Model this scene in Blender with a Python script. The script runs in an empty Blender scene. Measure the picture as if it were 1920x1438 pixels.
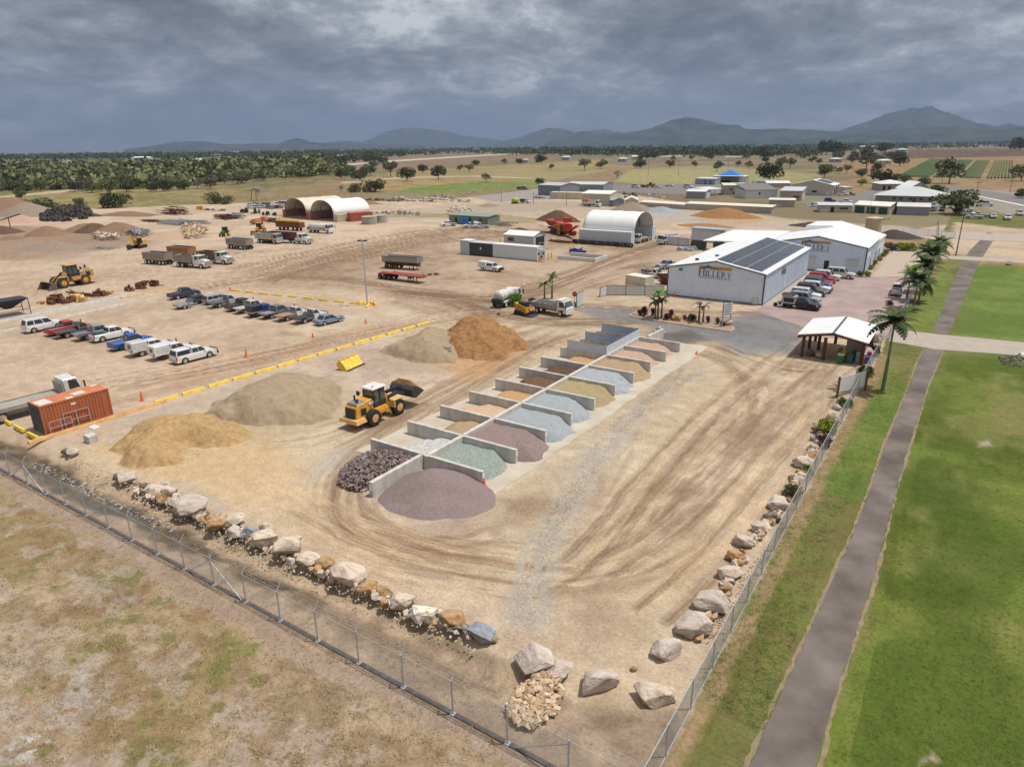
import bpy,bmesh,math,random
import numpy as np
from mathutils import Vector,Matrix
R=math.radians
rnd=random.Random(7)
S=bpy.context.scene
COL=S.collection
# ------------------------------------------------------------ camera, sky, sun, exposure
# site frame: +Y runs along the row of bays and the right hand fence, +X to the right of it, metres; a drone hovers at 24.5 m
HC,FPX,ROLL,PITCH,YAW=24.5,1280.0,R(0.7),R(19.2),R(33.7)
cam=bpy.data.cameras.new("camera");camo=bpy.data.objects.new("camera",cam);COL.objects.link(camo)
cam.sensor_width=36;cam.lens=24;cam.clip_start=0.5;cam.clip_end=90000
camo.location=(0,0,HC)
camo.rotation_euler=(Matrix.Rotation(YAW,3,'Z')@Matrix.Rotation(R(90)-PITCH,3,'X')@Matrix.Rotation(-ROLL,3,'Z')).to_euler()
S.camera=camo
S.view_settings.view_transform='Standard';S.view_settings.look='None'
S.view_settings.exposure=0.17;S.view_settings.gamma=1;S.view_settings.use_curve_mapping=False
SUN_EL,SUN_AZ=R(70),math.atan2(0.832,0.555)  # azimuth measured from +Y towards +X
sl=bpy.data.lights.new("sun",'SUN');sl.energy=3.75;sl.angle=R(0.6);sl.color=(1.0,0.95,0.87)
so=bpy.data.objects.new("sun",sl);COL.objects.link(so)
sd=Vector((math.sin(SUN_AZ)*math.cos(SUN_EL),math.cos(SUN_AZ)*math.cos(SUN_EL),math.sin(SUN_EL)))
so.rotation_euler=sd.to_track_quat('Z','Y').to_euler();so.location=(0,0,200)
W=bpy.data.worlds.new("World");S.world=W;W.use_nodes=True
nt=W.node_tree;nt.nodes.clear()
def N(nt,t,**k):
 n=nt.nodes.new(t)
 for a,v in k.items():setattr(n,a,v)
 return n
def math_(nt,op,a,b=None,c=None,clamp=False):
 n=N(nt,'ShaderNodeMath',operation=op,use_clamp=clamp)
 for i,v in enumerate((a,b,c)):
  if v is None:continue
  if isinstance(v,(int,float)):n.inputs[i].default_value=v
  else:nt.links.new(v,n.inputs[i])
 return n.outputs[0]
def ramp(nt,fac,stops):
 n=N(nt,'ShaderNodeValToRGB');e=n.color_ramp.elements
 while len(e)<len(stops):e.new(0.5)
 for q,(p,c)in zip(e,stops):q.position=p;q.color=(*c,1)if len(c)==3 else c
 nt.links.new(fac,n.inputs[0]);return n.outputs[0]
def mixc(nt,f,a,b,mode='MIX'):
 n=N(nt,'ShaderNodeMix',data_type='RGBA',blend_type=mode)
 for i,v in((0,f),(6,a),(7,b)):
  if isinstance(v,(int,float)):n.inputs[i].default_value=v
  elif isinstance(v,tuple):n.inputs[i].default_value=(*v,1)
  else:nt.links.new(v,n.inputs[i])
 return n.outputs[2]
def noise(nt,vec,scale,detail=4,rough=.55,dist=0):
 n=N(nt,'ShaderNodeTexNoise');n.inputs['Scale'].default_value=scale;n.inputs['Detail'].default_value=detail
 n.inputs['Roughness'].default_value=rough;n.inputs['Distortion'].default_value=dist
 if vec is not None:nt.links.new(vec,n.inputs['Vector'])
 return n.outputs['Fac']
sky=N(nt,'ShaderNodeTexSky',sky_type='NISHITA');sky.sun_disc=False
sky.sun_elevation=SUN_EL;sky.sun_rotation=SUN_AZ;sky.air_density=1.2;sky.dust_density=1.5
tc=N(nt,'ShaderNodeTexCoord');sep=N(nt,'ShaderNodeSeparateXYZ');nt.links.new(tc.outputs['Generated'],sep.inputs[0])
z=math_(nt,'MAXIMUM',sep.outputs[2],0.0)
zz=math_(nt,'ADD',z,0.30)
comb=N(nt,'ShaderNodeCombineXYZ')
nt.links.new(math_(nt,'DIVIDE',sep.outputs[0],zz),comb.inputs[0]);nt.links.new(math_(nt,'DIVIDE',sep.outputs[1],zz),comb.inputs[1])
mp=N(nt,'ShaderNodeMapping');mp.inputs['Rotation'].default_value=(0,0,-YAW);mp.inputs['Scale'].default_value=(2.2,2.1,1);mp.inputs['Location'].default_value=(3.1,1.7,0)
nt.links.new(comb.outputs[0],mp.inputs[0])
cv=mp.outputs[0]
big=noise(nt,cv,0.55,3,.5,.2);med=noise(nt,cv,1.7,8,.62,.3);fine=noise(nt,cv,5.5,6,.65)
dens=math_(nt,'ADD',math_(nt,'MULTIPLY',big,.42),math_(nt,'ADD',math_(nt,'MULTIPLY',med,.44),math_(nt,'MULTIPLY',fine,.16)))
# cloud base: slate storm cloud with paler, thinner breaks
cl=ramp(nt,dens,[(.385,(.112,.124,.138)),(.445,(.182,.196,.212)),(.495,(.280,.295,.312)),(.54,(.42,.44,.46)),(.60,(.78,.785,.79))])
# the storm sits ahead and to the left; clouds are thinner to the right
dotr=math_(nt,'ADD',math_(nt,'MULTIPLY',sep.outputs[0],math.cos(YAW)),math_(nt,'MULTIPLY',sep.outputs[1],math.sin(YAW)))
side=math_(nt,'MULTIPLY_ADD',dotr,.45,.98)
cl2=mixc(nt,1.0,cl,(1,1,1),'MULTIPLY')
cs=N(nt,'ShaderNodeVectorMath',operation='SCALE');nt.links.new(cl2,cs.inputs[0]);nt.links.new(side,cs.inputs['Scale'])
# rain veil near the horizon
veilf=math_(nt,'SUBTRACT',1.0,math_(nt,'MULTIPLY',z,11.0),clamp=True)
veil=mixc(nt,math_(nt,'MULTIPLY',veilf,.80),cs.outputs[0],(.196,.212,.232))
skyb=N(nt,'ShaderNodeVectorMath',operation='SCALE');nt.links.new(veil,skyb.inputs[0]);skyb.inputs['Scale'].default_value=12.0
# overhead the cover breaks and lets the blue and bright cloud through
brk=math_(nt,'MULTIPLY_ADD',z,2.6,-.85,clamp=True)
up=mixc(nt,.55,sky.outputs[0],(8.4,8.6,9.0))
fin=mixc(nt,brk,skyb.outputs[0],up)
bg=N(nt,'ShaderNodeBackground');bg.inputs['Strength'].default_value=0.083;nt.links.new(fin,bg.inputs[0])
wo=N(nt,'ShaderNodeOutputWorld');nt.links.new(bg.outputs[0],wo.inputs[0])
S.cycles.use_denoising=True;S.cycles.max_bounces=6;S.cycles.transparent_max_bounces=12
S.cycles.volume_bounces=0;S.cycles.caustics_reflective=False;S.cycles.caustics_refractive=False
# ------------------------------------------------------------ helpers
def G(px,py,z=0.0):
 """a pixel of the survey photograph -> the point of the site at height z"""
 x=(px-960)/FPX;y=-(py-719)/FPX
 c,s=math.cos(ROLL),math.sin(ROLL);x,y=x*c+y*s,-x*s+y*c
 dx,dy,dz=x,math.cos(PITCH)+y*math.sin(PITCH),-math.sin(PITCH)+y*math.cos(PITCH)
 t=-(HC-z)/dz;dx*=t;dy*=t
 c,s=math.cos(YAW),math.sin(YAW)
 return dx*c-dy*s,dx*s+dy*c
_M={}
def mat(name,col,rough=.7,metal=0.0,var=.12,scale=1.5,bump=0.0,bscale=8.0,col2=None,spec=.4,detail=4,streak=None):
 """procedural paint, dirt, metal, concrete ...: noise between two tones, optional bump, optional vertical streaking"""
 if name in _M:return _M[name]
 m=bpy.data.materials.new(name);m.use_nodes=True;t=m.node_tree
 b=t.nodes['Principled BSDF'];b.inputs['Roughness'].default_value=rough;b.inputs['Metallic'].default_value=metal
 b.inputs['Specular IOR Level'].default_value=spec
 o=N(t,'ShaderNodeTexCoord').outputs['Object']
 if streak:
  mpp=N(t,'ShaderNodeMapping');mpp.inputs['Scale'].default_value=streak;t.links.new(o,mpp.inputs[0]);o2=mpp.outputs[0]
 else:o2=o
 f=noise(t,o2,scale,detail)
 a=tuple(max(0,c*(1-var))for c in col);c2=col2 or tuple(min(1,c*(1+var))for c in col)
 t.links.new(ramp(t,f,[(.32,a),(.68,c2)]),b.inputs['Base Color'])
 if bump:
  bn=N(t,'ShaderNodeBump');bn.inputs['Strength'].default_value=bump;bn.inputs['Distance'].default_value=.5/bscale
  t.links.new(noise(t,o,bscale,5),bn.inputs['Height']);t.links.new(bn.outputs[0],b.inputs['Normal'])
 _M[name]=m;return m
class MB:
 """collects shapes and links them as ONE mesh object"""
 def __init__(s):s.v=[];s.f=[];s.mi=[];s.cur=0;s.T=Matrix.Identity(4)
 def add(s,vs,fs):
  n=len(s.v);T=s.T
  s.v+=[tuple(T@Vector(v))for v in vs];s.f+=[tuple(i+n for i in f)for f in fs];s.mi+=[s.cur]*len(fs);return s
 def box(s,x0,x1,y0,y1,z0,z1,tx=0,ty=0,tz=0):
  """axis box; tx, ty shrink the top on each side"""
  v=[(x0,y0,z0),(x1,y0,z0),(x1,y1,z0),(x0,y1,z0),(x0+tx,y0+ty,z1),(x1-tx,y0+ty,z1),(x1-tx,y1-ty,z1),(x0+tx,y1-ty,z1)]
  return s.add(v,[(0,3,2,1),(4,5,6,7),(0,1,5,4),(1,2,6,5),(2,3,7,6),(3,0,4,7)])
 def bar(s,p,q,w,h=None,n=4):
  """square (n=4) or round bar from p to q"""
  p,q=Vector(p),Vector(q);d=q-p;L=d.length
  if L<1e-6:return s
  m=d.to_track_quat('Z','Y').to_matrix();h=h or w;vs=[]
  for zc in(0,L):
   for i in range(n):
    a=2*math.pi*(i+.5)/n;k=1/math.cos(math.pi/n)
    vs.append(p+m@Vector((w/2*k*math.cos(a),h/2*k*math.sin(a),zc)))
  return s.add(vs,[(i,(i+1)%n,(i+1)%n+n,i+n)for i in range(n)]+[tuple(range(n))[::-1],tuple(range(n,2*n))])
 def cyl(s,p,q,r,r2=None,n=14,caps=True):
  p,q=Vector(p),Vector(q);d=q-p;L=d.length;m=d.to_track_quat('Z','Y').to_matrix();r2=r if r2 is None else r2;vs=[]
  for zc,rr in((0,r),(L,r2)):
   for i in range(n):
    a=2*math.pi*i/n;vs.append(p+m@Vector((rr*math.cos(a),rr*math.sin(a),zc)))
  fs=[(i,(i+1)%n,(i+1)%n+n,i+n)for i in range(n)]
  if caps:fs+=[tuple(range(n))[::-1],tuple(range(n,2*n))]
  return s.add(vs,fs)
 def lathe(s,axis_p,axis_q,prof,n=16):
  """prof: (t along the axis in metres, radius)"""
  p,q=Vector(axis_p),Vector(axis_q);m=(q-p).to_track_quat('Z','Y').to_matrix();vs=[]
  for t,r in prof:
   for i in range(n):
    a=2*math.pi*i/n;vs.append(p+m@Vector((r*math.cos(a),r*math.sin(a),t)))
  k=len(prof);fs=[(j*n+i,j*n+(i+1)%n,(j+1)*n+(i+1)%n,(j+1)*n+i)for j in range(k-1)for i in range(n)]
  return s.add(vs,fs+[tuple(range(n))[::-1],tuple(range((k-1)*n,k*n))])
 def prism(s,poly,y0,y1,plane='xz',inset=None):
  """polygon in a plane, pushed through the third axis; inset(a, b) -> how far each side pulls in at that point"""
  n=len(poly);vs=[]
  for y,sg in((y0,1),(y1,-1)):
   for a,b in poly:
    yy=y+(sg*inset(a,b)if inset else 0)
    vs.append((a,yy,b)if plane=='xz' else(yy,a,b)if plane=='yz' else(a,b,yy))
  return s.add(vs,[(i,(i+1)%n,(i+1)%n+n,i+n)for i in range(n)]+[tuple(range(n))[::-1],tuple(range(n,2*n))])
 def quad(s,a,b,c,d):return s.add([a,b,c,d],[(0,1,2,3)])
 def build(s,name,m,parent=None,smooth=False,bevel=0,fix=True,loc=None):
  me=bpy.data.meshes.new(name);me.from_pydata(s.v,[],s.f);me.update()
  ms=m if isinstance(m,(list,tuple))else[m]
  for q in ms:me.materials.append(q)
  if len(ms)>1:me.polygons.foreach_set('material_index',s.mi)
  if fix or bevel:
   bm=bmesh.new();bm.from_mesh(me)
   if fix:bmesh.ops.recalc_face_normals(bm,faces=bm.faces)
   if bevel:bmesh.ops.bevel(bm,geom=[e for e in bm.edges if len(e.link_faces)==2 and e.calc_face_angle(0)>.6],offset=bevel,segments=1,affect='EDGES',clamp_overlap=True)
   bm.to_mesh(me);bm.free()
  if smooth:me.polygons.foreach_set('use_smooth',[True]*len(me.polygons))
  return link(name,me,parent,loc)
def link(name,me,parent=None,loc=None):
 o=bpy.data.objects.new(name,me);COL.objects.link(o)
 if parent is not None:o.parent=parent
 if loc is not None:o.location=loc
 return o
def tag(o,label=None,cat=None,group=None,kind=None):
 for k,v in(('label',label),('category',cat),('group',group),('kind',kind)):
  if v:o[k]=v
 return o
def thing(name,loc,rz=0,label=None,cat=None,group=None):
 o=bpy.data.objects.new(name,None);COL.objects.link(o);o.empty_display_size=.3
 o.location=(loc[0],loc[1],loc[2]if len(loc)>2 else 0);o.rotation_euler=(0,0,R(rz))
 return tag(o,label,cat,group)
_kids={}
def dup(o,loc=None,rz=None,label=None,scale=None,group=None,rot=None,parent=None,mats=None):
 c=o.copy();COL.objects.link(c)
 if parent is not None:c.parent=parent
 if loc is not None:c.location=(loc[0],loc[1],loc[2]if len(loc)>2 else 0)
 if rz is not None:c.rotation_euler=(0,0,R(rz))
 if rot is not None:c.rotation_euler=rot
 if scale is not None:c.scale=scale if isinstance(scale,tuple)else(scale,)*3
 if label:c['label']=label
 if group:c['group']=group
 for ch in list(o.children):dup(ch,parent=c)
 return c
 # value noise for vertex work (numpy)
_rs=np.random.RandomState(3);_tab=_rs.rand(256,256)
def vnoise(x,y):
 xi=np.floor(x).astype(np.int64);yi=np.floor(y).astype(np.int64);fx=x-xi;fy=y-yi
 fx=fx*fx*(3-2*fx);fy=fy*fy*(3-2*fy)
 t=lambda a,b:_tab[a&255,b&255]
 return(t(xi,yi)*(1-fx)+t(xi+1,yi)*fx)*(1-fy)+(t(xi,yi+1)*(1-fx)+t(xi+1,yi+1)*fx)*fy
def fbm(x,y,o=4,g=.5):
 s=0;a=1;n=0
 for i in range(o):s=s+a*vnoise(x+17.3*i,y-9.1*i);n+=a;a*=g;x=x*2.03;y=y*2.03
 return s/n
def sst(x,a,b):
 t=np.clip((x-a)/(b-a),0,1);return t*t*(3-2*t)
def pwpoly(pts,z=0):return np.array([G(a,b,z)for a,b in pts])
def sdist(X,Y,P):
 """signed distance to a polygon (negative inside)"""
 d=np.full(X.shape,1e18);ins=np.zeros(X.shape,bool);n=len(P)
 for i in range(n):
  ax,ay=P[i];bx,by=P[(i+1)%n];ex,ey=bx-ax,by-ay
  t=np.clip(((X-ax)*ex+(Y-ay)*ey)/(ex*ex+ey*ey+1e-12),0,1)
  d=np.minimum(d,(X-ax-t*ex)**2+(Y-ay-t*ey)**2)
  c=((ay>Y)!=(by>Y))&(X<(bx-ax)*(Y-ay)/(by-ay+1e-18)+ax);ins^=c
 d=np.sqrt(d);return np.where(ins,-d,d)
 # ------------------------------------------------------------ the ground: one sheet from under the drone to the horizon
def lin(v):v=v/255;return v/12.92 if v<=.04045 else((v+.055)/1.055)**2.4
LIT=1.36
def C(r,g,b):return tuple(min(.92,lin(c)/LIT)for c in(r,g,b))  # colour of a level surface in full sun -> its albedo
def build_ground():
# rings of vertices about the drone, finest where the photograph looks
 a_f=np.linspace(-47,47,900);a_b=np.linspace(47,313,60)[1:-1]
 az=np.radians(np.concatenate([a_f,a_b]));na=len(az)
 yy=np.concatenate([np.linspace(1560,330,760),np.linspace(329,290,70)[1:],[286,282,279.5,277.5,276,275]])
 th=PITCH+np.arctan((yy-719)/FPX);rr=HC/np.tan(th);rr=np.concatenate([[6,10,14],rr[rr>15],[60000]])
 nr=len(rr)
 AZ,RR=np.meshgrid(az,rr);hx=-math.sin(YAW);hy=math.cos(YAW)
 X=RR*(np.sin(AZ)*math.cos(YAW)-np.cos(AZ)*math.sin(YAW));Y=RR*(np.sin(AZ)*math.sin(YAW)+np.cos(AZ)*math.cos(YAW))
 Xf,Yf=X.ravel(),Y.ravel();D=np.hypot(Xf,Yf)
 # warp so that no zone has a ruled edge
 def warp(s,a):return Xf+a*(fbm(Xf/s,Yf/s,4)-.5)*2,Yf+a*(fbm(Xf/s+50,Yf/s+31,4)-.5)*2
 w1=warp(2.2,1.0);w2=warp(9,4.0);w3=warp(40,22.0);w0=warp(.8,.35)
 col=np.zeros((len(Xf),3));fine=fbm(Xf/1.4,Yf/1.4,4);mid=fbm(Xf/7,Yf/7,5);wide=fbm(Xf/70,Yf/70,4);vfine=fbm(Xf/.35,Yf/.35,3)
 def put(mask,c,c2=None,sel=None):
  nonlocal col
  cc=np.array(c)[None,:]
  if c2 is not None:k=(fine*.5+mid*.5 if sel is None else sel)[:,None];k=sst(k,.36,.64);cc=cc*(1-k)+np.array(c2)[None,:]*k
  col=col*(1-mask[:,None])+cc*mask[:,None]
 def zone(pts,c,c2=None,soft=1.0,w=w1,op=1.0,sel=None,world=False,mod=None):
  P=np.array(pts)if world else pwpoly(pts)
  lo=P.min(0)-soft-25;hi=P.max(0)+soft+25
  m=np.zeros(len(Xf));q=(Xf>lo[0])&(Xf<hi[0])&(Yf>lo[1])&(Yf<hi[1])
  m[q]=1-sst(sdist(w[0][q],w[1][q],P),-soft/2,soft/2)
  if mod is not None:m=m*mod
  put(m*op,c,c2,sel)
 def stroke(pts,width,c,op=.8,streak=.35,along=9.0,soft=.6,world=False,thr=(.35,.65),seed=0,w=w1):
  P=np.array(pts,float)if world else pwpoly(pts)
  # round the corners
  for _ in range(2):
   Q=[P[0]]
   for i in range(len(P)-1):Q+=[P[i]*.75+P[i+1]*.25,P[i]*.25+P[i+1]*.75]
   P=np.array(Q+[P[-1]])
  lo=P.min(0)-width-2;hi=P.max(0)+width+2
  q=np.where((Xf>lo[0])&(Xf<hi[0])&(Yf>lo[1])&(Yf<hi[1]))[0]
  if not len(q):return
  x,y=w[0][q]*.2+Xf[q]*.8,w[1][q]*.2+Yf[q]*.8;best=np.full(len(q),1e9);sd_=np.zeros(len(q));ss=np.zeros(len(q));acc=0
  for i in range(len(P)-1):
   ax,ay=P[i];ex,ey=P[i+1]-P[i];L=math.hypot(ex,ey)+1e-9
   t=np.clip(((x-ax)*ex+(y-ay)*ey)/(L*L),0,1);dx=x-ax-t*ex;dy=y-ay-t*ey;d=np.hypot(dx,dy);k=d<best
   best[k]=d[k];sd_[k]=((ex*dy-ey*dx)/L)[k];ss[k]=(acc+t*L)[k];acc+=L
  m=1-sst(best,width*(1-soft)/2,width/2)
  nz=fbm(ss/along+seed*7.7,sd_/streak+seed,4,.6)
  ends=sst(ss,0,width*.8)*(1-sst(ss,acc-width*.8,acc))
  m=m*sst(nz,*thr)*ends;M_=np.zeros(len(Xf));M_[q]=m*op;put(M_,c)
  # far country: dry paddocks, patchwork
 put(np.ones(len(Xf)),C(132,118,92),C(146,134,104),sel=wide)
 zone([(-400,330),(-400,520),(60,400),(280,380),(520,372),(560,350),(700,330),(700,305),(200,300)],C(120,112,78),C(146,132,94),soft=12,w=w3,sel=mid)
 zone([(-300,480),(-300,345),(200,350),(420,356),(510,362),(520,378),(260,392),(100,388),(-60,400)],C(132,124,78),C(160,144,100),soft=8,w=w2,sel=mid)
 zone([(260,384),(470,360),(640,335),(700,345),(690,372),(520,376)],C(142,122,92),C(156,134,100),soft=5,w=w2)
 zone([(220,392),(330,378),(480,372),(520,380),(400,392),(280,398)],C(128,120,70),C(150,140,90),soft=4,w=w2)
 # racecourse and sports ground
 zone([(560,316),(700,297),(860,288),(1010,290),(1060,296),(900,306),(760,318),(640,322)],C(140,116,94),C(150,128,104),soft=8,w=w3)
 zone([(620,345),(760,322),(900,312),(1120,300),(1150,330),(1020,345),(980,352),(700,360)],C(158,134,92),C(170,150,104),soft=8,w=w3,sel=mid)
 zone([(760,332),(880,314),(1100,306),(1230,314),(1220,332),(1010,342)],C(164,150,106),C(154,138,98),soft=6,w=w2,sel=wide)
 zone([(1020,342),(1160,316),(1330,310),(1330,345),(1160,345)],C(146,124,98),C(156,134,108),soft=5,w=w2)
 zone([(1150,340),(1180,318),(1330,310),(1530,326),(1560,340),(1400,352),(1200,346)],C(156,148,100),C(164,154,110),soft=3,w=w1)
 for i in range(16):  # mown stripes
  zone([(1158+i*11,341),(1190+i*10.5,319),(1195.5+i*10.5,319),(1164+i*11,341)],C(176,168,124),soft=1.2,w=w1,op=.6)
 zone([(735,361),(775,352),(900,340),(1010,341),(1012,347),(960,356),(840,364)],C(116,132,68),C(132,144,80),soft=3,w=w2)
 zone([(745,364),(850,362),(1000,350),(1012,360),(930,370),(800,371)],C(134,124,90),C(156,134,104),soft=3,w=w2)
 # rows of crops to the right
 zone([(1560,316),(1600,298),(1750,282),(1990,276),(1990,350),(1700,350),(1620,335)],C(150,122,88),C(164,138,102),soft=10,w=w2,sel=mid)
 zone([(1560,300),(1640,296),(1740,292),(1722,297),(1640,302)],C(86,106,60),soft=6,w=w2)
 zone([(1600,292),(1700,281),(1995,279),(1995,291),(1800,296),(1700,297)],C(104,84,72),C(118,96,80),soft=8,w=w2)
 # strip around the right hand houses and the verge by the road
 zone([(1560,345),(1620,330),(1700,337),(1990,340),(1990,372),(1900,362),(1780,352),(1680,352),(1640,400),(1560,380)],C(150,124,92),C(164,138,104),soft=4,w=w2,sel=mid)
 zone([(1800,352),(1990,366),(1990,420),(1880,400),(1820,380)],C(168,158,148),C(158,146,134),soft=2,w=w1)
 # ---- the yard
 yard=[(-600,700),(-600,460),(-200,405),(60,396),(270,388),(520,378),(620,380),(760,376),(900,369),(985,362),(1010,358),(1180,364),(1480,412),(1700,432),(1830,414),(1990,420),(1990,500),(1750,462),(1675,640),(1480,960),(1330,1232),(1270,1400),(1120,1290),(930,1215),(860,1180),(760,1140),(640,1085),(560,1040),(470,1000),(380,960),(300,930),(190,900),(110,868),(0,812),(-200,760)]
 zone(yard,C(198,174,150),C(210,188,164),soft=1.5,w=w1,sel=mid)
 zone([(-400,640),(-400,430),(60,425),(300,450),(600,470),(700,530),(560,620),(300,760),(100,780),(-100,740)],C(190,166,142),C(202,180,156),soft=14,w=w2,op=.8)
 zone([(640,600),(900,560),(1200,560),(1500,600),(1650,640),(1500,900),(1330,1200),(1260,1270),(1000,1200),(700,1080),(440,960),(200,890),(160,850),(400,740)],C(202,182,154),C(212,194,168),soft=8,w=w2,op=.75)
 zone([(200,905),(150,860),(220,800),(440,790),(560,830),(620,900),(640,1000),(480,960)],C(218,190,150),C(208,176,132),soft=6,w=w1,op=.75)
 zone([(520,930),(640,870),(660,940),(760,1000),(700,1040),(560,1000)],C(206,186,160),soft=4,w=w1,op=.5)
 zone([(640,640),(700,640),(860,690),(840,720),(700,730),(560,720),(540,690)],C(186,164,152),C(200,178,160),soft=3,w=w1,op=.7)
 zone([(400,820),(560,800),(690,790),(720,840),(640,870),(480,860)],C(212,194,168),soft=4,op=.6)
 # pale road base at the back of the yard, grey gravel in front of the stone fence line
 zone([(560,402),(700,398),(900,382),(1180,378),(1500,412),(1700,425),(1680,445),(1400,425),(1200,412),(900,405),(700,416)],C(196,180,160),C(186,166,144),soft=6,w=w2,sel=mid,op=.85)
 zone([(1180,395),(1240,388),(1420,420),(1390,428),(1230,412)],C(182,178,172),soft=4,w=w2,op=.6)
 zone([(870,385),(1060,376),(1130,384),(1000,398),(900,396)],C(176,160,142),soft=4,w=w2,op=.6)
 zone([(640,398),(730,400),(930,402),(1010,410),(1000,420),(830,408),(700,408)],C(170,150,112),C(150,132,100),soft=3,w=w1,sel=mid,op=.8)
 # dark working soil by the heaps at far left
 zone([(-200,480),(-100,420),(60,425),(140,430),(280,432),(330,447),(180,470),(20,490)],C(168,142,120),C(150,124,104),soft=6,w=w2,op=.8)
 zone([(0,592),(60,585),(180,562),(300,545),(330,546),(160,576),(0,604)],C(192,186,178),soft=1,w=w0)
 zone([(1440,448),(1560,434),(1700,446),(1760,462),(1750,480),(1700,476),(1640,470),(1520,462)],C(150,142,136),C(164,152,142),soft=3,w=w1)
 zone([(1690,445),(1775,452),(1765,478),(1720,470)],C(206,188,172),C(176,160,144),soft=3,w=w1)
 # brown wheel marks
 dk=C(140,112,88);dk2=C(124,100,80);lt=C(222,194,158)
 zone([(480,540),(620,470),(860,425),(1010,430),(1180,440),(1300,440),(1260,500),(1130,560),(1300,590),(1640,610),(1400,640),(1100,620),(860,600),(700,545)],C(134,108,88),C(164,138,114),soft=9,w=w2,op=.8,mod=sst(mid*.6+wide*.4,.30,.52))
 for k,o in enumerate((-16,-9,-2,5,12,18)):
  stroke([(420+k*18,522+o*.9),(560,492+o),(700,462+o),(820,440+o*.7),(980,432+o*.5)],5.5,dk,.75,.5,18,thr=(.38,.6),seed=k)
 stroke([(300,560),(420,530),(560,512),(720,540),(860,556),(1040,572),(1230,590)],9,dk,.8,.7,14,seed=11)
 stroke([(560,490),(500,500),(480,514),(560,520),(700,524)],6,dk,.7,.6,10,seed=12)
 stroke([(700,545),(860,562),(960,560),(1060,520),(1180,476),(1290,446)],10,dk2,.75,.8,14,seed=13)
 stroke([(860,575),(1000,560),(1100,530),(1200,500),(1260,490)],9,dk,.75,.7,12,seed=14)
 stroke([(760,434),(860,430),(1000,440),(1180,472),(1300,470)],7,dk,.7,.6,12,seed=15)
 stroke([(830,560),(960,600),(1100,605),(1240,600),(1420,622),(1540,640)],7,dk2,.85,.7,9,seed=16,thr=(.3,.6))
 stroke([(840,600),(980,590),(1100,575),(1250,585),(1420,590),(1640,600)],8,dk,.85,.7,10,seed=17,thr=(.3,.6))
 stroke([(900,640),(1050,600),(1160,600)],7,dk,.6,.6,10,seed=18)
 stroke([(1010,420),(1130,470),(1240,480)],5,dk,.5,.5,10,seed=19)
 stroke([(730,560),(860,600),(880,640),(1000,650),(1100,620)],5,dk,.5,.5,10,seed=20)
 # round the bays
 stroke([(1010,640),(880,720),(760,790),(650,870),(620,930),(650,990),(740,1030),(900,1060),(1010,1050)],7,dk,.55,.5,9,seed=21)
 stroke([(1060,620),(900,700),(700,800),(600,850)],5,dk,.55,.4,12,seed=22)
 stroke([(560,980),(700,1040),(860,1070),(1010,1090),(1200,1060),(1300,980)],6,dk,.55,.4,8,seed=23,thr=(.42,.62))
 stroke([(640,1000),(780,1022),(900,1010),(960,990)],4,dk,.6,.4,5,seed=24)
 stroke([(1560,660),(1440,740),(1340,840),(1230,960),(1130,1030),(1000,1060)],9,dk,.55,.9,5,seed=25,thr=(.36,.62))
 stroke([(1600,700),(1500,800),(1420,900),(1330,1020),(1240,1120)],7,dk,.42,.8,5,seed=26,thr=(.4,.66))
 stroke([(1300,680),(1200,770),(1140,880),(1080,960)],4,dk,.36,.6,5,seed=27,thr=(.42,.62))
 stroke([(1330,640),(1480,700),(1560,690)],5,dk2,.75,.6,6,seed=28)
 stroke([(1290,650),(1400,690),(1420,760),(1330,850)],5,dk,.6,.5,6,seed=29)
 stroke([(1120,1100),(1280,1060),(1380,960),(1460,860)],5,lt,.5,.4,8,seed=30)
 stroke([(1180,1180),(1320,1080),(1440,900),(1540,740)],5,lt,.55,.4,10,seed=31)
 stroke([(440,880),(560,930),(640,1010),(800,1090),(950,1140)],5,lt,.6,.4,10,seed=32)
 for k,(a,b)in enumerate((((40,760),(300,700)),((120,770),(640,640)),((200,700),(560,660)),((420,690),(900,560)),((20,700),(200,660)),((260,720),(780,600)))):
  stroke([a,((a[0]+b[0])/2,(a[1]+b[1])/2+6),b],7,C(180,146,120)if k%2 else C(216,188,162),.6,.35,14,seed=40+k)
 for k,y0 in enumerate((480,500,520,555)):
  stroke([(-40,y0+8),(150,y0),(420,y0-8),(600,y0-14)],6,C(214,190,166)if k%2 else C(176,150,128),.5,.35,16,seed=50+k)
 for k in range(26):  # odd patches of damp dirt
  px,py=rnd.uniform(450,1500),rnd.uniform(560,1200);x,y=G(px,py)
  if-42<x<-26 and 30<y<84:continue
  if x>-9 or y<26:continue
  zone([(x-rnd.uniform(1,4),y),(x,y-rnd.uniform(.6,2)),(x+rnd.uniform(1,3),y+rnd.uniform(0,2)),(x,y+rnd.uniform(1,3))],dk,soft=2.2,w=w1,op=rnd.uniform(.25,.6),world=True)
  # crisp single wheel marks following the traffic
 flows=[[(420,530),(640,480),(860,440),(1000,436)],[(700,548),(960,562),(1120,510),(1290,450)],[(840,600),(1080,580),(1400,600),(1640,606)],[(1010,640),(760,790),(640,880),(640,980),(760,1040),(1000,1060)],[(1570,670),(1400,800),(1230,970),(1080,1060)],[(1620,700),(1480,850),(1350,1020),(1200,1150)],[(1500,650),(1340,760),(1200,900),(1100,1040),(980,1100)],[(560,960),(700,1030),(900,1090),(1100,1110)],[(60,760),(320,700),(640,640),(860,590)],[(60,560),(400,500),(700,450)],[(200,720),(520,660),(760,600),(1000,570)],[(300,480),(560,470),(900,420),(1180,400)],[(460,850),(600,840),(740,780),(1000,640)]]
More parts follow.
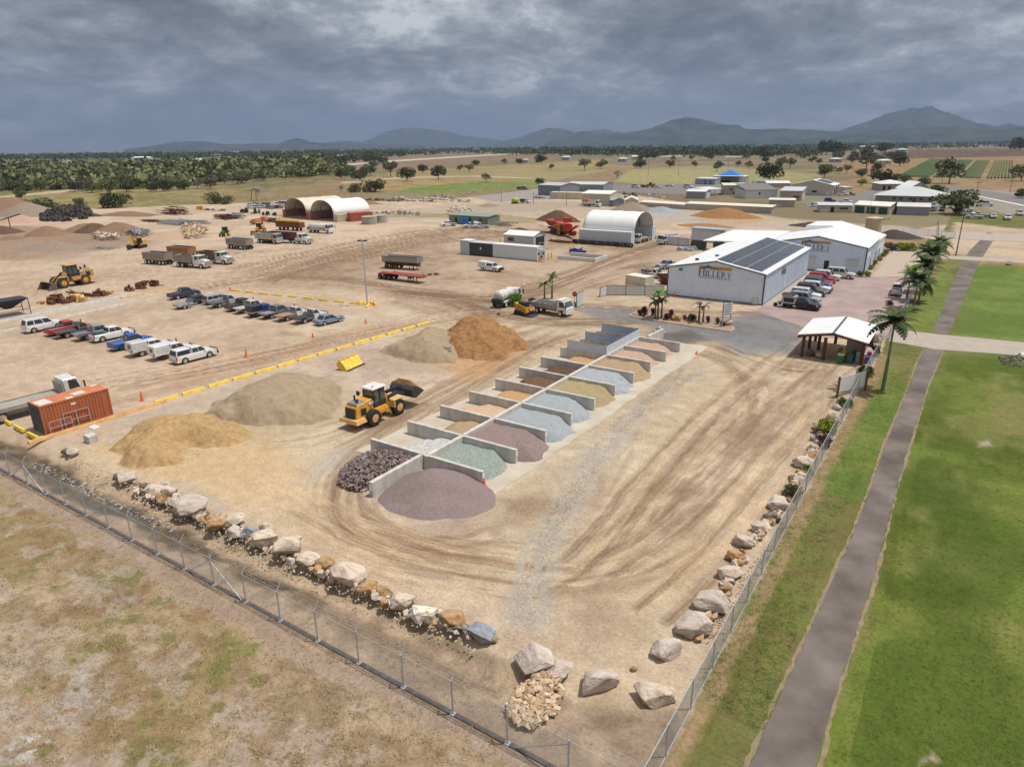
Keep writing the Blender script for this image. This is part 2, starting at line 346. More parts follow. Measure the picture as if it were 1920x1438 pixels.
 for k in range(64):
  f=flows[k%13];ox,oy=rnd.uniform(-1,1)*26,rnd.uniform(-1,1)*18;P2=[(a+ox+rnd.uniform(-9,9),b+oy+rnd.uniform(-6,6))for a,b in f];c_=(dk,dk2,lt,C(168,140,114))[k%4];o2=1.9
  A2=pwpoly(P2);n2=np.gradient(A2,axis=0);n2=np.stack([-n2[:,1],n2[:,0]],1)/(np.hypot(n2[:,0],n2[:,1])[:,None]+1e-6)
  for sg in(0,1):stroke((A2+n2*o2*sg).tolist(),rnd.uniform(.45,.75),c_,.42,.12,5,.5,True,(.32,.6),100+k)
  # fines washed out round the stockpiles
 for P3,c_ in(([(200,850),(190,800),(300,770),(430,770),(500,800),(560,850),(480,880),(420,900),(300,890)],C(210,180,138)),([(380,800),(420,740),(520,690),(640,720),(700,760),(620,800),(500,830)],C(190,170,142)),([(690,660),(780,620),(850,690),(800,700),(700,690)],C(184,164,138)),([(830,690),(900,600),(990,650),(960,690),(880,716)],C(196,152,108)),([(690,930),(740,870),(930,930),(940,970),(840,990),(740,976)],C(172,150,142)),([(60,450),(150,420),(280,430),(300,450),(180,470)],C(160,132,110)),([(30,480),(100,455),(180,470),(120,490)],C(176,156,138)),([(1290,412),(1360,402),(1440,414),(1380,424)],C(196,158,112))):
  zone(P3,c_,soft=2.6,w=w1,op=.75,mod=sst(fine*.5+mid*.5,.3,.55))
  # loose blue metal: the long spill beside the bays, and by the kiosk
 spec=sst(vfine,.35,.7)
 gr=C(188,178,164)
 stroke([(1330,690),(1230,740),(1150,830),(1090,900),(1030,1000),(1000,1080),(985,1150),(965,1200)],3.6,gr,.85,.35,2,seed=60,thr=(.34,.58),w=w1)
 stroke([(1160,800),(1100,870),(1060,940)],5.5,gr,.45,.5,3,seed=61,thr=(.3,.6))
 stroke([(1010,1090),(985,1150),(965,1210)],4.0,gr,.7,.5,3,seed=62,thr=(.3,.6))
 zone([(1290,612),(1400,590),(1500,590),(1510,640),(1500,662),(1400,664),(1330,640),(1230,622)],C(134,138,142),C(120,122,126),soft=5,w=w1,op=.85)
 zone([(1090,592),(1100,574),(1190,580),(1260,606),(1330,628),(1270,640),(1200,606),(1140,600)],C(142,142,144),C(128,126,124),soft=3,w=w1,op=.8)
 zone([(1215,628),(1290,620),(1330,640),(1250,650)],C(100,94,90),soft=2.5,w=w1,op=.8)
 stroke([(560,920),(610,880),(650,830)],3,C(190,182,172),.7,.5,4,seed=63)
 zone([(330,905),(420,950),(400,975),(340,945)],C(186,180,176),soft=2,w=w1,op=.7)
 # pale slab dust beside the yard edge
 zone([(180,800),(300,762),(470,712),(560,690),(580,700),(440,745),(330,785),(210,828)],C(206,190,172),C(186,168,150),soft=1.4,w=w1,op=.8)
 # bank of sand between the boulders and the fence, then the drain and dead weeds
 zone([(-60,790),(60,838),(200,880),(330,940),(470,1010),(640,1085),(860,1190),(960,1262),(1080,1330),(1200,1330),(1290,1300),(1250,1260),(1130,1260),(980,1220),(700,1090),(520,1010),(330,925),(200,860)],C(214,192,164),C(198,172,144),soft=1.6,w=w1)
 zone([(-300,740),(40,822),(130,872),(330,958),(470,1030),(640,1105),(800,1180),(960,1262),(1090,1340),(1260,1335),(1240,1500),(1050,1460),(860,1345),(740,1292),(570,1210),(386,1098),(236,1018),(45,912),(-260,770)],C(168,146,124),C(192,168,142),soft=.9,w=w1,sel=fine)
 zone([(-300,735),(30,826),(110,868),(200,925),(330,985),(450,1050),(600,1120),(590,1140),(440,1082),(300,1010),(180,950),(80,905),(-200,775)],C(98,84,66),C(128,110,88),soft=.8,w=w1,sel=fine)
 zone([(100,885),(180,935),(290,985),(300,1000),(200,965),(110,905)],C(96,100,92),soft=.7,w=w1,op=.8)
 zone([(560,1110),(760,1190),(930,1290),(880,1300),(700,1210),(560,1140)],C(146,124,102),C(124,104,84),soft=1.2,w=w1,sel=fine,op=.8)
 zone([(1080,1340),(1250,1330),(1240,1420),(1120,1400)],C(132,112,96),C(156,136,116),soft=1.2,w=w1,op=.7)
 # outside the left fence: pinkish verge then dead grass
 yl=18.45
 zone([(-400,18.5),(-6.4,18.3),(-6,-60),(-400,-60)],C(162,140,112),C(184,162,134),soft=.3,w=w1,world=True,sel=fine*.6+mid*.4)
 zone([(-400,18.7),(-6.6,18.7),(-6.6,17.5),(-30,17.2),(-400,17.0)],C(178,158,140),C(166,144,126),soft=.8,w=w1,world=True)
 zone([(-90,12),(-40,9.5),(-24,8),(-22,-30),(-90,-30)],C(172,154,140),C(160,138,116),soft=5,w=w2,world=True,mod=sst(mid,.34,.52),op=.9)
 zone([(-60,17),(-20,16.6),(-14,14),(-20,8),(-60,13)],C(146,118,82),C(150,132,90),soft=2,w=w1,world=True,mod=sst(mid,.42,.6),op=.8)
 g2=fbm(Xf/1.1+40,Yf/1.1,4);g3=fbm(Xf/5+9,Yf/5,3)
 out=(Yf<17.2)&(Xf<-6.5)
 put(out*sst(g2*.6+g3*.5,.63,.69)*.7,C(118,120,64))
 put(out*sst(fbm(Xf/3.2+80,Yf/2.2,4),.60,.72)*.55,C(140,104,70))
 zone([(135,1275),(200,1235),(215,1290),(160,1370),(90,1330)],C(208,204,198),C(172,160,150),soft=1.0,w=w1,sel=vfine,mod=sst(vfine,.3,.6))
 zone([(30,1380),(110,1370),(60,1440),(-40,1438)],C(200,196,190),soft=1.0,w=w1,mod=sst(vfine,.4,.6))
 put(out*sst(fbm(Xf/1.6+5,Yf/1.3+70,5,.6),.53,.62)*.55,C(190,174,160))
 put(out*sst(fbm(Xf/.7+15,Yf/.6+7,4,.6),.55,.66)*.45,C(132,108,80))
 # ---- right of the fence: mown lawn either side of the path
 zone([(-6.85,-60),(-6.85,300),(400,300),(400,-60)],C(112,114,64),C(128,124,76),soft=.25,w=w0,world=True,sel=mid)
 lawn=[(-1.2,-60),(-1.4,-10)]+[G(*p)for p in((1545,1400),(1568,1320),(1610,1200),(1642,1100),(1670,1000),(1692,905),(1714,830),(1730,780),(1746,730),(1766,680),(1779,664),(1920,676),(2100,694))]+[(260,40),(200,-60)]
 zone(lawn,C(92,106,40),C(112,126,54),soft=.8,w=w1,world=True,sel=mid)
 zone([(-3.2,94),(0.6,96),(-0.8,122),(-2.2,171),(-4.4,172),(-4.6,130),(-6.0,112)],C(112,126,60),C(128,138,70),soft=.8,w=w1,world=True)
 zone([(1.0,97.5),(0.4,126),(0.0,171),(60,176),(200,180),(200,66),(60,82)],C(104,124,56),C(122,138,68),soft=1.2,w=w1,world=True,sel=mid)
 zone([(-6.8,20),(-3.2,34),(-2.9,50),(-6.8,44)],C(126,112,70),C(112,120,58),soft=1.2,w=w1,world=True,op=.75)
 zone([(-6.8,18),(-3.2,26),(-2.0,12),(-3,4),(-7,2)],C(132,116,84),C(116,112,62),soft=1.5,w=w1,world=True,op=.85)
 zone([(-6.9,17),(-5.4,17.4),(-3.4,15.6),(-3.0,12),(-7,13)],C(198,182,158),C(182,162,136),soft=.7,w=w1,world=True)
 zone([(-6.85,20),(-6.2,20),(-5.9,60),(-5.6,90),(-6.85,92)],C(184,152,124),C(150,130,92),soft=.5,w=w0,world=True,op=.85)
 zone([(-6.0,50),(-3.6,50),(-2.2,78),(-5.4,88)],C(98,124,50),C(116,132,60),soft=1.2,w=w1,world=True,op=.8)
 put(((Xf>-1)&(Yf<90))*sst(fbm(Xf/.8+3,Yf/3.5,5,.6),.5,.66)*.35,C(78,84,36))
 put(((Xf>-1)&(Yf<90))*sst(fbm(Xf/2.5+13,Yf/2.5,5,.65),.52,.64)*.35,C(128,128,66))
 put(((Xf>-.5)&(Yf<90))*sst(fbm(Xf/6+3,Yf/9,4),.56,.70)*.62,C(136,136,78))
 put(((Xf>-.5)&(Yf<90))*sst(fbm(Xf/9+33,Yf/14,4),.56,.66)*.6,C(76,96,32))
 put(((Xf>-6)&(Yf<90))*sst(fbm(Xf/2+3,Yf/7,4),.6,.72)*.4,C(86,98,40))
 zone([(5,70),(9.5,72),(14,77),(10,84),(4,82)],C(150,126,92),C(130,130,74),soft=2,w=w1,world=True,op=.8)
 for(a,b),s in((((1850,832)),1.2),(((1740,1425)),.5)):
  x,y=G(a,b);zone([(x-s*.3,y-s),(x+s*.3,y),(x,y+s),(x-s*.4,y)],C(176,160,140),soft=.5,w=w0,world=True)
  # dry verge beyond the concrete drive, tan with dead stripes
 zone([(-6.6,128),(-5.2,126.5),(-4.2,172),(-2.2,174),(-2.2,190),(-5.8,192)],C(158,132,96),C(146,128,84),soft=1.5,w=w1,world=True)
 zone([(1.0,174),(80,178),(160,184),(120,230),(-1,196)],C(168,134,98),C(152,124,86),soft=1.5,w=w1,world=True,sel=fbm(Xf/1.2,Yf/20,3))
 stroke([(-1.4,165),(2.2,176),(5,190)],4,C(200,180,158),.7,.8,5,world=True,seed=71)
 zone([(-4.5,196),(-6,186),(4,184),(60,176),(120,186),(120,226),(60,236),(10,250),(-5,262)],C(190,170,146),C(204,184,156),soft=2.5,w=w1,world=True,sel=mid)
 zone([(-28,196),(-8,190),(-6,200),(-10,214),(-40,216)],C(172,144,108),C(150,124,92),soft=2,w=w1,world=True,sel=mid)
 # pitted overall variation
 col*=(.955+.16*(fine-.5)+.12*(mid-.5)+.10*(vfine-.5))[:,None]
 col=np.clip(col,0.01,.9)
 # heights: soft ruts in the yard, the drain along the left fence
 Z=0.05*(mid-.5)*(D<400)+.03*(fine-.5)*(D<250)
 band=(Xf<-7.5)&(Yf>14)&(Yf<40)
 b0=pwpoly([(-200,745),(30,830),(120,878),(330,972),(470,1040),(640,1112),(800,1190),(960,1290)])
 dd=np.full(len(Xf),1e9);q=band
 for i in range(len(b0)-1):
  ax,ay=b0[i];ex,ey=b0[i+1]-b0[i];t=np.clip(((Xf[q]-ax)*ex+(Yf[q]-ay)*ey)/(ex*ex+ey*ey),0,1)
  dd[q]=np.minimum(dd[q],np.hypot(Xf[q]-ax-t*ex,Yf[q]-ay-t*ey))
 Z=Z-.55*np.exp(-(dd/1.3)**2)*band
 flat=((Xf>-43)&(Xf<-25)&(Yf>36)&(Yf<86))|(Xf>-6.9)|((Xf>-62)&(Xf<-6)&(Yf>94)&(Yf<190))
 Z=np.where(flat,-.012+.006*(fine-.5),Z);Z=np.where(D>400,-.03,Z)
 v=np.stack([Xf,Yf,Z],1)
 i0=np.arange(nr-1)[:,None]*na;j=np.arange(na)[None,:];j2=(j+1)%na
 quads=np.stack([i0+j,i0+na+j,i0+na+j2,i0+j2],-1).reshape(-1,4)[:,::-1]
 nq=len(quads);cap=np.arange(na)
 me=bpy.data.meshes.new('ground');me.vertices.add(len(v));me.vertices.foreach_set('co',v.ravel().astype(np.float32))
 loops=np.concatenate([quads.ravel(),cap]);me.loops.add(len(loops));me.loops.foreach_set('vertex_index',loops.astype(np.int32))
 me.polygons.add(nq+1);me.polygons.foreach_set('loop_start',np.concatenate([np.arange(nq)*4,[nq*4]]).astype(np.int32))
 me.polygons.foreach_set('loop_total',np.concatenate([np.full(nq,4),[na]]).astype(np.int32))
 at=me.color_attributes.new('Col','FLOAT_COLOR','POINT');at.data.foreach_set('color',np.concatenate([col,np.ones((len(col),1))],1).ravel().astype(np.float32))
 me.update(calc_edges=True);me.validate();me.polygons.foreach_set('use_smooth',[True]*len(me.polygons))
 m=bpy.data.materials.new('earth and grass');m.use_nodes=True;t=m.node_tree;b=t.nodes['Principled BSDF']
 b.inputs['Roughness'].default_value=.95;b.inputs['Specular IOR Level'].default_value=.15
 a=N(t,'ShaderNodeAttribute',attribute_name='Col');o=N(t,'ShaderNodeTexCoord').outputs['Object']
 n1=noise(t,o,5,9,.78);n2=noise(t,o,.9,6,.62)
 v1=ramp(t,n1,[(.28,(.58,.56,.54)),(.5,(1,1,1)),(.74,(1.36,1.36,1.36))]);v2=ramp(t,n2,[(.3,(.86,.85,.84)),(.7,(1.13,1.13,1.12))])
 t.links.new(mixc(t,1,mixc(t,1,a.outputs['Color'],v1,'MULTIPLY'),v2,'MULTIPLY'),b.inputs['Base Color'])
 bn=N(t,'ShaderNodeBump');bn.inputs['Strength'].default_value=.5;bn.inputs['Distance'].default_value=.06
 t.links.new(n1,bn.inputs['Height']);t.links.new(bn.outputs[0],b.inputs['Normal'])
 me.materials.append(m);o=link('ground',me);tag(o,kind='structure');return o
build_ground()
def rough_edge(P,step,amp,seed=0,closed=True):
 """walk round a polygon and shake its edge"""
 out=[];n=len(P);rr_=random.Random(seed)
 for i in range(n if closed else n-1):
  a=Vector(P[i]);b=Vector(P[(i+1)%n]);k=max(1,int((b-a).length/step))
  for j in range(k):
   p=a.lerp(b,j/k);nrm=Vector((-(b-a).y,(b-a).x)).normalized();out.append(tuple(p+nrm*rr_.uniform(-amp,amp)))
 return out
def sheet(name,P,z,m,step=1.0,amp=.05,seed=1,th=.02):
 bm=bmesh.new();vs=[bm.verts.new((x,y,z))for x,y in rough_edge(P,step,amp,seed)];bm.faces.new(vs)
 if bm.faces[:][0].normal.z<0 or True:bm.normal_update()
 f=bm.faces[:][0]
 if f.normal.z<0:f.normal_flip()
 bmesh.ops.triangulate(bm,faces=bm.faces)
 me=bpy.data.meshes.new(name);bm.to_mesh(me);bm.free();me.materials.append(m);o=link(name,me);tag(o,kind='structure');return o
asph=mat('old path asphalt',C(104,94,88),.9,var=.04,scale=.3,bump=.4,bscale=30,col2=C(142,132,124),spec=.2,detail=8)
pale=mat('broom finished concrete',C(186,172,158),.85,var=.08,scale=.7,bump=.1,bscale=20,detail=9)
slabm=mat('dusty bay slab concrete',C(204,190,168),.9,var=.10,scale=.45,col2=C(216,206,190),bump=.15,bscale=18,detail=9)
carp=mat('pink decomposed granite',C(170,148,142),.92,var=.10,scale=.30,col2=C(186,164,156),bump=.25,bscale=20,detail=9)
road=mat('road bitumen',C(132,126,122),.9,var=.08,scale=.5,bump=.1,bscale=12,detail=7)
# the winding footpath, its cross drive, the bay slab, the office car park and the roads behind
def strip(ctr,w):
 L=[];Rr=[]
 for i,p in enumerate(ctr):
  a=Vector(ctr[max(0,i-1)]);b=Vector(ctr[min(len(ctr)-1,i+1)]);d=(b-a).normalized();n=Vector((-d.y,d.x));ww=w[i]if isinstance(w,list)else w
  L.append(tuple(Vector(p)+n*ww/2));Rr.append(tuple(Vector(p)-n*ww/2))
 return L+Rr[::-1]
def mid2(a,b):A,B=G(*a),G(*b);return((A[0]+B[0])/2,(A[1]+B[1])/2)
pa=[((1404,1438),(1530,1438)),((1450,1329),(1560,1320)),((1505,1210),(1600,1200)),((1556,1100),(1632,1100)),((1600,1000),(1660,1000)),((1634,910),(1683,905)),((1662,830),(1705,830)),((1682,780),(1722,780)),((1700,735),(1737,730)),((1722,680),(1757,680)),((1733,655),(1768,655))]
Lp=[G(*a)for a,b in pa];Rp=[G(*b)for a,b in pa]
Lp.insert(0,(Lp[0][0]+.25,Lp[0][1]-9));Rp.insert(0,(Rp[0][0]+.2,Rp[0][1]-9))
sheet('footpath',Lp+Rp[::-1],.008,asph,.5,.06)
edg=mat('sandy path edge',C(150,132,104),.95,var=.2,scale=2)
for side_,sg in((Lp,-1),(Rp,1)):sheet('path_edge',[(p[0]+sg*.02,p[1])for p in side_]+[(p[0]+sg*(.16+.1*(i%3==1)),p[1])for i,p in enumerate(side_)][::-1],.004,edg,.4,.07,15+sg)
sheet('footpath',[G(*p)for p in((1748,623),(1762,590),(1782,540),(1800,500),(1818,470),(1852,436),(1870,440),(1850,470),(1832,500),(1816,540),(1795,590),(1778,627))],.008,asph,.6,.07,2)
sheet('driveway',[G(*p)for p in((1672,617),(1760,627),(1920,642),(2100,660),(2100,682),(1920,667),(1752,655),(1666,640))],.014,pale,2,.05,3)
sheet('footpath',[G(*p)for p in((1762,478),(1920,487),(2100,500),(2100,507),(1920,494),(1760,485))],.016,pale,3,.02,4)
sheet('slab',[(-40.8,36.9),(-26.3,36.9),(-25.9,60),(-25.5,83.5),(-39.8,83.5)],.006,slabm,1.2,.12,5)
sheet('car_park',[(-25.6,106.5),(-26,112),(-24.8,147.6),(-15.2,147.6),(-14.6,186),(-6.6,184),(-6.4,100),(-8,97),(-13,96)],.004,carp,1.5,.25,6)
sheet('footpath',[(-25.85,110.9),(-24.6,110.9),(-24.6,148),(-25.85,148)],.012,pale,3,.01,7)
sheet('driveway',[(-14.7,146),(-14.7,186),(-6.8,184),(-6.6,152)],.010,mat('pink drive concrete',C(196,176,160),.9,var=.06,scale=.5,detail=8),3,.02,8)
def rd(name,pts,z=.05,m=road,amp=.3):return sheet(name,[G(*p)for p in pts],z,m,6,amp,9)
rd('road',[(1598,368),(1640,352),(1700,346),(1790,350),(1990,378),(1990,410),(1880,376),(1800,362),(1720,358),(1650,364),(1640,376),(1612,372)])
rd('car_park',[(1500,380),(1560,372),(1640,362),(1652,372),(1620,388),(1560,396),(1525,392)],.06)
rd('road',[(1100,347),(1330,346),(1420,356),(1560,360),(1560,372),(1480,372),(1330,362),(1300,366),(1150,360),(1090,352)],.05)
rd('road',[(880,370),(1010,354),(1060,352),(1040,374),(930,378)],.04,mat('grey gravel hardstand',C(160,152,146),.9,scale=.4,detail=7),1)
rd('driveway',[(1630,442),(1700,428),(1780,436),(1900,440),(1990,444),(1990,456),(1860,452),(1780,447)],.03,pale,.5)
rd('road',[(560,317),(700,303),(900,291),(1030,285),(1032,286),(905,293),(705,306),(560,320)],.08,mat('pale racetrack rail sand',C(196,186,170),.9,scale=.1),.8)
rd('road',[(-40,372),(60,363),(140,355),(152,346),(160,347),(156,358),(70,366),(-40,376)],.08,mat('pale track sand',C(190,172,146),.9,scale=.1),.6)
rd('road',[(640,342),(760,332),(900,330),(1000,334),(1000,336),(880,332),(760,335),(640,345)],.08,mat('pale track sand',C(190,172,146)),.6)
line=mat('white road paint',(.72,.71,.68),.7,var=.05)
rd('road_marking',[(1815,364),(1870,375),(1990,400),(1990,402),(1870,376.6),(1815,365)],.09,line,.02)
# ------------------------------------------------------------ hills far behind
def ridge(prof,dist,depth,seed,m,name='hills'):
 """prof: photo pixels of the skyline; the range stands at its own distance with real height and a long foot towards us"""
 xs=np.array([p[0]for p in prof],float);ys=np.array([p[1]for p in prof],float)
 nx=160;nd=22;px=np.linspace(xs[0],xs[-1],nx);sky_=np.interp(px,xs,ys)
 X=np.zeros((nd,nx));Y=np.zeros((nd,nx));Z=np.zeros((nd,nx))
 for i in range(nx):
  x=(px[i]-960)/FPX;y=-(sky_[i]-719)/FPX;c,s=math.cos(ROLL),math.sin(ROLL);x,y=x*c+y*s,-x*s+y*c
  dx,dy,dz=x,math.cos(PITCH)+y*math.sin(PITCH),-math.sin(PITCH)+y*math.cos(PITCH);h=math.hypot(dx,dy)
  top=HC+dz/h*dist;c,s=math.cos(YAW),math.sin(YAW);ux,uy=(dx*c-dy*s)/h,(dx*s+dy*c)/h
  for k in range(nd):
   t=k/(nd-1)*2-1;r_=dist+t*depth;X[k,i]=ux*r_;Y[k,i]=uy*r_
   Z[k,i]=top*(1-abs(t)**1.25)if k!=(nd-1)//2 else top
 nz=fbm(X/(dist*.03)+seed,Y/(dist*.03),5);k0=(nd-1)//2
 tt=np.abs(np.linspace(-1,1,nd))[:,None]
 Z=Z*(1+(nz-.5)*.9*np.clip(tt*4,0,1));Z=np.where(tt>.97,-20,Z);Z[:,0]=-20;Z[:,-1]=-20
 vs=np.stack([X,Y,Z],-1).reshape(-1,3);b=MB();b.v=[tuple(q)for q in vs]
 b.f=[(k*nx+i,k*nx+i+1,(k+1)*nx+i+1,(k+1)*nx+i)for k in range(nd-1)for i in range(nx-1)];b.mi=[0]*len(b.f)
 return tag(b.build(name,m,smooth=True),kind='structure')
bush=mat('distant forested slope',(.030,.045,.030),.95,scale=.004,var=.5,detail=8,col2=(.07,.085,.055),spec=.1)
ridge([(680,266),(700,260),(720,249),(755,241),(790,242),(830,246),(862,254),(900,258),(940,263)],17000,2500,1,bush)
ridge([(560,274),(610,268),(650,264),(690,268),(740,270)],14000,1500,12,bush)
ridge([(230,281),(270,276),(330,266),(380,265),(420,270),(470,270),(520,270),(545,262),(562,261),(580,267),(640,270),(760,272),(800,272)],10500,1500,2,bush)
ridge([(930,268),(975,257),(1005,246),(1025,240),(1060,245),(1090,250),(1130,256)],13500,1600,3,bush)
ridge([(1070,248),(1110,246),(1135,244),(1170,250),(1220,255)],16500,1500,13,bush)
ridge([(1020,268),(1060,260),(1095,248),(1130,250),(1170,250),(1215,242),(1240,234),(1260,226),(1285,222),(1320,225),(1350,231),(1375,235),(1400,243),(1430,244),(1470,242),(1520,244),(1600,250),(1640,262)],9500,1800,4,bush)
ridge([(1550,252),(1575,246),(1600,238),(1630,228),(1660,215),(1690,208),(1720,203),(1750,204),(1780,211),(1805,222),(1830,230),(1870,237),(1890,232),(1920,237),(2000,240),(2100,246)],13000,2600,5,bush)
ridge([(1480,262),(1560,256),(1620,248),(1680,244),(1740,240),(1800,238),(1840,242),(1900,240),(1990,248),(2120,256)],8200,1500,6,bush)
# ------------------------------------------------------------ materials
conc=mat('precast bay concrete',(.50,.475,.43),.9,var=.16,scale=1.6,bump=.25,bscale=14,streak=(1,1,.35),detail=8)
galv=mat('galvanised steel',(.46,.49,.52),.5,.4,var=.15,scale=6)
steel_dk=mat('dark painted steel',(.035,.037,.04),.5,.2)
rust=mat('rusted steel',(.16,.065,.035),.9,var=.45,scale=2.5,bump=.3,bscale=18)
black=mat('black rubber',(.022,.021,.02),.85,var=.3,scale=5)
dustblack=mat('dusty tyre rubber',(.06,.053,.046),.95,var=.35,scale=4)
white=mat('white gloss paint',(.74,.74,.73),.32,var=.035,scale=2)
dwhite=mat('dusty white paint',(.62,.60,.56),.45,var=.10,scale=2)
glass=mat('dark tinted glass',(.018,.022,.026),.08,0,var=.2,spec=.9)
glassg=mat('greenish cab glass',(.05,.075,.07),.06,0,var=.2,spec=.9)
chrome=mat('bright alloy',(.55,.56,.57),.28,.85,var=.1)
yellow=mat('machine yellow paint',(.62,.30,.035),.5,var=.18,scale=2.2,bump=.05)
yel2=mat('bright safety yellow paint',(.80,.50,.04),.6,var=.16,scale=2.5,col2=(.86,.60,.10))
orange_y=mat('faded yellow orange paint',(.62,.36,.14),.6,var=.2,scale=2.5)
redl=mat('red lens',(.42,.02,.02),.3);amber=mat('amber lens',(.7,.25,.03),.3);lens=mat('clear lamp lens',(.62,.64,.66),.15,.1)
orange=mat('cone orange plastic',(.75,.16,.04),.5,var=.1)
def ribmat(name,col,pitch=.28,axis='X',rough=.45,amt=.5,metal=.0,var=.05):
 if name in _M:return _M[name]
 m=mat(name,col,rough,metal,var=var,scale=.6,detail=6);t=m.node_tree;b=t.nodes['Principled BSDF']
 w=N(t,'ShaderNodeTexWave',wave_type='BANDS',bands_direction=axis,wave_profile='SIN');w.inputs['Scale'].default_value=.314/pitch
 o=[n for n in t.nodes if n.type=='TEX_COORD'][0].outputs['Object'];t.links.new(o,w.inputs['Vector'])
 bn=N(t,'ShaderNodeBump');bn.inputs['Strength'].default_value=amt;bn.inputs['Distance'].default_value=.05
 t.links.new(w.outputs['Fac'],bn.inputs['Height']);t.links.new(bn.outputs[0],b.inputs['Normal']);return m
 # ------------------------------------------------------------ storage bays
U0,PIT,XS,XL,XR=37.6,4.64,-33.35,-39.5,-27.8
ordn=['first','second','third','fourth','fifth','sixth','seventh','eighth','ninth','tenth']
for i in range(10):
 y=U0+i*PIT;t=thing('concrete_wall',(XS,y,0),0,f"grey concrete bay wall crossing the spine, {ordn[i]} counted from the pink gravel heap",'wall','cross walls of the storage bays')
 b=MB()
 xl=XL if i<8 else XL+.2
 b.box(xl-XS,-.22,-.17,.17,-.1,1.22,.0,.03);b.box(.22,XR-XS,-.17,.17,-.1,1.22,0,.03);b.box(-.22,.22,-.17,.17,-.1,1.17)
 b.build('panel',conc,t,bevel=.02)
 if i in(0,1,2,3,4,5,6,7):
  b=MB();b.box(XR-XS+.003,XR-XS+.02,-.12,.12,.62,1.02);b.build('label_plate',mat('white sign plate',(.72,.74,.76),.5,var=.04),t)
t=thing('concrete_wall',(XS,U0,0),0,'long pale concrete spine wall running down the middle of all the bays','wall')
b=MB()
for i in range(9):b.box(-.2,.2,i*PIT+.18,(i+1)*PIT-.18,-.1,1.2,.02,0)
b.build('panel',conc,t,bevel=.015)
t=thing('concrete_wall',(XS-.45,U0-5.9,0),0,'short concrete wall standing between the dark rocks and the pink gravel heap','wall')
b=MB();b.box(-.2,.2,0,5.7,-.1,1.22,.02,.0);b.build('panel',conc,t,bevel=.02)
b=MB();b.box(-.16,.16,-.025,-.003,.55,1.05);b.build('label_plate',_M['white sign plate'],t)
t=thing('concrete_wall',(XS+1.0,U0+9*PIT+.6,0),-3,'short leaning concrete wall behind the farthest bay with rubble at its foot','wall')
b=MB();b.box(-.15,.15,0,4.6,-.1,1.3);b.box(-.5,-.2,4.1,4.6,-.1,1.5);b.build('panel',conc,t,bevel=.02)
# steel slat screens on the far bays
slat=mat('light blue grey steel sheeting',(.42,.50,.58),.4,.3,var=.06);slatw=mat('pale steel sheeting',(.58,.63,.68),.4,.25,var=.06)
def screen(x0,y0,x1,y1,label,m,z0=1.22,h=1.05):
 L=math.hypot(x1-x0,y1-y0);t=thing('steel_screen',(x0,y0,z0),math.degrees(math.atan2(y1-y0,x1-x0)),label,'screen','steel sheet screens bolted to the far bays')
 b=MB();n=4;hh=h/n
 for k in range(n):
  b.prism([(-.025,k*hh),(.035,k*hh+.05),(.035,(k+1)*hh-.06),(-.025,(k+1)*hh-.012)],0,L,'yz')if False else b.add([(0,-.03,k*hh),(L,-.03,k*hh),(L,.04,k*hh+hh*.35),(0,.04,k*hh+hh*.35),(L,.04,(k+.8)*hh),(0,.04,(k+.8)*hh),(L,-.03,(k+1)*hh),(0,-.03,(k+1)*hh)],[(0,1,2,3),(3,2,4,5),(5,4,6,7)])
 b.build('sheet',m,t,fix=False)
 for k in range(3):
  b=MB();xx=L*k/2;b.box(xx-.04,xx+.04,.045,.12,-.5,h+.06);b.build('post',galv,t)
for k,(m,lab)in enumerate(((slatw,'pale steel screen on the nearest of the three screened bay walls'),(slat,'blue grey steel screen on the middle of the three screened bay walls'),(slat,'blue grey steel screen on the farthest screened bay wall, by the rubble'))):
 y=U0+(7+k)*PIT;screen(XL+.9,y,XS-.2,y,lab,m)
screen(XS-.02,U0+7*PIT,XS-.02,U0+9*PIT+.1,'long pale steel screen standing on the far end of the spine wall',slatw)
# ------------------------------------------------------------ heaps
def hf(name,x0,x1,y0,y1,res,fn,m,label,cat='heap',group=None):
 xs=np.arange(x0,x1+res,res);ys=np.arange(y0,y1+res,res);X,Y=np.meshgrid(xs,ys);Z=fn(X,Y)
 nx,ny=len(xs),len(ys);cx,cy=(x0+x1)/2,(y0+y1)/2
 Zc=np.where(Z<-.04,-.04,Z);idx=np.arange(nx*ny).reshape(ny,nx)
 q=np.stack([idx[:-1,:-1],idx[:-1,1:],idx[1:,1:],idx[1:,:-1]],-1).reshape(-1,4)
 zf=Zc.ravel()[q].max(1);q=q[zf>-.035]
 used,inv=np.unique(q.ravel(),return_inverse=True)
 V=np.stack([X.ravel()[used]-cx,Y.ravel()[used]-cy,Zc.ravel()[used]],1)
 me=bpy.data.meshes.new(name);me.from_pydata(V.tolist(),[],inv.reshape(-1,4).tolist());me.update();me.polygons.foreach_set('use_smooth',[True]*len(me.polygons));me.materials.append(m)
 o=link(name,me,loc=(cx,cy,0));return tag(o,label,cat,group)
def cone(X,Y,cx,cy,h,r,ry=None,rot=0,soft=.25,irr=.18,seed=0,power=1.0):
 """a tipped heap: straight flanks at the angle of repose, rounded crown, wavering foot"""
 c,s=math.cos(R(rot)),math.sin(R(rot));dx,dy=X-cx,Y-cy;a,b=(dx*c+dy*s)/r,(-dx*s+dy*c)/(ry or r)
 ang=np.arctan2(b,a);d=np.hypot(a,b)*(1+irr*(vnoise(np.cos(ang)*1.6+seed*3.3+20,np.sin(ang)*1.6+seed+20)-.5)*2)
 d=np.sqrt(d*d+soft*soft)-soft;return h*(1-(d/(math.sqrt(1+soft*soft)-soft))**power)
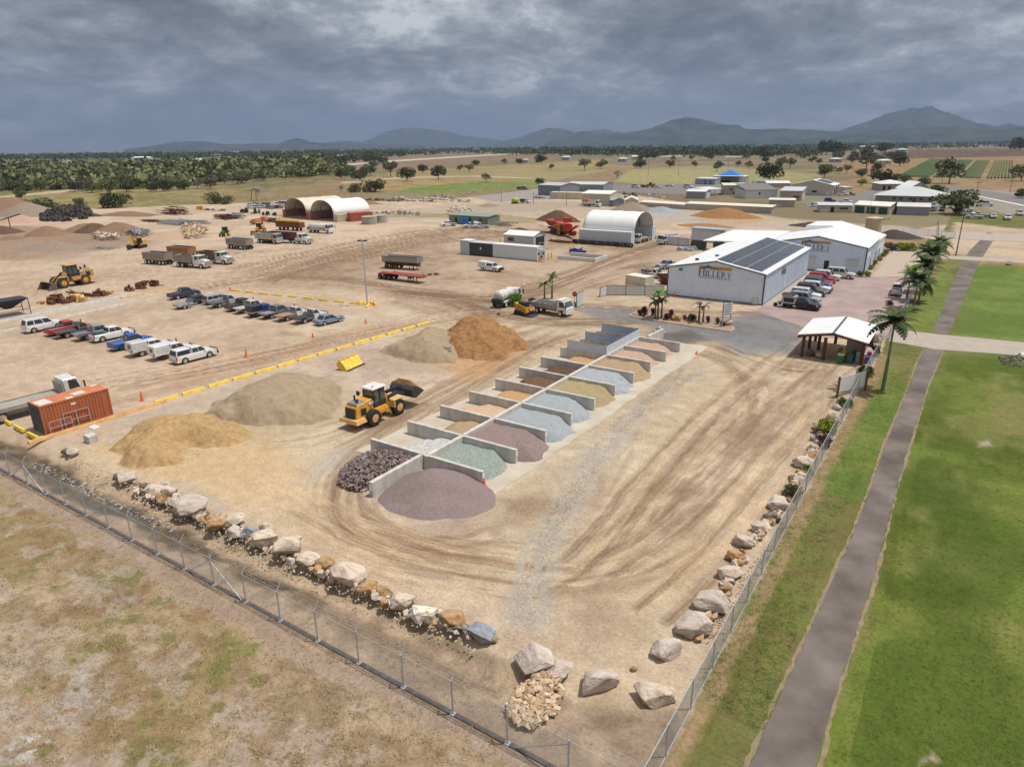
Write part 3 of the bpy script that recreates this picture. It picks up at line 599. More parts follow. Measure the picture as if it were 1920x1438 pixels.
def gravelmat(name,col,grain=14,var=.25,bump=.6,col2=None):return mat(name,col,.95,var=var,scale=grain,bump=bump,bscale=grain,detail=8,spec=.12,col2=col2)
heapc={
'teal':gravelmat('blue grey drainage gravel',C(150,158,150),9,.3,col2=C(180,190,182)),'white':gravelmat('white pebble',C(196,196,188),7,.3,col2=C(226,226,220)),
'plum':gravelmat('plum crushed rock',C(150,128,124),11,.25,col2=C(174,152,146)),'blue':gravelmat('pale blue metal',C(160,166,170),12,.18,col2=C(188,194,198)),
'bluef':gravelmat('fine blue dust',C(166,170,174),5,.08,.2,col2=C(188,192,196)),'gold':gravelmat('yellow river gravel',C(172,152,114),12,.2,col2=C(196,178,138)),
'sandy':gravelmat('tan bedding sand',C(182,156,124),5,.1,.25),'pinkish':gravelmat('pinkish fill sand',C(198,168,146),5,.1,.3),'orange':gravelmat('orange loam',C(200,160,116),4,.14,.4),
'soil':gravelmat('dark garden soil',C(122,94,72),5,.3,.7),'soil2':gravelmat('brown compost',C(104,84,68),5,.3,.7),'cream':gravelmat('cream sand',C(214,182,150),4,.08,.25),
'mauve':gravelmat('mauve crusher dust',C(146,127,125),6,.08,.3,col2=C(160,141,138)),'yellowsand':gravelmat('yellow brown river sand',C(186,150,104),2.2,.14,.6,col2=C(204,172,126)),
'greysand':gravelmat('grey brown sand',C(174,154,128),1.6,.12,.5),'redsand':gravelmat('orange brown loam',C(170,128,86),2.0,.22,.8),'darkfill':gravelmat('dark brown mulch',C(112,88,74),3,.25,.5),
'greyfill':gravelmat('grey crushed rubble',C(160,142,126),3,.2,.6),'brownfill':gravelmat('brown fill',C(150,120,98),2,.2,.5),'black':gravelmat('black asphalt millings',C(84,76,72),3,.2,.5)}
def bay(side,i,h,reach,m,label,flat=0.0,lump=.25,seed=0,w=1.0):
 y0,y1=U0+i*PIT+.19,U0+(i+1)*PIT-.19;yc=(y0+y1)/2;sg=1 if side=='R' else-1;xw=XS+sg*.19
 def fn(X,Y):
  d=(X-xw)*sg;q=np.abs(Y-yc)/(PIT/2);rr=reach*(1-.24*q**3*w)*(1+lump*(fbm(X*.55+seed*5,Y*.55+seed,3)-.5))
  z=np.minimum((rr-d)*.60,.84*h*(1-.10*q**2)-.10*(1-d/reach));pk=h*(1-np.exp((d-rr)/.9));z=np.minimum(z,pk+.02)
  return z+.26*(fbm(X*1.3+seed,Y*1.3,5,.6)-.5)*(1+flat)
 xa,xb=(xw,xw+8.2)if sg>0 else(xw-8.2,xw)
 if sg<0:xa,xb=xw-6.9,xw
 return hf('gravel_heap' if m in('teal','white','plum','blue','bluef','gold')else 'soil_heap' if 'soil' in m else 'sand_heap',xa,xb,y0,y1,.11,fn,heapc[m],label,'heap','heaps in the storage bays')
for a in(('R',0,.95,5.6,'teal','blue green stone heap in the nearest right hand bay'),('R',1,1.18,6.3,'plum','plum coloured crushed rock heap spilling onto the slab'),('R',2,1.12,6.3,'blue','pale blue grey gravel heap beyond the plum coloured heap'),
('R',3,1.15,5.6,'blue','pale blue grey gravel heap just before the yellow gravel one'),('R',4,1.25,6.0,'gold','yellow brown gravel heap between two blue grey heaps'),('R',5,1.28,6.0,'bluef','smooth blue grey dust heap beyond the yellow gravel'),
('R',6,1.2,6.2,'sandy','tan gravelly sand heap with a spilled brown toe'),('R',7,1.05,5.0,'pinkish','pinkish sand heap with a dug hollow beside the steel screen'),('R',8,1.0,4.8,'pinkish','low pinkish sand heap in the farthest right hand bay'),
('L',0,.85,3.6,'white','white pebble heap in the nearest left hand bay'),('L',1,.7,3.6,'sandy','small grey brown sand heap left of the plum heap'),('L',2,.55,5.2,'cream','low flat cream sand heap beyond the small brown one'),
('L',3,.55,5.0,'orange','orange sand heap with a scooped edge'),('L',4,.85,5.0,'soil','brown soil heap just beyond the orange sand'),('L',5,.85,5.2,'soil2','dark compost heap between the brown soil and the orange loam'),
('L',6,.7,4.8,'orange','orange loam heap below the pale steel screen'),('L',7,.3,4.5,'soil2','thin dark soil layer in the first screened bay'),('L',8,.55,4.6,'soil2','black soil heap in the farthest screened bay')):
 bay(*a,seed=hash(a[5])%17 if False else a[1]+(3 if a[0]=='L' else 0),lump=.5 if a[0]=='L' else.3)
 # the mauve heap at the front
def f_mauve(X,Y):
 z=cone(X,Y,-30.3,34.7,1.7,4.1,3.9,20,.3,.10,5);z2=cone(X,Y,-28.8,35.0,1.25,3.4,3.2,0,.3,.1,6);z=np.maximum(z,z2)
 t=(X+30.9)*.8+(Y-33.3)*.6;u=-(X+30.9)*.6+(Y-33.3)*.8
 z=z-.28*np.exp(-((u+1.2)/.8)**2)*(np.abs(t)<9)*np.clip(z,0,.5)*1.6-.16*np.exp(-((u+2.8)/.35)**2)*np.clip(z,0,.5)
 z=z+.16*(fbm(X*.9,Y*.9,5)-.5);return np.where((Y>U0-.18)|(X<XS-.23),-1,z)
hf('gravel_heap',-34,-25,27.5,U0-.18,.12,f_mauve,heapc['mauve'],'large smooth mauve crusher dust heap at the near end of the bays')
# the larger stockpiles, peaks found from the photograph
def gh(px,py):return G(px,py)
def fheap(pts,h,m,label,amp=.5,sc=.6,dig=(),steep=.66,res=.16,name='sand_heap'):
 """a stockpile grown from its footprint: flanks at the angle of repose, bitten where the bucket has dug"""
 P=pwpoly(pts);lo,hi=P.min(0)-1.5,P.max(0)+1.5
 def fn(X,Y):
  wx,wy=X+1.5*(fbm(X*.35,Y*.35,4)-.5)*2,Y+1.5*(fbm(X*.35+30,Y*.35,4)-.5)*2
  d=-sdist(wx.ravel(),wy.ravel(),P).reshape(X.shape);z=np.where(d>0,h*(1-np.exp(-np.maximum(d,0)*steep/h*1.25)),d*.25)
  for(px,py,r,dep)in dig:k=G(px,py);z=z-dep*np.exp(-((X-k[0])**2+(Y-k[1])**2)/(r*r))*(z>0)
  return z+amp*(fbm(X*sc,Y*sc,6,.55)-.5)*np.clip(d*.6+.25,0,1)
 return hf(name,lo[0],hi[0],lo[1],hi[1],res,fn,heapc[m],label)
fheap([(203,843),(225,872),(270,884),(330,872),(380,852),(420,845),(470,850),(500,836),(468,808),(420,792),(360,784),(300,788),(240,806)],2.5,'yellowsand','yellow brown sand stockpile with a scooped front beside the orange container',.7,.55,((352,840,2.0,1.1),(430,850,2.4,1.2)))
fheap([(392,785),(430,802),(490,806),(560,800),(620,782),(652,752),(640,730),(590,714),(520,712),(450,736),(405,760)],3.0,'greysand','grey brown sand stockpile between the yellow wheel stops and the wheel loader',.6,.5,((470,800,2.2,.7),))
fheap([(722,658),(745,670),(790,680),(850,684),(872,662),(850,628),(800,620),(760,638)],3.4,'greysand','tall grey sand stockpile leaning against an orange brown one',.5,.5,(),.72,.2)
fheap([(836,668),(862,690),(900,686),(940,674),(985,656),(975,636),(930,620),(880,612),(845,620),(828,642)],4.2,'redsand','orange brown loam stockpile with a dug face',1.2,.5,((868,682,2.4,1.6),(900,668,2.4,1.0)),.85,.2)
def heap(px,py,h,r,m,label,name='soil_heap',ry=None,rot=0,irr=.16,rough_=.5,power=1.0,cat='heap'):
 """px, py: the middle of its foot"""
 x,y=G(px,py);q=max(r,ry or r)
 return hf(name,x-q*1.4,x+q*1.4,y-q*1.4,y+q*1.4,q/16,lambda X,Y:cone(X,Y,x,y,h,r,ry,rot,.22,irr,px,power)+rough_*(fbm(X*.8,Y*.8,5)-.5)*min(1,h/2),heapc[m],label,cat)
for a in((88,440,2.6,6.5,'brownfill','conical brown soil heap in front of the tyre pile'),(160,432,2.2,7,'brownfill','low brown heap left of the twin dark heaps'),(178,434,2.6,6,'darkfill','dark charcoal soil heap between brown ones'),
(222,436,3.2,8.5,'brownfill','tall brown soil heap right of the dark one'),(4,437,2.2,6,'darkfill','dark brown heap at the left edge below the conveyor'),(18,400,6.5,20,'brownfill','very large brown earth heap at the left edge','soil_heap',14,30),
(52,404,5.0,16,'greyfill','long grey earth heap behind the large brown one','soil_heap',10,20),(40,417,2.6,9,'pinkish','low tan heap at the foot of the large brown one','soil_heap',6,10),(20,448,.9,4.5,'brownfill','small flat brown dirt mound in the left yard'),
(100,466,1.8,9,'greyfill','wide pale gravel heap in front of the brown heaps','gravel_heap',6.5,40),(190,459,.8,8,'greyfill','low grey gravel spread beside the timber scraps','gravel_heap',5,30),(240,404,1.6,14,'brownfill','long low brown bank behind the soil heaps','soil_heap',6,20),
(318,446,1.9,9,'pinkish','pinkish broken rubble heap behind the small yellow digger','rubble_heap',7,30),(1185,395,3.2,9.5,'greyfill','grey brown gravel heap before the cream shed','gravel_heap',7,0),(1240,397,1.9,7.5,'blue','small blue grey gravel heap before the long beige sheds','gravel_heap',5,0),
(1357,407,3.2,12,'redsand','orange sand heap in front of the long beige shed','sand_heap',7,0),(1046,414,3.6,9,'darkfill','green waste mound overgrown with scrub behind the red crusher','green_waste_heap',5,0),(918,387,1.3,4.5,'greyfill','tiny grey cone of gravel on the pale road base','gravel_heap'),
(1590,432,1.6,7,'black','black millings heap behind the white roof, nearest the tank','gravel_heap',5),(1525,424,1.2,8,'black','low black millings heap peeking over the white roof','gravel_heap',5),(1675,445,1.9,6.5,'black','black millings heap beside the cylindrical water tank','gravel_heap',5),
(975,435,1.3,4,'darkfill','dark mulch mound behind the fuel hut','soil_heap'),(1322,424,.8,8,'redsand','low rusty soil mound beyond the white container','soil_heap',5),(685,382,1.4,9,'brownfill','brown earth bank behind the white dome shelter','soil_heap',5)):
 heap(*a)
from mathutils import noise as mnoise
# ------------------------------------------------------------ rocks
def hull_mesh(seed,pts=16,flat=.75,sub=0,nz=.05):
 r_=random.Random(seed);bm=bmesh.new()
 for _ in range(pts):
  v=Vector((r_.gauss(0,1),r_.gauss(0,1),r_.gauss(0,1))).normalized();k=r_.uniform(.82,1.05);bm.verts.new((v.x*k,v.y*k,v.z*k*flat))
 res=bmesh.ops.convex_hull(bm,input=bm.verts);bmesh.ops.delete(bm,geom=[g for g in res['geom_interior']if isinstance(g,bmesh.types.BMVert)],context='VERTS')
 if sub:
  bmesh.ops.bevel(bm,geom=list(bm.edges),offset=.05,segments=1,affect='EDGES',clamp_overlap=True)
  bmesh.ops.subdivide_edges(bm,edges=bm.edges,cuts=sub,use_grid_fill=True)
  for v in bm.verts:
   v.co+=v.co.normalized()*((mnoise.fractal(v.co*1.7+Vector((seed,0,0)),1.0,2.0,5))*nz*1.6+r_.uniform(-.008,.008))
 zmin=min(v.co.z for v in bm.verts)
 return bm,zmin
def rockmat(name,a,b_,c_):
 m=mat(name,a,.95,var=0,scale=1.6,bump=.7,bscale=5,detail=9,spec=.1);t=m.node_tree;b=t.nodes['Principled BSDF'];o=[n for n in t.nodes if n.type=='TEX_COORD'][0].outputs['Object']
 mpn=N(t,'ShaderNodeMapping');mpn.inputs['Rotation'].default_value=(.5,.3,.8);mpn.inputs['Scale'].default_value=(1,2.2,.8);t.links.new(o,mpn.inputs[0])
 t.links.new(ramp(t,noise(t,mpn.outputs[0],1.1,8,.62,.6),[(.34,b_),(.47,a),(.55,a),(.68,c_)]),b.inputs['Base Color']);return m
rk={'cream':rockmat('cream granite',(.57,.47,.37),(.38,.29,.21),(.66,.58,.49)),'pink':rockmat('pinkish grey granite',(.51,.43,.365),(.38,.30,.25),(.62,.55,.48)),'orange':rockmat('orange stained rock',(.42,.27,.14),(.30,.15,.06),(.52,.40,.28)),
'blue':rockmat('blue grey rock',(.26,.30,.35),(.30,.20,.12),(.46,.49,.52)),'white':rockmat('white quartz rock',(.68,.64,.56),(.42,.28,.13),(.78,.75,.70)),'dark':rockmat('dark weathered rock',(.20,.17,.14),(.10,.08,.06),(.32,.28,.24))}
def boulder(px,py,w,kind,label,h=None,seed=0,rz=None,d=None,flat=.72):
 """px, py: the middle of its foot; w: width in photo pixels"""
 x,y=G(px,py);s=math.sqrt(x*x+y*y+HC*HC)/FPX*w/2
 bm,zm=hull_mesh(px*3+int(py)+seed,20,1.0,3,.055);me=bpy.data.meshes.new('boulder');bm.to_mesh(me);bm.free();me.materials.append(rk[kind])
 hh=(h or flat);o=link('boulder',me,loc=(x,y,s*hh*.66));o.scale=(s*1.14,s*(d or.92),s*hh*1.15);o.rotation_euler=(rnd.uniform(-.18,.18),rnd.uniform(-.18,.18),YAW+(rnd.uniform(-.5,.5)if rz is None else R(rz)))
 return tag(o,label,'boulder','boulders edging the yard')
BL=[(240,903,30,'pink','small tan boulder at the upper left end of the row'),(222,900,18,'dark','small brown rock beside the upper left boulder'),(137,853,20,'pink','lone tan boulder below the small concrete block'),(124,850,14,'dark','small dark rock left of the lone tan boulder'),(292,926,34,'cream','cream rock in the jumble left of the big pale slab'),(318,930,30,'cream','second cream rock in the jumble'),(272,917,18,'dark','dark brown rock at the left of the jumble'),
(304,938,22,'orange','tan triangular rock low in the jumble'),(310,914,20,'pink','split brown rock on top of the jumble'),(330,948,24,'pink','pinkish rock tucked behind the big pale slab'),(360,958,56,'pink','big pale pinkish boulder right of the jumble'),(410,990,40,'orange','orange tan boulder with ragged left side'),
(441,985,44,'cream','tall cream boulder beside the orange tan one'),(436,1002,32,'pink','brown cream rock at the foot of the tall cream boulder'),(471,1003,26,'blue','blue grey rock wedged in the row'),(456,1008,14,'blue','tiny blue grey rock left of the blue grey one'),(498,1018,46,'cream','flat topped cream boulder right of the blue grey rock'),(500,995,26,'cream','cream block standing behind the flat topped boulder'),
(539,1035,56,'cream','wide pointed cream boulder with dark streaks'),(578,1056,44,'cream','peach coloured boulder with a sharp right corner'),(611,1062,36,'orange','rusty orange boulder between peach and pale ones'),(614,1078,12,'pink','tiny tan stone at the foot of the rusty boulder'),(653,1084,70,'cream','largest pale boulder with a bright chalky top'),(690,1108,38,'orange','reddish grey boulder right of the largest pale one'),
(722,1114,32,'orange','small square brown block of rock'),(754,1134,46,'cream','tall pale boulder right of the brown block'),(794,1156,50,'white','white crusted boulder with rusty underside'),(825,1150,13,'white','small white and rust stone by the white boulder'),(852,1168,54,'orange','tan boulder between the white one and the blue one'),(903,1194,50,'blue','blue grey boulder with rusty base'),(928,1202,14,'orange','small rusty stone leaning on the blue boulder'),
(998,1250,76,'pink','wide grey pink boulder lying by the gravel trail'),(1052,1262,52,'pink','half buried tan boulder above the small rock heap'),(1120,1292,72,'pink','steep sided grey pink boulder with flat top'),(1226,1308,68,'cream','orange cream boulder nearest the fence corner'),(1188,1256,14,'orange','little orange stone between two large boulders'),(1252,1228,56,'pink','upright grey white boulder by the corner'),
(1300,1184,66,'pink','rounded pinkish boulder second from the corner'),(1335,1140,64,'pink','wide flat lilac boulder along the right fence'),(1362,1108,24,'orange','small yellow brown rock behind the lilac boulder'),(1366,1080,46,'cream','cream boulder with yellow patches along the right fence'),(1376,1048,34,'orange','yellow orange boulder above the cream one'),(1394,1022,40,'pink','grey boulder above the yellow orange one'),
(1398,1020,24,'pink','small pale rock beside the grey boulder'),(1422,995,32,'pink','pinkish boulder halfway up the right fence'),(1444,975,26,'dark','narrow brown grey boulder below the big angular one'),(1459,950,42,'pink','big angular brown boulder below the olive shrub'),(1503,873,36,'cream','large pale boulder above the dark gravel bed'),(1524,860,20,'orange','small rust brown rock beside the large pale boulder'),(1524,845,20,'cream','cream rock under the red leaved shrub'),
(1526,826,14,'blue','bluish rock below the yellow green shrub'),(1530,812,18,'dark','brown rock half hidden by the yellow green shrub'),(1556,784,20,'cream','pale rock at the end of the sign bed'),(1568,768,16,'pink','grey rock beside the small green plant'),(1484,898,12,'orange','orange edging rock by the dark gravel'),(1478,912,12,'cream','cream edging rock by the olive shrub'),(1548,796,12,'cream','small cream edging rock near the white gravel'),
(1621,670,28,'pink','tall pointed pinkish boulder at the kiosk corner'),(1640,640,30,'pink','grey pink boulder behind the kiosk by the palm'),(1518,667,18,'dark','dark flat boulder in front of the kiosk posts'),(1540,671,20,'cream','squat cream boulder in front of the kiosk'),(1505,632,18,'cream','cream boulder at the left kiosk post'),(1592,722,14,'dark','brown standing rock behind the site sign'),
(1268,601,20,'orange','orange tan boulder in the middle of the planted island'),(1366,610,16,'cream','pale boulder at the right end of the planted island'),(1190,590,8,'cream','thin pale standing stone at the left end of the island'),(1072,577,12,'pink','pink boulder beside the stop sign'),(935,590,8,'dark','grey rock in the palm island'),(1916,672,14,'white','pale rock at the culvert on the right edge'),(1890,497,12,'pink','flat grey rock at the drain by the concrete path')]
for q in BL:boulder(*q[:4],q[4],flat=.62 if q[2]>30 else.75)
def rubble(name,pts,n,s0,s1,m,label,cat,zf=None,seed=1,world=False):
 """a heap of loose stones nobody could count: one mesh of many small hulls"""
 r_=random.Random(seed);P=np.array(pts)if world else pwpoly(pts);protos=[]
 for k in range(8):
  bm,zm=hull_mesh(k+40+seed,10,.8);protos.append(([v.co.copy()for v in bm.verts],[[v.index for v in f.verts]for f in(bm.verts.index_update()or bm.faces)]));bm.free()
 b=MB();lo,hi=P.min(0),P.max(0);k=0;cx,cy=P.mean(0)
 while k<n:
  x,y=r_.uniform(lo[0],hi[0]),r_.uniform(lo[1],hi[1])
  if sdist(np.array([x]),np.array([y]),P)[0]>0:continue
  k+=1;s=r_.uniform(s0,s1);z=(zf(x,y)*r_.uniform(.7,1)if zf else 0)+s*.35;vs,fs=protos[r_.randrange(8)]
  M3=Matrix.Rotation(r_.uniform(0,6.3),3,'Z')@Matrix.Rotation(r_.uniform(-.5,.5),3,'X');b.cur=r_.randrange(len(m))if isinstance(m,list)else 0
  b.add([(x-cx+s*(M3@v).x,y-cy+s*(M3@v).y,z+s*(M3@v).z)for v in vs],fs)
 o=b.build(name,m,fix=False,loc=(cx,cy,0));return tag(o,label,cat,kind='stuff')
solid=lambda n,c,**k:mat(n,c,.95,var=.18,scale=3,spec=.1,**k)
rubble('rock_pile',[(950,1330),(975,1295),(1010,1268),(1050,1275),(1058,1310),(1040,1345),(1000,1372),(965,1365)],420,.10,.24,[solid('tan stone',(.46,.33,.21)),solid('pale tan stone',(.56,.44,.31)),solid('brown stone',(.36,.25,.16))],'loose heap of small tan rocks inside the fence corner','rock pile',lambda x,y:.22)
dkr=[solid('dark purple stone',(.16,.12,.115)),solid('grey purple stone',(.25,.20,.19)),solid('brown purple stone',(.20,.145,.13))]
rubble('rock_pile',[(-38.6,33.2),(-37.2,31.6),(-35.4,31.5),(-34.2,32.6),(-34.0,37.3),(-38.4,37.4),(-39.2,35.5)],1100,.10,.23,dkr,'heap of dark purplish broken rocks left of the mauve heap','rock pile',lambda x,y:max(0,min(1.0,1.1*(1-math.hypot((x+36.2)/3.6,(y-35.4)/4.6)**2))),2,True)
rubble('rock_pile',[(335,440),(345,428),(372,424),(392,436),(380,448),(350,452)],260,.3,.7,[rk['cream'],rk['orange']],'pale pile of broken sandstone blocks in the left yard','rock pile',lambda x,y:1.2,3)
rubble('rock_pile',[(172,448),(180,440),(225,444),(225,450),(190,452)],130,.3,.75,[rk['cream'],rk['dark'],rk['pink']],'pile of cream and grey broken slabs behind the big gravel heap','rock pile',lambda x,y:.8,4)
rubble('rock_pile',[(235,441),(245,434),(278,436),(280,446),(255,446)],110,.3,.8,[rk['dark'],rk['blue']],'pile of dark grey broken concrete lumps','rock pile',lambda x,y:1.0,5)
rubble('rubble_pile',[(836,401),(850,394),(880,396),(886,402),(850,405)],90,.3,.8,[rk['cream'],rk['pink']],'pile of pale rubble behind the green shed','rubble pile',lambda x,y:1.4,6)
rubble('rubble_pile',[(1226,620),(1236,616),(1244,626),(1236,632),(1222,630)],40,.12,.32,[rk['dark'],rk['pink']],'broken rubble at the foot of the leaning bay wall','rubble pile',lambda x,y:.1,7)
rubble('gravel_bed',[(1478,900),(1502,880),(1512,884),(1496,902),(1480,908)],130,.04,.09,solid('dark slate gravel',(.09,.10,.12)),'bed of dark slate gravel between boulders','gravel bed',None,8)
rubble('gravel_bed',[(1552,786),(1572,776),(1590,778),(1574,798)],120,.04,.09,solid('white gravel',(.6,.6,.58)),'bed of pale gravel beside the fence','gravel bed',None,9)
rubble('rock_pile',[(1478,1000),(1400,1110),(1330,1210),(1318,1205),(1390,1085),(1465,985)],500,.03,.08,solid('pinkish pebble',(.42,.29,.21)),'pinkish pebbles strewn along the foot of the right fence','pebbles',None,10)
rubble('rock_pile',[(60,860),(120,880),(240,945),(330,985),(320,995),(220,960),(110,905),(40,880)],420,.05,.14,[rk['pink'],rk['dark'],rk['blue']],'stones washed along the bed of the drain','stones',lambda x,y:-.4,11)
rubble('infill_rocks',[(210,895),(300,915),(380,955),(470,995),(560,1040),(640,1078),(720,1112),(800,1150),(900,1192),(895,1204),(790,1166),(690,1120),(560,1062),(440,1008),(340,962),(230,915)],300,.10,.40,[rk['cream'],rk['pink'],rk['orange'],rk['dark']],'small infill rocks wedged between the boulders of the left row','rocks',lambda x,y:.05,15)
rubble('infill_rocks',[(1290,1195),(1350,1110),(1390,1030),(1450,955),(1500,880),(1545,800),(1556,802),(1512,886),(1462,968),(1400,1042),(1362,1122),(1306,1206)],300,.08,.40,[rk['cream'],rk['pink'],rk['orange']],'small infill rocks between the boulders along the right fence','rocks',lambda x,y:.05,16)
rubble('loose_stones',[(1340,690),(1230,745),(1160,830),(1110,900),(1050,1000),(1020,1080),(1010,1150),(985,1200),(940,1195),(965,1140),(985,1060),(1020,980),(1080,880),(1140,800),(1220,730)],2600,.015,.045,[solid('pale blue chip',(.42,.41,.39)),solid('grey chip',(.30,.28,.26)),solid('white chip',(.56,.55,.52))],'loose stone chips along the gravel trail beside the bays','stones',None,14)
rubble('rock_pile',[(1870,668),(1915,668),(1915,688),(1880,684)],110,.08,.2,[rk['dark']],'dark stones at the culvert mouth on the right edge','stones',None,12)
rubble('rock_pile',[(110,845),(200,880),(330,945),(470,1015),(700,1120),(900,1215),(960,1240),(880,1225),(690,1140),(440,1030),(300,960),(180,905)],520,.03,.10,[rk['pink'],rk['cream']],'stone chips scattered on the sandy bank below the boulders','stones',None,13)
# ------------------------------------------------------------ buildings
def HT(px,py,ty):
 """height of the thing whose foot is at (px, py) and whose top shows at row ty"""
 X,Y=G(px,py);c,s=math.cos(YAW),math.sin(YAW);dx,dy=X*c+Y*s,-X*s+Y*c;lo,hi=0,200
 for _ in range(40):
  m=(lo+hi)/2;dz=m-HC;yc=dy*math.sin(PITCH)+dz*math.cos(PITCH);zc=dy*math.cos(PITCH)-dz*math.sin(PITCH)
  u,v=FPX*dx/zc,FPX*yc/zc;v2=u*math.sin(ROLL)+v*math.cos(ROLL)
  if 719-v2>ty:lo=m
  else:hi=m
 return lo
wall_g=ribmat('grey blue corrugated wall',(.68,.76,.87),.3,'X',.5,.6,.1);wall_gy=ribmat('grey blue corrugated side wall',(.42,.45,.49),.3,'Y',.5,.6,.1)
roof_w=ribmat('white corrugated roof',(.74,.75,.74),.3,'Y',.4,.3);roof_wx=ribmat('white corrugated roof across',(.74,.75,.74),.3,'X',.4,.3)
trim_d=mat('slate grey trim',(.075,.085,.10),.5,var=.08);gutter=mat('off white gutter',(.66,.66,.64),.4,var=.05)
def gable_shed(name,x0,x1,y0,y1,ev,ap,xa,label,wm,rm,trim=trim_d,oh=.12,ribs=0,cat='shed'):
 """ridge along Y; local frame at the front left corner"""
 w,d=x1-x0,y1-y0;a=xa-x0;t=thing(name,(x0,y0,0),0,label,cat)
 b=MB();b.add([(0,0,-.1),(w,0,-.1),(w,0,ev),(a,0,ap),(0,0,ev),(0,d,-.1),(w,d,-.1),(w,d,ev),(a,d,ap),(0,d,ev)],[(0,1,2,3,4),(6,5,9,8,7),(1,6,7,2),(5,0,4,9)])
 if ribs:
  for i in range(int(w/ribs)):
   x=(i+.5)*ribs;z=ev+(ap-ev)*(x/a if x<a else(w-x)/(w-a))-.1;b.box(x-.04,x+.04,-.028,.01,.05,z)
  for i in range(int(d/ribs)):
   y=(i+.5)*ribs;b.box(w-.01,w+.028,y-.04,y+.04,.05,ev-.1)
 b.build('wall',wm,t)
 b=MB()
 for xa_,za,xb,zb in((-oh,ev-.03+.05,a,ap+.05),(a,ap+.05,w+oh,ev+.02)):
  b.add([(xa_,-oh,za),(xb,-oh,zb),(xb,d+oh,zb),(xa_,d+oh,za),(xa_,-oh,za+.09),(xb,-oh,zb+.09),(xb,d+oh,zb+.09),(xa_,d+oh,za+.09)],[(0,3,2,1),(4,5,6,7),(0,1,5,4),(1,2,6,5),(2,3,7,6),(3,0,4,7)])
 b.box(a-.18,a+.18,-oh,d+oh,ap+.12,ap+.17);r=b.build('roof',rm,t)
 b=MB();b.box(-.03,.14,-.05,.0,0,ev);b.box(w-.14,w+.05,-.06,-.004,0,ev);b.box(w+.003,w+.05,-.05,.14,0,ev)
 for(xa_,za,xb,zb)in((-.05,ev-.06,a,ap-.04),(a,ap-.04,w+.05,ev-.06)):b.bar((xa_,-.05,za),(xb,-.05,zb),.10,.14)
 b.box(0,w,-.04,0,-.02,.16);b.box(w,w+.04,.2,d,-.02,.12);b.build('trim',trim,t)
 b=MB();b.box(w+oh-.01,w+oh+.12,-oh,d+oh,ev-.06,ev+.07);b.build('gutter',gutter,t)
 return t
s1=gable_shed('shed',-41.9,-25.9,111,144.4,4.88,6.35,-33.8,'light grey corrugated shed with solar panels, nearest the planted island',wall_g,roof_w,ribs=.3)
s2=gable_shed('shed',-34.6,-16.2,148.3,166.0,5.05,6.75,-25.3,'larger grey corrugated shed with a white roof behind the solar panelled one',wall_g,roof_w,ribs=.3)
s3=thing('shed',(-31,166.1,0),0,'white roofed rear annex adjoining the back of the larger grey shed','shed')
b=MB();b.box(0,14.6,0,13,-.1,4.0);b.build('wall',wall_g,s3)
b=MB();b.add([(-.2,0,6.9),(5.0,0,7.1),(14.8,0,4.6),(-.2,13.3,6.6),(5.0,13.3,6.9),(14.8,13.3,4.3),(-.2,0,4.0),(14.8,0,4.0),(-.2,13.3,4.0),(14.8,13.3,4.0)],[(0,1,4,3),(1,2,5,4),(6,7,2,1,0),(9,8,3,4,5),(7,9,5,2),(8,6,0,3)]);b.build('roof',roof_w,s3)
b=MB();b.box(14.6,14.66,1.5,2.3,1.0,2.2);b.build('window',glass,s3);b=MB();b.box(14.6,14.66,5,6,.05,2.2);b.build('door',trim_d,s3)
cp=thing('carport',(-48,146.6,0),0,'wide white roofed open carport on green posts left of the larger grey shed','carport')
b=MB();b.add([(0,0,4.6),(13.2,0,5.05),(13.2,22,5.05),(0,22,4.6),(0,0,4.78),(13.2,0,5.23),(13.2,22,5.23),(0,22,4.78)],[(0,3,2,1),(4,5,6,7),(0,1,5,4),(1,2,6,5),(2,3,7,6),(3,0,4,7)]);b.build('roof',roof_w,cp)
green_d=mat('dark green steel',(.05,.085,.07),.5)
b=MB();b.box(0,13.2,-.02,.08,4.36,4.6);b.box(-.02,.08,0,22,4.36,4.58);b.build('beam',green_d,cp)
for x in(.3,4.2,8.4,12.6):
 for y in(.3,11,21.6):
  b=MB();b.box(x-.1,x+.1,y-.1,y+.1,-.1,4.45);b.build('post',green_d,cp)
  # solar panels
pv=mat('dark solar cells',(.022,.026,.042),.12,.2,var=.15,spec=.8);pvf=mat('alloy panel frame',(.42,.43,.45),.4,.3)
sl1=(6.35-4.88)/(7.9)
r1=[c for c in s1.children if c.name.startswith('roof')][0]
def pvp():
 b=MB();b.box(-1.18,1.18,-.52,.52,0,.035);b.cur=1
 for(x0_,x1_,y0_,y1_)in((-1.2,1.2,-.54,-.50),(-1.2,1.2,.50,.54),(-1.2,-1.15,-.50,.50),(1.15,1.2,-.50,.50)):b.box(x0_,x1_,y0_,y1_,0,.04)
 return b.build('solar_panel',[pv,pvf],r1,fix=False)
p0=pvp();first=True;ang=math.atan(sl1)
for rw in range(3):
 for k in range(29):
  x=9.15+rw*2.47;y=1.2+k*1.09;q=p0 if first else p0.copy()
  if not first:COL.objects.link(q)
  first=False;q.location=(x,y,4.88+(16-x)*sl1+.22);q.rotation_euler=(0,ang,0)
for x,y in((6.0,7),(3.6,3.8)):
 b=MB();b.cyl((x,y,5.9-.35*(y<5)),(x,y,6.35-.35*(y<5)),.28,.34,12);b.build('roof_vent',steel_dk,s1)
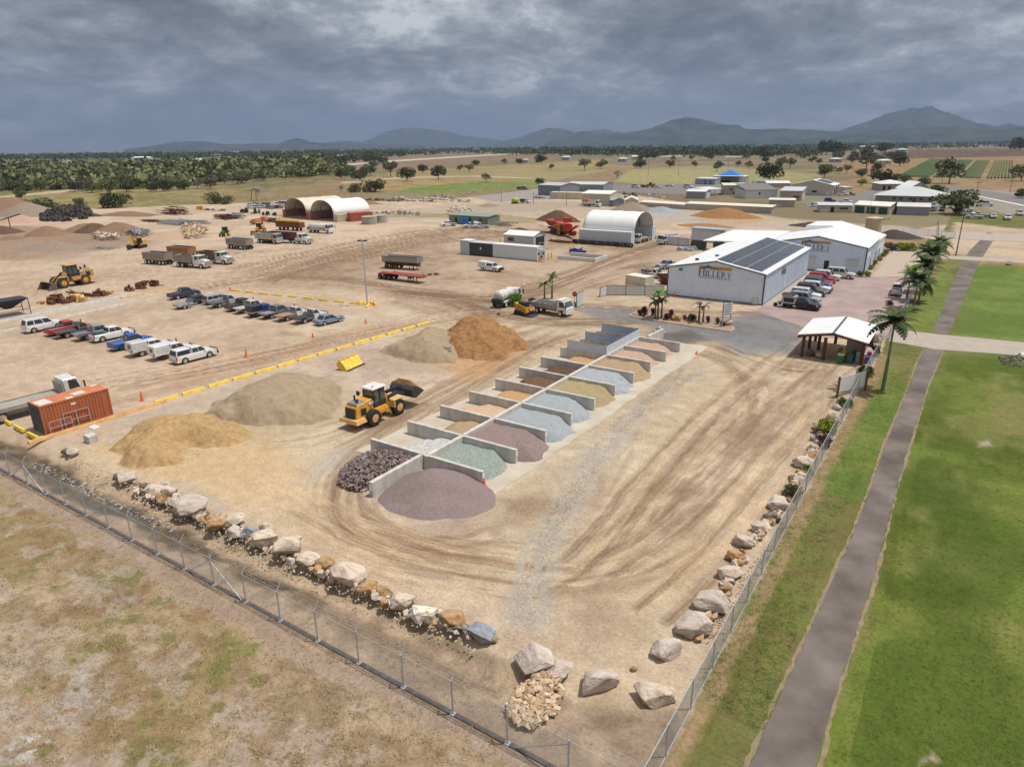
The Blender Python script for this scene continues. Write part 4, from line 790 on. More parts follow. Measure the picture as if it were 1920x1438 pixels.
 # lettering: serif capitals drawn as strokes
ink=mat('dark slate lettering',(.045,.055,.075),.5,var=.05);ochre=mat('ochre sign band',(.60,.27,.03),.5,var=.04);slateh=mat('slate hill emblem',(.13,.15,.18),.5,var=.1)
def letters(word,h_first,h,gap,b,x,z,thick=.13,dy=-.02):
 for k,ch in enumerate(word):
  H_=h_first if k==0 else h;tk=H_*thick;th=H_*.06;se=H_*.10
  def vst(x_,z0=0,z1=None):
   z1=H_ if z1 is None else z1;b.box(x_,x_+tk,dy,0,z+z0,z+z1)
   for zz_ in(0,H_-th):b.box(x_-se,x_+tk+se,dy-.004,0,z+zz_,z+zz_+th)
  def hst(x_,w_,zz_):b.box(x_,x_+w_,dy+.003,0,z+zz_-th/2,z+zz_+th/2)
  if ch=='H':w=H_*.72;vst(x);vst(x+w-tk);hst(x,w,H_*.52)
  elif ch=='I':w=tk;vst(x)
  elif ch=='L':w=H_*.52;vst(x);hst(x,w,th/2);b.box(x+w-th,x+w,dy,0,z,z+H_*.25)
  elif ch=='E':
   w=H_*.50;vst(x)
   for q in(th/2,H_/2,H_-th/2):hst(x,w,q)
   b.box(x+w-th,x+w,dy,0,z,z+H_*.22);b.box(x+w-th,x+w,dy,0,z+H_*.8,z+H_)
  elif ch=='R':
   w=H_*.66;vst(x);n=10;pr=None
   for j in range(n+1):
    a=math.pi/2-math.pi*j/n;p=(x+tk+H_*.16+H_*.2*math.cos(a),dy/2,z+H_*.73+H_*.24*math.sin(a))
    if pr:b.bar(pr,p,tk*.75,.02)
    pr=p
   hst(x,H_*.3,H_-th/2);hst(x,H_*.35,H_*.5);b.bar((x+tk+H_*.1,dy/2,z+H_*.5),(x+w,dy/2,z+th),tk,.02)
  elif ch=='Y':
   w=H_*.66;b.bar((x+.02,dy/2,z+H_),(x+w/2,dy/2,z+H_*.45),tk,.02);b.bar((x+w,dy/2,z+H_),(x+w/2,dy/2,z+H_*.45),tk*.6,.02);b.box(x+w/2-tk/2,x+w/2+tk/2,dy,0,z,z+H_*.5);b.box(x+w/2-tk,x+w/2+tk,dy,0,z,z+th)
  x+=w+gap
 return x
def ftext(s_,size,m,parent,loc,rot,name='lettering',space=1.0,ext=.01):
 c=bpy.data.curves.new('t','FONT');c.body=s_;c.size=size;c.extrude=ext;c.space_character=space;c.align_x='CENTER'
 o=bpy.data.objects.new('t',c);COL.objects.link(o);bpy.context.view_layer.update()
 me=bpy.data.meshes.new_from_object(o.evaluated_get(bpy.context.evaluated_depsgraph_get()));bpy.data.objects.remove(o);bpy.data.curves.remove(c)
 me.name=name;me.materials.clear();me.materials.append(m);q=link(name,me,parent,loc);q.rotation_euler=rot;return q
def company(parent,x,z,sc,rot=0,loc=None):
 """the company name under its ochre band with two slate hills; local x runs along the wall"""
 holder=parent
 def fin(b,nm,m):
  o=b.build(nm,m,holder)
  if loc is not None:o.location=loc;o.rotation_euler=(0,0,R(rot))
  return o
 W_=3.95*sc;b=MB();b.box(x,x+W_,-.055,-.031,z+1.16*sc,z+1.52*sc);fin(b,'sign_band',ochre)
 b=MB();hp=[(0,1.16),(.28,1.30),(.75,1.5),(1.05,1.66),(1.3,1.58),(1.55,1.40),(1.75,1.34),(2.0,1.40),(2.35,1.30),(2.7,1.16)]
 b.prism([(x+a*sc,z+q*sc)for a,q in hp[0:1]+hp[2:6]+[(1.5,1.24),(.9,1.17)]],-.075,-.056);b.prism([(x+(a)*sc,z+q*sc)for a,q in[(1.35,1.16),(1.6,1.30),(1.85,1.38),(2.15,1.34),(2.5,1.22),(2.8,1.16)]],-.08,-.056);fin(b,'hill_emblem',slateh)
 b=MB();b.add([(x+.55*sc,-.083,z+1.17*sc),(x+1.2*sc,-.083,z+1.27*sc),(x+1.45*sc,-.083,z+1.22*sc),(x+1.1*sc,-.083,z+1.17*sc)],[(0,1,2,3)]);fin(b,'emblem_highlight',white)
 b=MB();e=letters('HILLERY',.82*sc,.66*sc,.175*sc,b,x+.03*sc,z+.30*sc,dy=-.025);b.v=[(p[0],p[1]-.03,p[2])for p in b.v]
 k=(W_-.05)/(e-x-.17*sc);b.v=[(x+(p[0]-x)*k,p[1],p[2])for p in b.v];fin(b,'lettering',ink)
 b=MB();b.box(x,x+2.1*sc,-.05,-.03,z+.10*sc,z+.14*sc);b.box(x+3.62*sc,x+W_,-.05,-.03,z+.10*sc,z+.14*sc);fin(b,'sign_rule',ink)
 o=ftext('GROUP',.30*sc,ink,holder,(0,0,0),(R(90),0,0),space=1.5)
 o.location=(x+2.86*sc,-.035,z+.02*sc)
 if loc is not None:o.matrix_local=Matrix.Translation(Vector(loc))@Matrix.Rotation(R(rot),4,'Z')@Matrix.Translation((x+2.86*sc,-.035,z+.02*sc))@Matrix.Rotation(R(90),4,'X')
company(s1,5.35,3.42,1.36);company(s2,6.3,3.78,1.36)
company(s1,11.0,3.0,.8,90,(16.0,0,0))
# doors and windows
b=MB();b.box(11.0,11.9,-.04,.01,.05,2.15);b.build('door',mat('dark doorway timber',(.05,.025,.02),.7),s2)
shut=mat('pale roller shutter',(.60,.62,.63),.5,var=.03)
for x0_,x1_,m in((7.6,9.4,shut),(16.0-1.0,16.0+1.2,shut)):
 b=MB();b.box(x0_,x1_,-.06,.01,1.35,2.75);b.build('window_shutter',m,s2);b=MB();b.box(x0_-.1,x1_+.1,-.35,.0,2.85,2.93);b.build('awning',gutter,s2)
b=MB();b.box(15.75,17.3,-.05,.0,1.0,1.2);b.build('notice_board',_M['white sign plate'],s2)
for k,y in enumerate((1.8,5.2,9.2,13.5,18,24,30)):
 b=MB();b.box(15.98,16.05,y,y+(.6 if k%3 else.9),.5 if k%2 else 1.1,2.4);b.build('window_shutter',shut,s1)
for k,y in enumerate((2.5,6.5,10.5,14.2)):
 b=MB();b.box(18.38,18.46,y,y+.9,.1 if k%2 else 1.1,2.3);b.build('door' if k%2 else 'window',glass if k%2 else shut,s2)
b=MB();b.box(18.43,18.47,1.2,5.2,2.9,3.7);b.build('wall_sign',_M['white sign plate'],s2)
b=MB();b.box(14.4,15.3,-.35,-.03,.1,1.0);b.build('air_conditioner',mat('pale appliance shell',(.55,.56,.55),.5),s1)
b=MB();b.box(2.0,2.5,-.5,-.03,4.5,4.7);b.build('floodlight',steel_dk,s1)
def bld(name,label,A,B_,ty,depth,rise=.8,roof='gable',wc=(.5,.45,.36),rc=(.62,.60,.55),oh=.25,ridge='x',feats=(),h=None,cat=None):
 """A, B: photo pixels of the front wall's foot, left then right; ty: row of the wall top above A; local x runs A to B, y goes back"""
 a,c=Vector(G(*A)),Vector(G(*B_));L=(c-a).length;H_=h or HT(A[0],A[1],ty);t=thing(name,(a.x,a.y,0),math.degrees(math.atan2(c.y-a.y,c.x-a.x)),label,cat or name.replace('_',' '))
 wm=ribmat(f"wall sheeting {wc}",wc,.8,'X',.6,.3);rm=ribmat(f"roof sheeting {rc}",rc,.9,'Y' if ridge=='y' else 'X',.5,.25)
 D=depth;b=MB();g=roof=='gable'
 if g and ridge=='y':b.add([(0,0,-.1),(L,0,-.1),(L,0,H_),(L/2,0,H_+rise),(0,0,H_),(0,D,-.1),(L,D,-.1),(L,D,H_),(L/2,D,H_+rise),(0,D,H_)],[(0,1,2,3,4),(6,5,9,8,7),(1,6,7,2),(5,0,4,9)])
 elif g:b.add([(0,0,-.1),(0,D,-.1),(0,D,H_),(0,D/2,H_+rise),(0,0,H_),(L,0,-.1),(L,D,-.1),(L,D,H_),(L,D/2,H_+rise),(L,0,H_)],[(0,1,2,3,4),(6,5,9,8,7),(1,6,7,2),(5,0,4,9)])
 elif roof=='open':
  n=max(2,int(L/4)+1)
  for i in range(n):
   for yy in(.15,D-.15):b.box(i*(L-.2)/(n-1),i*(L-.2)/(n-1)+.2,yy-.1,yy+.1,-.1,H_)
 else:b.box(0,L,0,D,-.1,H_)
 b.build('post' if roof=='open' else 'wall',wm,t);b=MB();o=oh;k=.1
 if g and ridge=='y':
  for xa,za,xb,zb in((-o,H_-rise*o/(L/2),L/2,H_+rise),(L/2,H_+rise,L+o,H_-rise*o/(L/2))):b.add([(xa,-o,za),(xb,-o,zb),(xb,D+o,zb),(xa,D+o,za),(xa,-o,za+k),(xb,-o,zb+k),(xb,D+o,zb+k),(xa,D+o,za+k)],[(0,3,2,1),(4,5,6,7),(0,1,5,4),(1,2,6,5),(2,3,7,6),(3,0,4,7)])
 elif g:
  for ya,za,yb,zb in((-o,H_-rise*o/(D/2),D/2,H_+rise),(D/2,H_+rise,D+o,H_-rise*o/(D/2))):b.add([(-o,ya,za),(L+o,ya,za),(L+o,yb,zb),(-o,yb,zb),(-o,ya,za+k),(L+o,ya,za+k),(L+o,yb,zb+k),(-o,yb,zb+k)],[(0,3,2,1),(4,5,6,7),(0,1,5,4),(1,2,6,5),(2,3,7,6),(3,0,4,7)])
 elif roof=='hip':
  q=min(L,D)/2;b.add([(-o,-o,H_),(L+o,-o,H_),(L+o,D+o,H_),(-o,D+o,H_)]+([(q,D/2,H_+rise),(L-q,D/2,H_+rise)]if L>D else[(L/2,q,H_+rise),(L/2,D-q,H_+rise)]),[(0,3,2,1),(0,1,5,4),(1,2,5),(2,3,4,5),(3,0,4)]if L>D else[(0,3,2,1),(0,1,4),(1,2,5,4),(2,3,5),(3,0,4,5)])
 else:b.add([(-o,-o,H_),(L+o,-o,H_),(L+o,D+o,H_+rise),(-o,D+o,H_+rise),(-o,-o,H_+k),(L+o,-o,H_+k),(L+o,D+o,H_+rise+k),(-o,D+o,H_+rise+k)],[(0,3,2,1),(4,5,6,7),(0,1,5,4),(1,2,6,5),(2,3,7,6),(3,0,4,7)])
 b.build('roof',rm,t)
 for f in feats:  # (kind, u0, u1, z0, z1[, material]) on the front wall; kinds ending in ':r' go on the right end wall
  kd,u0,u1,z0,z1=f[:5];m=f[5]if len(f)>5 else glass;b=MB();nm=kd.split(':')[0]
  if kd.endswith(':r'):b.box(L-.02,L+.05,u0*D,u1*D,z0*H_,z1*H_)
  else:b.box(u0*L,u1*L,-.05,.02,z0*H_,z1*H_)
  b.build(nm,m,t)
 return t,L,H_,D
cream=(.52,.47,.37);beige=(.42,.36,.30);greyw=(.20,.22,.25);lgrey=(.36,.38,.41);creamr=(.66,.60,.50);whiter=(.66,.66,.65);gdoor=mat('dark green roller door',(.03,.085,.06),.5);ddoor=mat('dark opening',(.03,.03,.032),.9)
BL2=[
dict(name='shed',label='dark grey steel shed leftmost behind the cream containers',A=(1009,366),B_=(1050,368),ty=347,depth=16,rise=1.0,ridge='x',wc=greyw,rc=(.42,.43,.43)),
dict(name='shed',label='long pale roofed grey shed with murky graffiti behind the cream containers',A=(1061,359),B_=(1131,360),ty=346,depth=20,rise=1.0,wc=(.26,.29,.33),rc=(.50,.50,.49)),
dict(name='shed',label='tall plain cream shed right of the cream containers',A=(1091,385),B_=(1143,387),ty=363,depth=13,rise=1.0,wc=cream,rc=(.72,.70,.64)),
dict(name='shed',label='small dark grey shed between tall cream shed and long beige ones',A=(1149,388),B_=(1170,387),ty=376,depth=6,rise=.9,ridge='y',wc=greyw,rc=(.34,.36,.37)),
dict(name='shed',label='cream gabled end unit at the left of the long beige sheds',A=(1172,386),B_=(1196,386),ty=376,depth=12,rise=1.2,ridge='y',wc=cream,rc=creamr),
dict(name='storage_shed',label='long low beige storage shed, the left hand one of two',A=(1198,387),B_=(1284,393),ty=379,depth=8,rise=.5,wc=beige,rc=creamr),
dict(name='storage_shed',label='long low beige storage shed, the right hand one of two',A=(1285,393),B_=(1446,401),ty=382,depth=9,rise=.5,wc=beige,rc=creamr),
dict(name='storage_shed',label='short beige storage shed beside the road, right of the long ones',A=(1441,388),B_=(1489,389),ty=375,depth=7,rise=.5,wc=beige,rc=creamr),
dict(name='shed',label='small mid grey shed with white door behind the long beige sheds',A=(1286,372),B_=(1322,373),ty=359,depth=9,rise=.8,wc=(.30,.31,.33),rc=(.62,.64,.66),feats=(('door:r',.2,.8,.02,.8,shut),)),
dict(name='carport',label='open lean-to roof joining the grey shed and the beige building',A=(1326,368),B_=(1354,366),ty=356,depth=9,rise=.6,roof='open',wc=(.3,.3,.3),rc=(.6,.6,.58)),
dict(name='building',label='beige block building with small dark openings and cream roof',A=(1356,366),B_=(1399,366),ty=348,depth=12,rise=.5,roof='flat',wc=beige,rc=creamr,feats=(('window',.3,.38,.45,.7),('window',.62,.72,.15,.4),('window',.42,.5,.1,.3))),
dict(name='building',label='building with brown shingle roof and white box wall',A=(1398,373),B_=(1456,372),ty=357,depth=14,rise=2.2,roof='flat',wc=(.62,.64,.66),rc=(.17,.15,.14),feats=(('emblem',.40,.46,.45,.7,steel_dk),)),
dict(name='building',label='beige workshop with grey roof right of the brown roofed one',A=(1461,376),B_=(1502,377),ty=358,depth=14,rise=1.0,roof='flat',wc=beige,rc=(.48,.50,.52),feats=(('window',.62,.9,.3,.5),('door:r',.3,.7,.02,.6,cream if False else shut))),
dict(name='building',label='blue grey weatherboard hut with two blue doors',A=(1303,346),B_=(1340,347),ty=335,depth=8,rise=.4,roof='flat',wc=(.30,.36,.42),rc=(.58,.58,.55),feats=(('door',.48,.56,.02,.7,mat('blue door paint',(.06,.14,.28),.5)),('door',.74,.82,.02,.7,_M['blue door paint']))),
dict(name='building',label='grey hall with wide green doors and white end panel',A=(1336,344),B_=(1396,345),ty=331,depth=10,rise=.4,roof='flat',wc=(.32,.35,.36),rc=(.62,.60,.55),feats=(('door',.25,.56,.02,.5,gdoor),('end_panel',.80,.99,.02,.98,white))),
dict(name='carport',label='green roofed open shelter beside the big dark tree',A=(1410,349),B_=(1448,350),ty=340,depth=9,rise=.6,roof='open',wc=(.04,.05,.05),rc=(.16,.28,.20)),
dict(name='shed',label='big beige shed with three banks of solar panels on its roof',A=(1482,366),B_=(1561,368),ty=347,depth=18,rise=2.4,ridge='y',wc=cream,rc=(.70,.70,.67),feats=(('door:r',.10,.3,.02,.8,ddoor),('door:r',.40,.6,.02,.8,ddoor),('door:r',.7,.9,.02,.8,ddoor),('window',.5,.62,.3,.5),('door',.84,.92,.02,.4,shut))),
dict(name='shed',label='low white roofed lean-to left of the big beige shed',A=(1438,352),B_=(1482,352),ty=344,depth=10,rise=.8,roof='flat',wc=beige,rc=(.68,.68,.66)),
dict(name='building',label='cream cottage with a verandah and flat grey roof',A=(1535,398),B_=(1597,399),ty=385,depth=8,rise=.4,roof='flat',wc=cream,rc=(.50,.51,.52),oh=.5,feats=(('door',.35,.46,.02,.75,ddoor),('window',.62,.88,.45,.7),('verandah_wall',.05,.3,.02,.45,shut))),
dict(name='garage',label='cream garage with three dark green roller doors',A=(1600,399),B_=(1666,403),ty=384,depth=9,rise=1.1,wc=cream,rc=(.70,.67,.58),feats=(('roller_door',.04,.30,.02,.84,gdoor),('roller_door',.38,.62,.02,.84,gdoor),('roller_door',.71,.95,.02,.84,gdoor))),
dict(name='shed',label='grey sheeted shed right of the green doored garage',A=(1680,403),B_=(1741,405),ty=387,depth=8,rise=1.0,wc=(.26,.28,.31),rc=(.56,.54,.50)),
dict(name='house',label='large grey house with a wide pale hipped roof',A=(1640,380),B_=(1768,384),ty=366,depth=20,rise=3.2,roof='hip',wc=(.28,.29,.31),rc=(.48,.49,.49),oh=1.0,feats=tuple(('window',u,u+.05,.45,.75)for u in(.26,.36,.5,.66,.78))+(('door',.56,.60,.05,.75,rust),)),
dict(name='house',label='beige house with pale hipped roof behind the large grey house',A=(1649,358),B_=(1700,358),ty=345,depth=14,rise=1.8,roof='hip',wc=beige,rc=(.62,.61,.58),oh=.8,feats=(('window',.1,.2,.1,.7,ddoor),('window',.3,.4,.1,.7,ddoor))),
dict(name='house',label='house with a bright white gabled roof behind the large grey house',A=(1700,366),B_=(1742,366),ty=354,depth=14,rise=3.0,roof='gable',ridge='y',wc=(.5,.5,.5),rc=(.72,.74,.76),oh=.8),
dict(name='kiosk_hut',label='tiny cream hut behind the big beige shed',A=(1583,362),B_=(1597,361),ty=352,depth=4,rise=.3,roof='flat',wc=cream,rc=(.5,.5,.5)),
dict(name='shed',label='green corrugated long hut behind the white tray utes',A=(842,419),B_=(915,424),ty=403,depth=6.5,rise=.6,roof='flat',wc=(.17,.22,.17),rc=(.22,.27,.22),feats=(('door',.16,.22,.02,.75,ddoor),('window',.52,.58,.4,.8),('window',.78,.85,.4,.8))),
]
for q in BL2:bld(**q)
big=[o for o in COL.objects if o.get('label')=='big beige shed with three banks of solar panels on its roof'][0]
for k in range(3):
 b=MB();u=(k+.35)*5.2;Lb=0
 rr_=[c for c in big.children if c.name.startswith('roof')][0];xs_=[v.co.x for v in rr_.data.vertices];Lb=max(xs_)-.25;ev_=sorted(v.co.z for v in rr_.data.vertices)[0];ap_=max(v.co.z for v in rr_.data.vertices)
 f_=lambda x:ev_+.1+(ap_-ev_-.1)*(Lb+.25-x)/(Lb/2+.25)+.12
 xa,xb=Lb*.56,Lb*.88;b.add([(xa,u,f_(xa)),(xb,u,f_(xb)),(xb,u+3.6,f_(xb)),(xa,u+3.6,f_(xa))],[(0,1,2,3)]);b.build('solar_panel',pv,rr_,fix=False)
b=MB();t=thing('shade_sail',G(1368,345),0,'bright blue pyramid shade sail rising behind the grey hall','shade sail')
b.add([(-7,-5,5.2),(7,-5,5.2),(7,5,5.2),(-7,5,5.2),(0,0,8.6)],[(0,1,4),(1,2,4),(2,3,4),(3,0,4)]);b.build('canopy',mat('blue shade cloth',(.02,.17,.55),.7),t,fix=False)
for x in(-6.8,6.8):
 for y in(-4.8,4.8):b=MB();b.bar((x,y,0),(x,y,5.3),.16);b.build('post',steel_dk,t)
 # far roofs among the trees
far_b=[((262,301),15,'white','long white grandstand like building with columns, far left'),((90,313),6,'white','small white far house by the open field at left'),((126,312),9,'grey','small far white shed left of the blue roofs'),((132,316),12,'blue','far house with a vivid blue roof'),((182,312),12,'cream','far house with a pale cream hipped roof'),((50,330),7,'grey','pale roofed far house at far left in the trees'),((150,330),5,'grey','little pale shed under the blue roofed house'),
((298,308),8,'cream','far pale roofed house in the trees, first of a run'),((318,310),7,'white','far white roofed house in the trees, second of the run'),((340,308),9,'white','far white roofed house in the trees, third of the run'),((370,307),10,'white','far bright white hipped house, fourth of the run'),((400,308),14,'grey','far long grey green roof, last of the run'),((402,295),9,'white','far white shed above the run of houses'),((437,287),8,'white','far white farmhouse near the horizon, left of centre'),((500,286),7,'grey','far pale shed near the horizon'),((530,290),8,'white','far bright roofed house beside the racecourse road'),
((612,283),10,'grey','far low building near the horizon before the racecourse'),((565,298),5,'cream','tiny cream racecourse stable'),((596,295),6,'cream','second small cream racecourse stable'),((640,299),12,'white','long white racecourse stand'),((672,299),7,'cream','cream racecourse building beside the long stand'),((694,299),6,'white','small white racecourse shed at the rails'),((512,330),9,'arch','pale farm tunnel shed at the edge of the left woodland'),((806,283),5,'white','far white roofed house behind the racecourse'),((890,283),5,'white','small far white roof behind the racecourse centre'),((912,283),4,'white','smaller far white roof right of the previous'),
((1060,301),7,'blue','sports club building with pale blue walls'),((1166,304),8,'blue','small pale blue sports pavilion by the fields'),((1194,300),10,'cream','two level cream sports clubhouse with blue grey roof'),((1256,301),19,'dark','long low dark shelter beyond the sports field'),((1373,302),15,'dark','second long dark shelter right of the sports field'),((985,306),4,'grey','small grey toilet block on the sports field'),((1620,279),14,'white','long white glasshouse like farm shed near the horizon'),((1688,287),10,'grey','far grey farm shed above the crop rows'),
((1566,305),12,'grey','grey house among the trees above the road'),((1657,308),14,'cream','long pale roofed farm shed beside the crop fields'),((1458,280),6,'blue','far blue grey roof near the horizon, right of centre'),((1395,273),3,'white','tiny far white roof at the wood edge'),((660,330),16,'grey','low grey club building beside trees at centre left')]
wcs={'white':((.62,.62,.60),(.72,.72,.71)),'grey':((.40,.40,.40),(.50,.51,.52)),'blue':((.30,.42,.48),(.10,.24,.46)),'cream':((.55,.50,.42),(.66,.62,.54)),'dark':((.08,.08,.08),(.30,.28,.27)),'arch':((.6,.6,.58),(.7,.7,.68))}
for(px,py),hw,kd,lab in far_b:
 d=math.hypot(*G(px,py));hgt=max(2.6,min(6.5,d*.0042));w_,r_=wcs[kd]
 if kd=='blue' and py>302 or px in(1060,1166):r_=(.55,.60,.62)
 if(px,py)==(132,316):w_=(.6,.6,.6);r_=(.06,.20,.46)
 bld('shelter' if kd=='dark' else 'house' if 'house' in lab else 'building',lab,(px-hw,py),(px+hw,py),0,min(14,hw*d/FPX*1.2),hgt*.4,'open' if kd=='dark' else rnd.choice(('hip','gable')),w_,r_,.5,'x',(('window',.2,.3,.4,.7),('window',.6,.75,.4,.7))if hw>6 and kd!='dark' else(),hgt)
 # ------------------------------------------------------------ dome shelters
cloth=mat('white shelter fabric',(.76,.75,.73),.55,var=.03,scale=.4);clothc=mat('aged cream shelter fabric',(.60,.54,.44),.65,var=.08,scale=.4);clothin=mat('dim fabric underside',(.50,.47,.42),.8,var=.05)
def dome(label,corner,rz,span,length,rise,base,m,wallm,nseg=18,back=True,bays=4):
 """fabric arch on low side walls; local x across the span, y along; the mouth is at y = 0"""
 t=thing('dome_shelter',(*corner,0),rz,label,'shelter');ny=bays*4
 b=MB();vs=[]
 for j in range(ny+1):
  sag=.10*math.sin(math.pi*((j%4)/4));
  for i in range(nseg+1):
   a=math.pi*i/nseg;vs.append((span/2-(span/2+.15)*math.cos(a),length*j/ny,base+(rise-sag)*math.sin(a)**.85))
 fs=[(j*(nseg+1)+i,j*(nseg+1)+i+1,(j+1)*(nseg+1)+i+1,(j+1)*(nseg+1)+i)for j in range(ny)for i in range(nseg)]
 b.add(vs,fs);o=b.build('canopy',m,t,smooth=True,fix=False);md=o.modifiers.new('thickness','SOLIDIFY');md.thickness=.05
 b=MB()
 for j in range(0,ny+1,4):
  pr=None
  for i in range(nseg+1):
   a=math.pi*i/nseg;p=(span/2-(span/2)*math.cos(a),length*j/ny,base+(rise-.16)*math.sin(a)**.85-.06)
   if pr:b.bar(pr,p,.12)
   pr=p
 b.build('frame',rust,t)
 for x in(0,span):
  b=MB();s_=-1 if x==0 else 1;b.box(min(x,x+s_*2.3),max(x,x+s_*2.3),0,length,-.05,base,0,0)
  n=int(length/.35)
  for i in range(n):b.box(x+s_*2.3-.03,x+s_*2.3+.03,i*.35+.05,i*.35+.2,.1,base-.1)
  b.build('side_wall',wallm,t)
 if back:b=MB();b.box(0,span,length-.1,length,-.05,base+rise*.5,span*.12);b.build('end_wall',wallm,t)
 return t
wwall=mat('white corrugated container wall',(.56,.59,.62),.5,var=.06);rwall=mat('rust red container wall',(.28,.12,.09),.8,var=.25,scale=1);cwall=mat('cream container wall',(.52,.44,.32),.8,var=.1)
# the white one by the tyre row: mouth towards +X
dome('bright white fabric dome shelter on container walls with tyres along its foot',(-71.6,164.6),90,11.5,14.8,4.4,3.5,cloth,wwall,bays=4,back=False)
A_=G(536,407);B2_=G(572,411)
dome('cream aged fabric dome shelter, the left of the adjoining pair',A_,math.degrees(math.atan2(G(574,412)[1]-A_[1],G(574,412)[0]-A_[0])),math.hypot(G(576,412)[0]-A_[0],G(576,412)[1]-A_[1]),17,4.6,2.6,clothc,rwall)
A2_=G(585,412);w2_=math.hypot(G(626,416)[0]-A2_[0],G(626,416)[1]-A2_[1])
dome('white fabric dome shelter, the right of the adjoining pair',A2_,math.degrees(math.atan2(G(626,416)[1]-A2_[1],G(626,416)[0]-A2_[0])),w2_,16,4.6,2.5,cloth,cwall)
# ------------------------------------------------------------ containers and tanks
def container(loc,rz,label,col,L=6.06,Wd=2.44,H_=2.59,dcol=None,name='shipping_container',top=None,cat='container',patches=False,rib=.28):
 t=thing(name,loc,rz,label,cat);m=mat(f'container paint {col}',col,.7,var=.14,scale=1.2,streak=(1,1,.25));md=mat(f'container door paint {dcol or col}',dcol or col,.6,var=.1)
 b=MB();b.box(.05,L-.05,.05,Wd-.05,.12,H_-.04)
 for i in range(int((L-.5)/rib)):
  x=.25+i*rib;b.box(x,x+rib*.5,0.01,Wd-.01,.16,H_-.14)
 for x in(0,L-.16):
  for y in(0,Wd-.16):b.box(x,x+.16,y,y+.16,0,H_)
 for z_ in(0,H_-.13):b.box(.16,L-.16,0,.08,z_,z_+.13);b.box(.16,L-.16,Wd-.08,Wd,z_,z_+.13)
 b.build('body',m,t);b=MB();b.box(.02,L-.02,.02,Wd-.02,H_-.03,H_+.01);b.build('roof',mat(f'container roof {top or col}',top or col,.75,var=.10,scale=.8),t)
 for k in(0,1):
  b=MB();b.box(-.02,.02,.17+k*(Wd/2-.16),Wd/2-.01+k*(Wd/2-.16),.15,H_-.15)
  for q in(.3,.75):b.bar((-.045,.17+q*(Wd/2-.2)+k*(Wd/2-.16),.15),(-.045,.17+q*(Wd/2-.2)+k*(Wd/2-.16),H_-.15),.04)
  b.build('door',md,t)
 if patches:
  for x0_,x1_,y0_,y1_ in((.2,1.3,.3,1.9),(2.4,3.0,.1,.6),(3.3,4.3,.6,1.5),(5.4,5.9,1.9,2.3)):
   b=MB();P_=rough_edge([(x0_,y0_),(x1_,y0_),(x1_,y1_),(x0_,y1_)],.3,.08,int(x0_*9));b.add([(p[0],p[1],H_+.014)for p in P_],[tuple(range(len(P_)))]);b.build('roof_patch',dwhite,t,fix=False)
 return t
c=G(86,816);oc=container((c[0]-0,c[1],0),88.5,'rusty orange shipping container with grey doors at the left kerb',(.42,.13,.055),dcol=(.10,.12,.14),top=(.50,.17,.08),patches=True,H_=2.75)
b=MB();b.box(2.6,3.0,-.012,0.0,2.1,2.3);b.build('label_plate',_M['white sign plate'],oc)
# two gate frames leaning on it
for k,(u,ln,h_)in enumerate(((.35,1.9,1.15),(1.7,2.2,1.5))):
 p=Vector((c[0],c[1]))+Vector((math.cos(R(88.5)),math.sin(R(88.5))))*u;t=thing('steel_gate',(p.x+.22+.2*(1-k),p.y,.02),88.5,('short' if k==0 else 'tall')+' galvanised gate frame leaning on the orange container','gate')
 b=MB()
 for p_,q_ in(((0,0,0),(ln,0,0)),((0,.15,h_),(ln,.15,h_)),((0,0,0),(0,.15,h_)),((ln,0,0),(ln,.15,h_)),((ln/2,0,0),(ln/2,.15,h_)),((0,.08,h_*.5),(ln,.08,h_*.5))):b.bar(p_,q_,.05)
 b.build('frame',galv,t)
c=G(658,416);container(c,math.degrees(math.atan2(G(694,413)[1]-c[1],G(694,413)[0]-c[0])),'orange red container at the right side of the dome shelters',(.40,.10,.05),L=8.5,H_=2.9)
c=G(648,415);container(c,60,'pale grey container end between dome shelter and orange red one',(.42,.45,.47),L=6,H_=2.6)
for k in range(5):
 c=G(1031+k*12.0,373+k*.35);container((c[0],c[1]),10,('leftmost','second','third','fourth','rightmost')[k]+' of the five cream containers in a row before the grey sheds',(.56,.50,.38),L=3.2 if k else 4.0,Wd=6.0,H_=3.1)
c=G(1172,537);container(c,-12,'cream site office container behind the white sheet fence',(.58,.55,.45),L=4.4,Wd=2.6,H_=2.1,top=(.64,.61,.52))
# fuel depot: grey box, dark store, long white tank, hut
xg,yg=G(863,477);yb=130.7
def boxob(name,x0,x1,y0,y1,h_,m,label,cat,rm=None,z0=0):
 t=thing(name,(x0,y0,z0),0,label,cat);b=MB();b.box(0,x1-x0,0,y1-y0,-.05,h_);b.build('body',m,t,bevel=.03);b=MB();b.box(-.05,x1-x0+.05,-.05,y1-y0+.05,h_+.002,h_+.09);b.build('roof',rm or white,t);return t
boxob('storage_box',-101.6,-98.9,yb,yb+2.9,3.3,mat('light grey panel',(.46,.49,.51),.5,var=.04),'light grey box at the left end of the fuel depot','storage box')
t=boxob('storage_container',-98.85,-92.2,yb+.05,yb+3.0,3.0,ribmat('charcoal corrugated steel',(.045,.055,.065),.3,'X',.5,.7),'charcoal corrugated store between the grey box and the white tank','container',mat('light grey panel',(0,0,0)))
b=MB();b.box(3.1,3.45,-.07,-.051,1.5,2.1);b.build('notice',white,t)
t=thing('fuel_tank',(-92.1,yb,0),0,'long white fuel tank container with white roof','tank');b=MB();b.box(0,12.0,0,2.6,.1,3.0)
for i in range(6):b.box(0,12.0,-.02,.0,.45+i*.42,.49+i*.42)
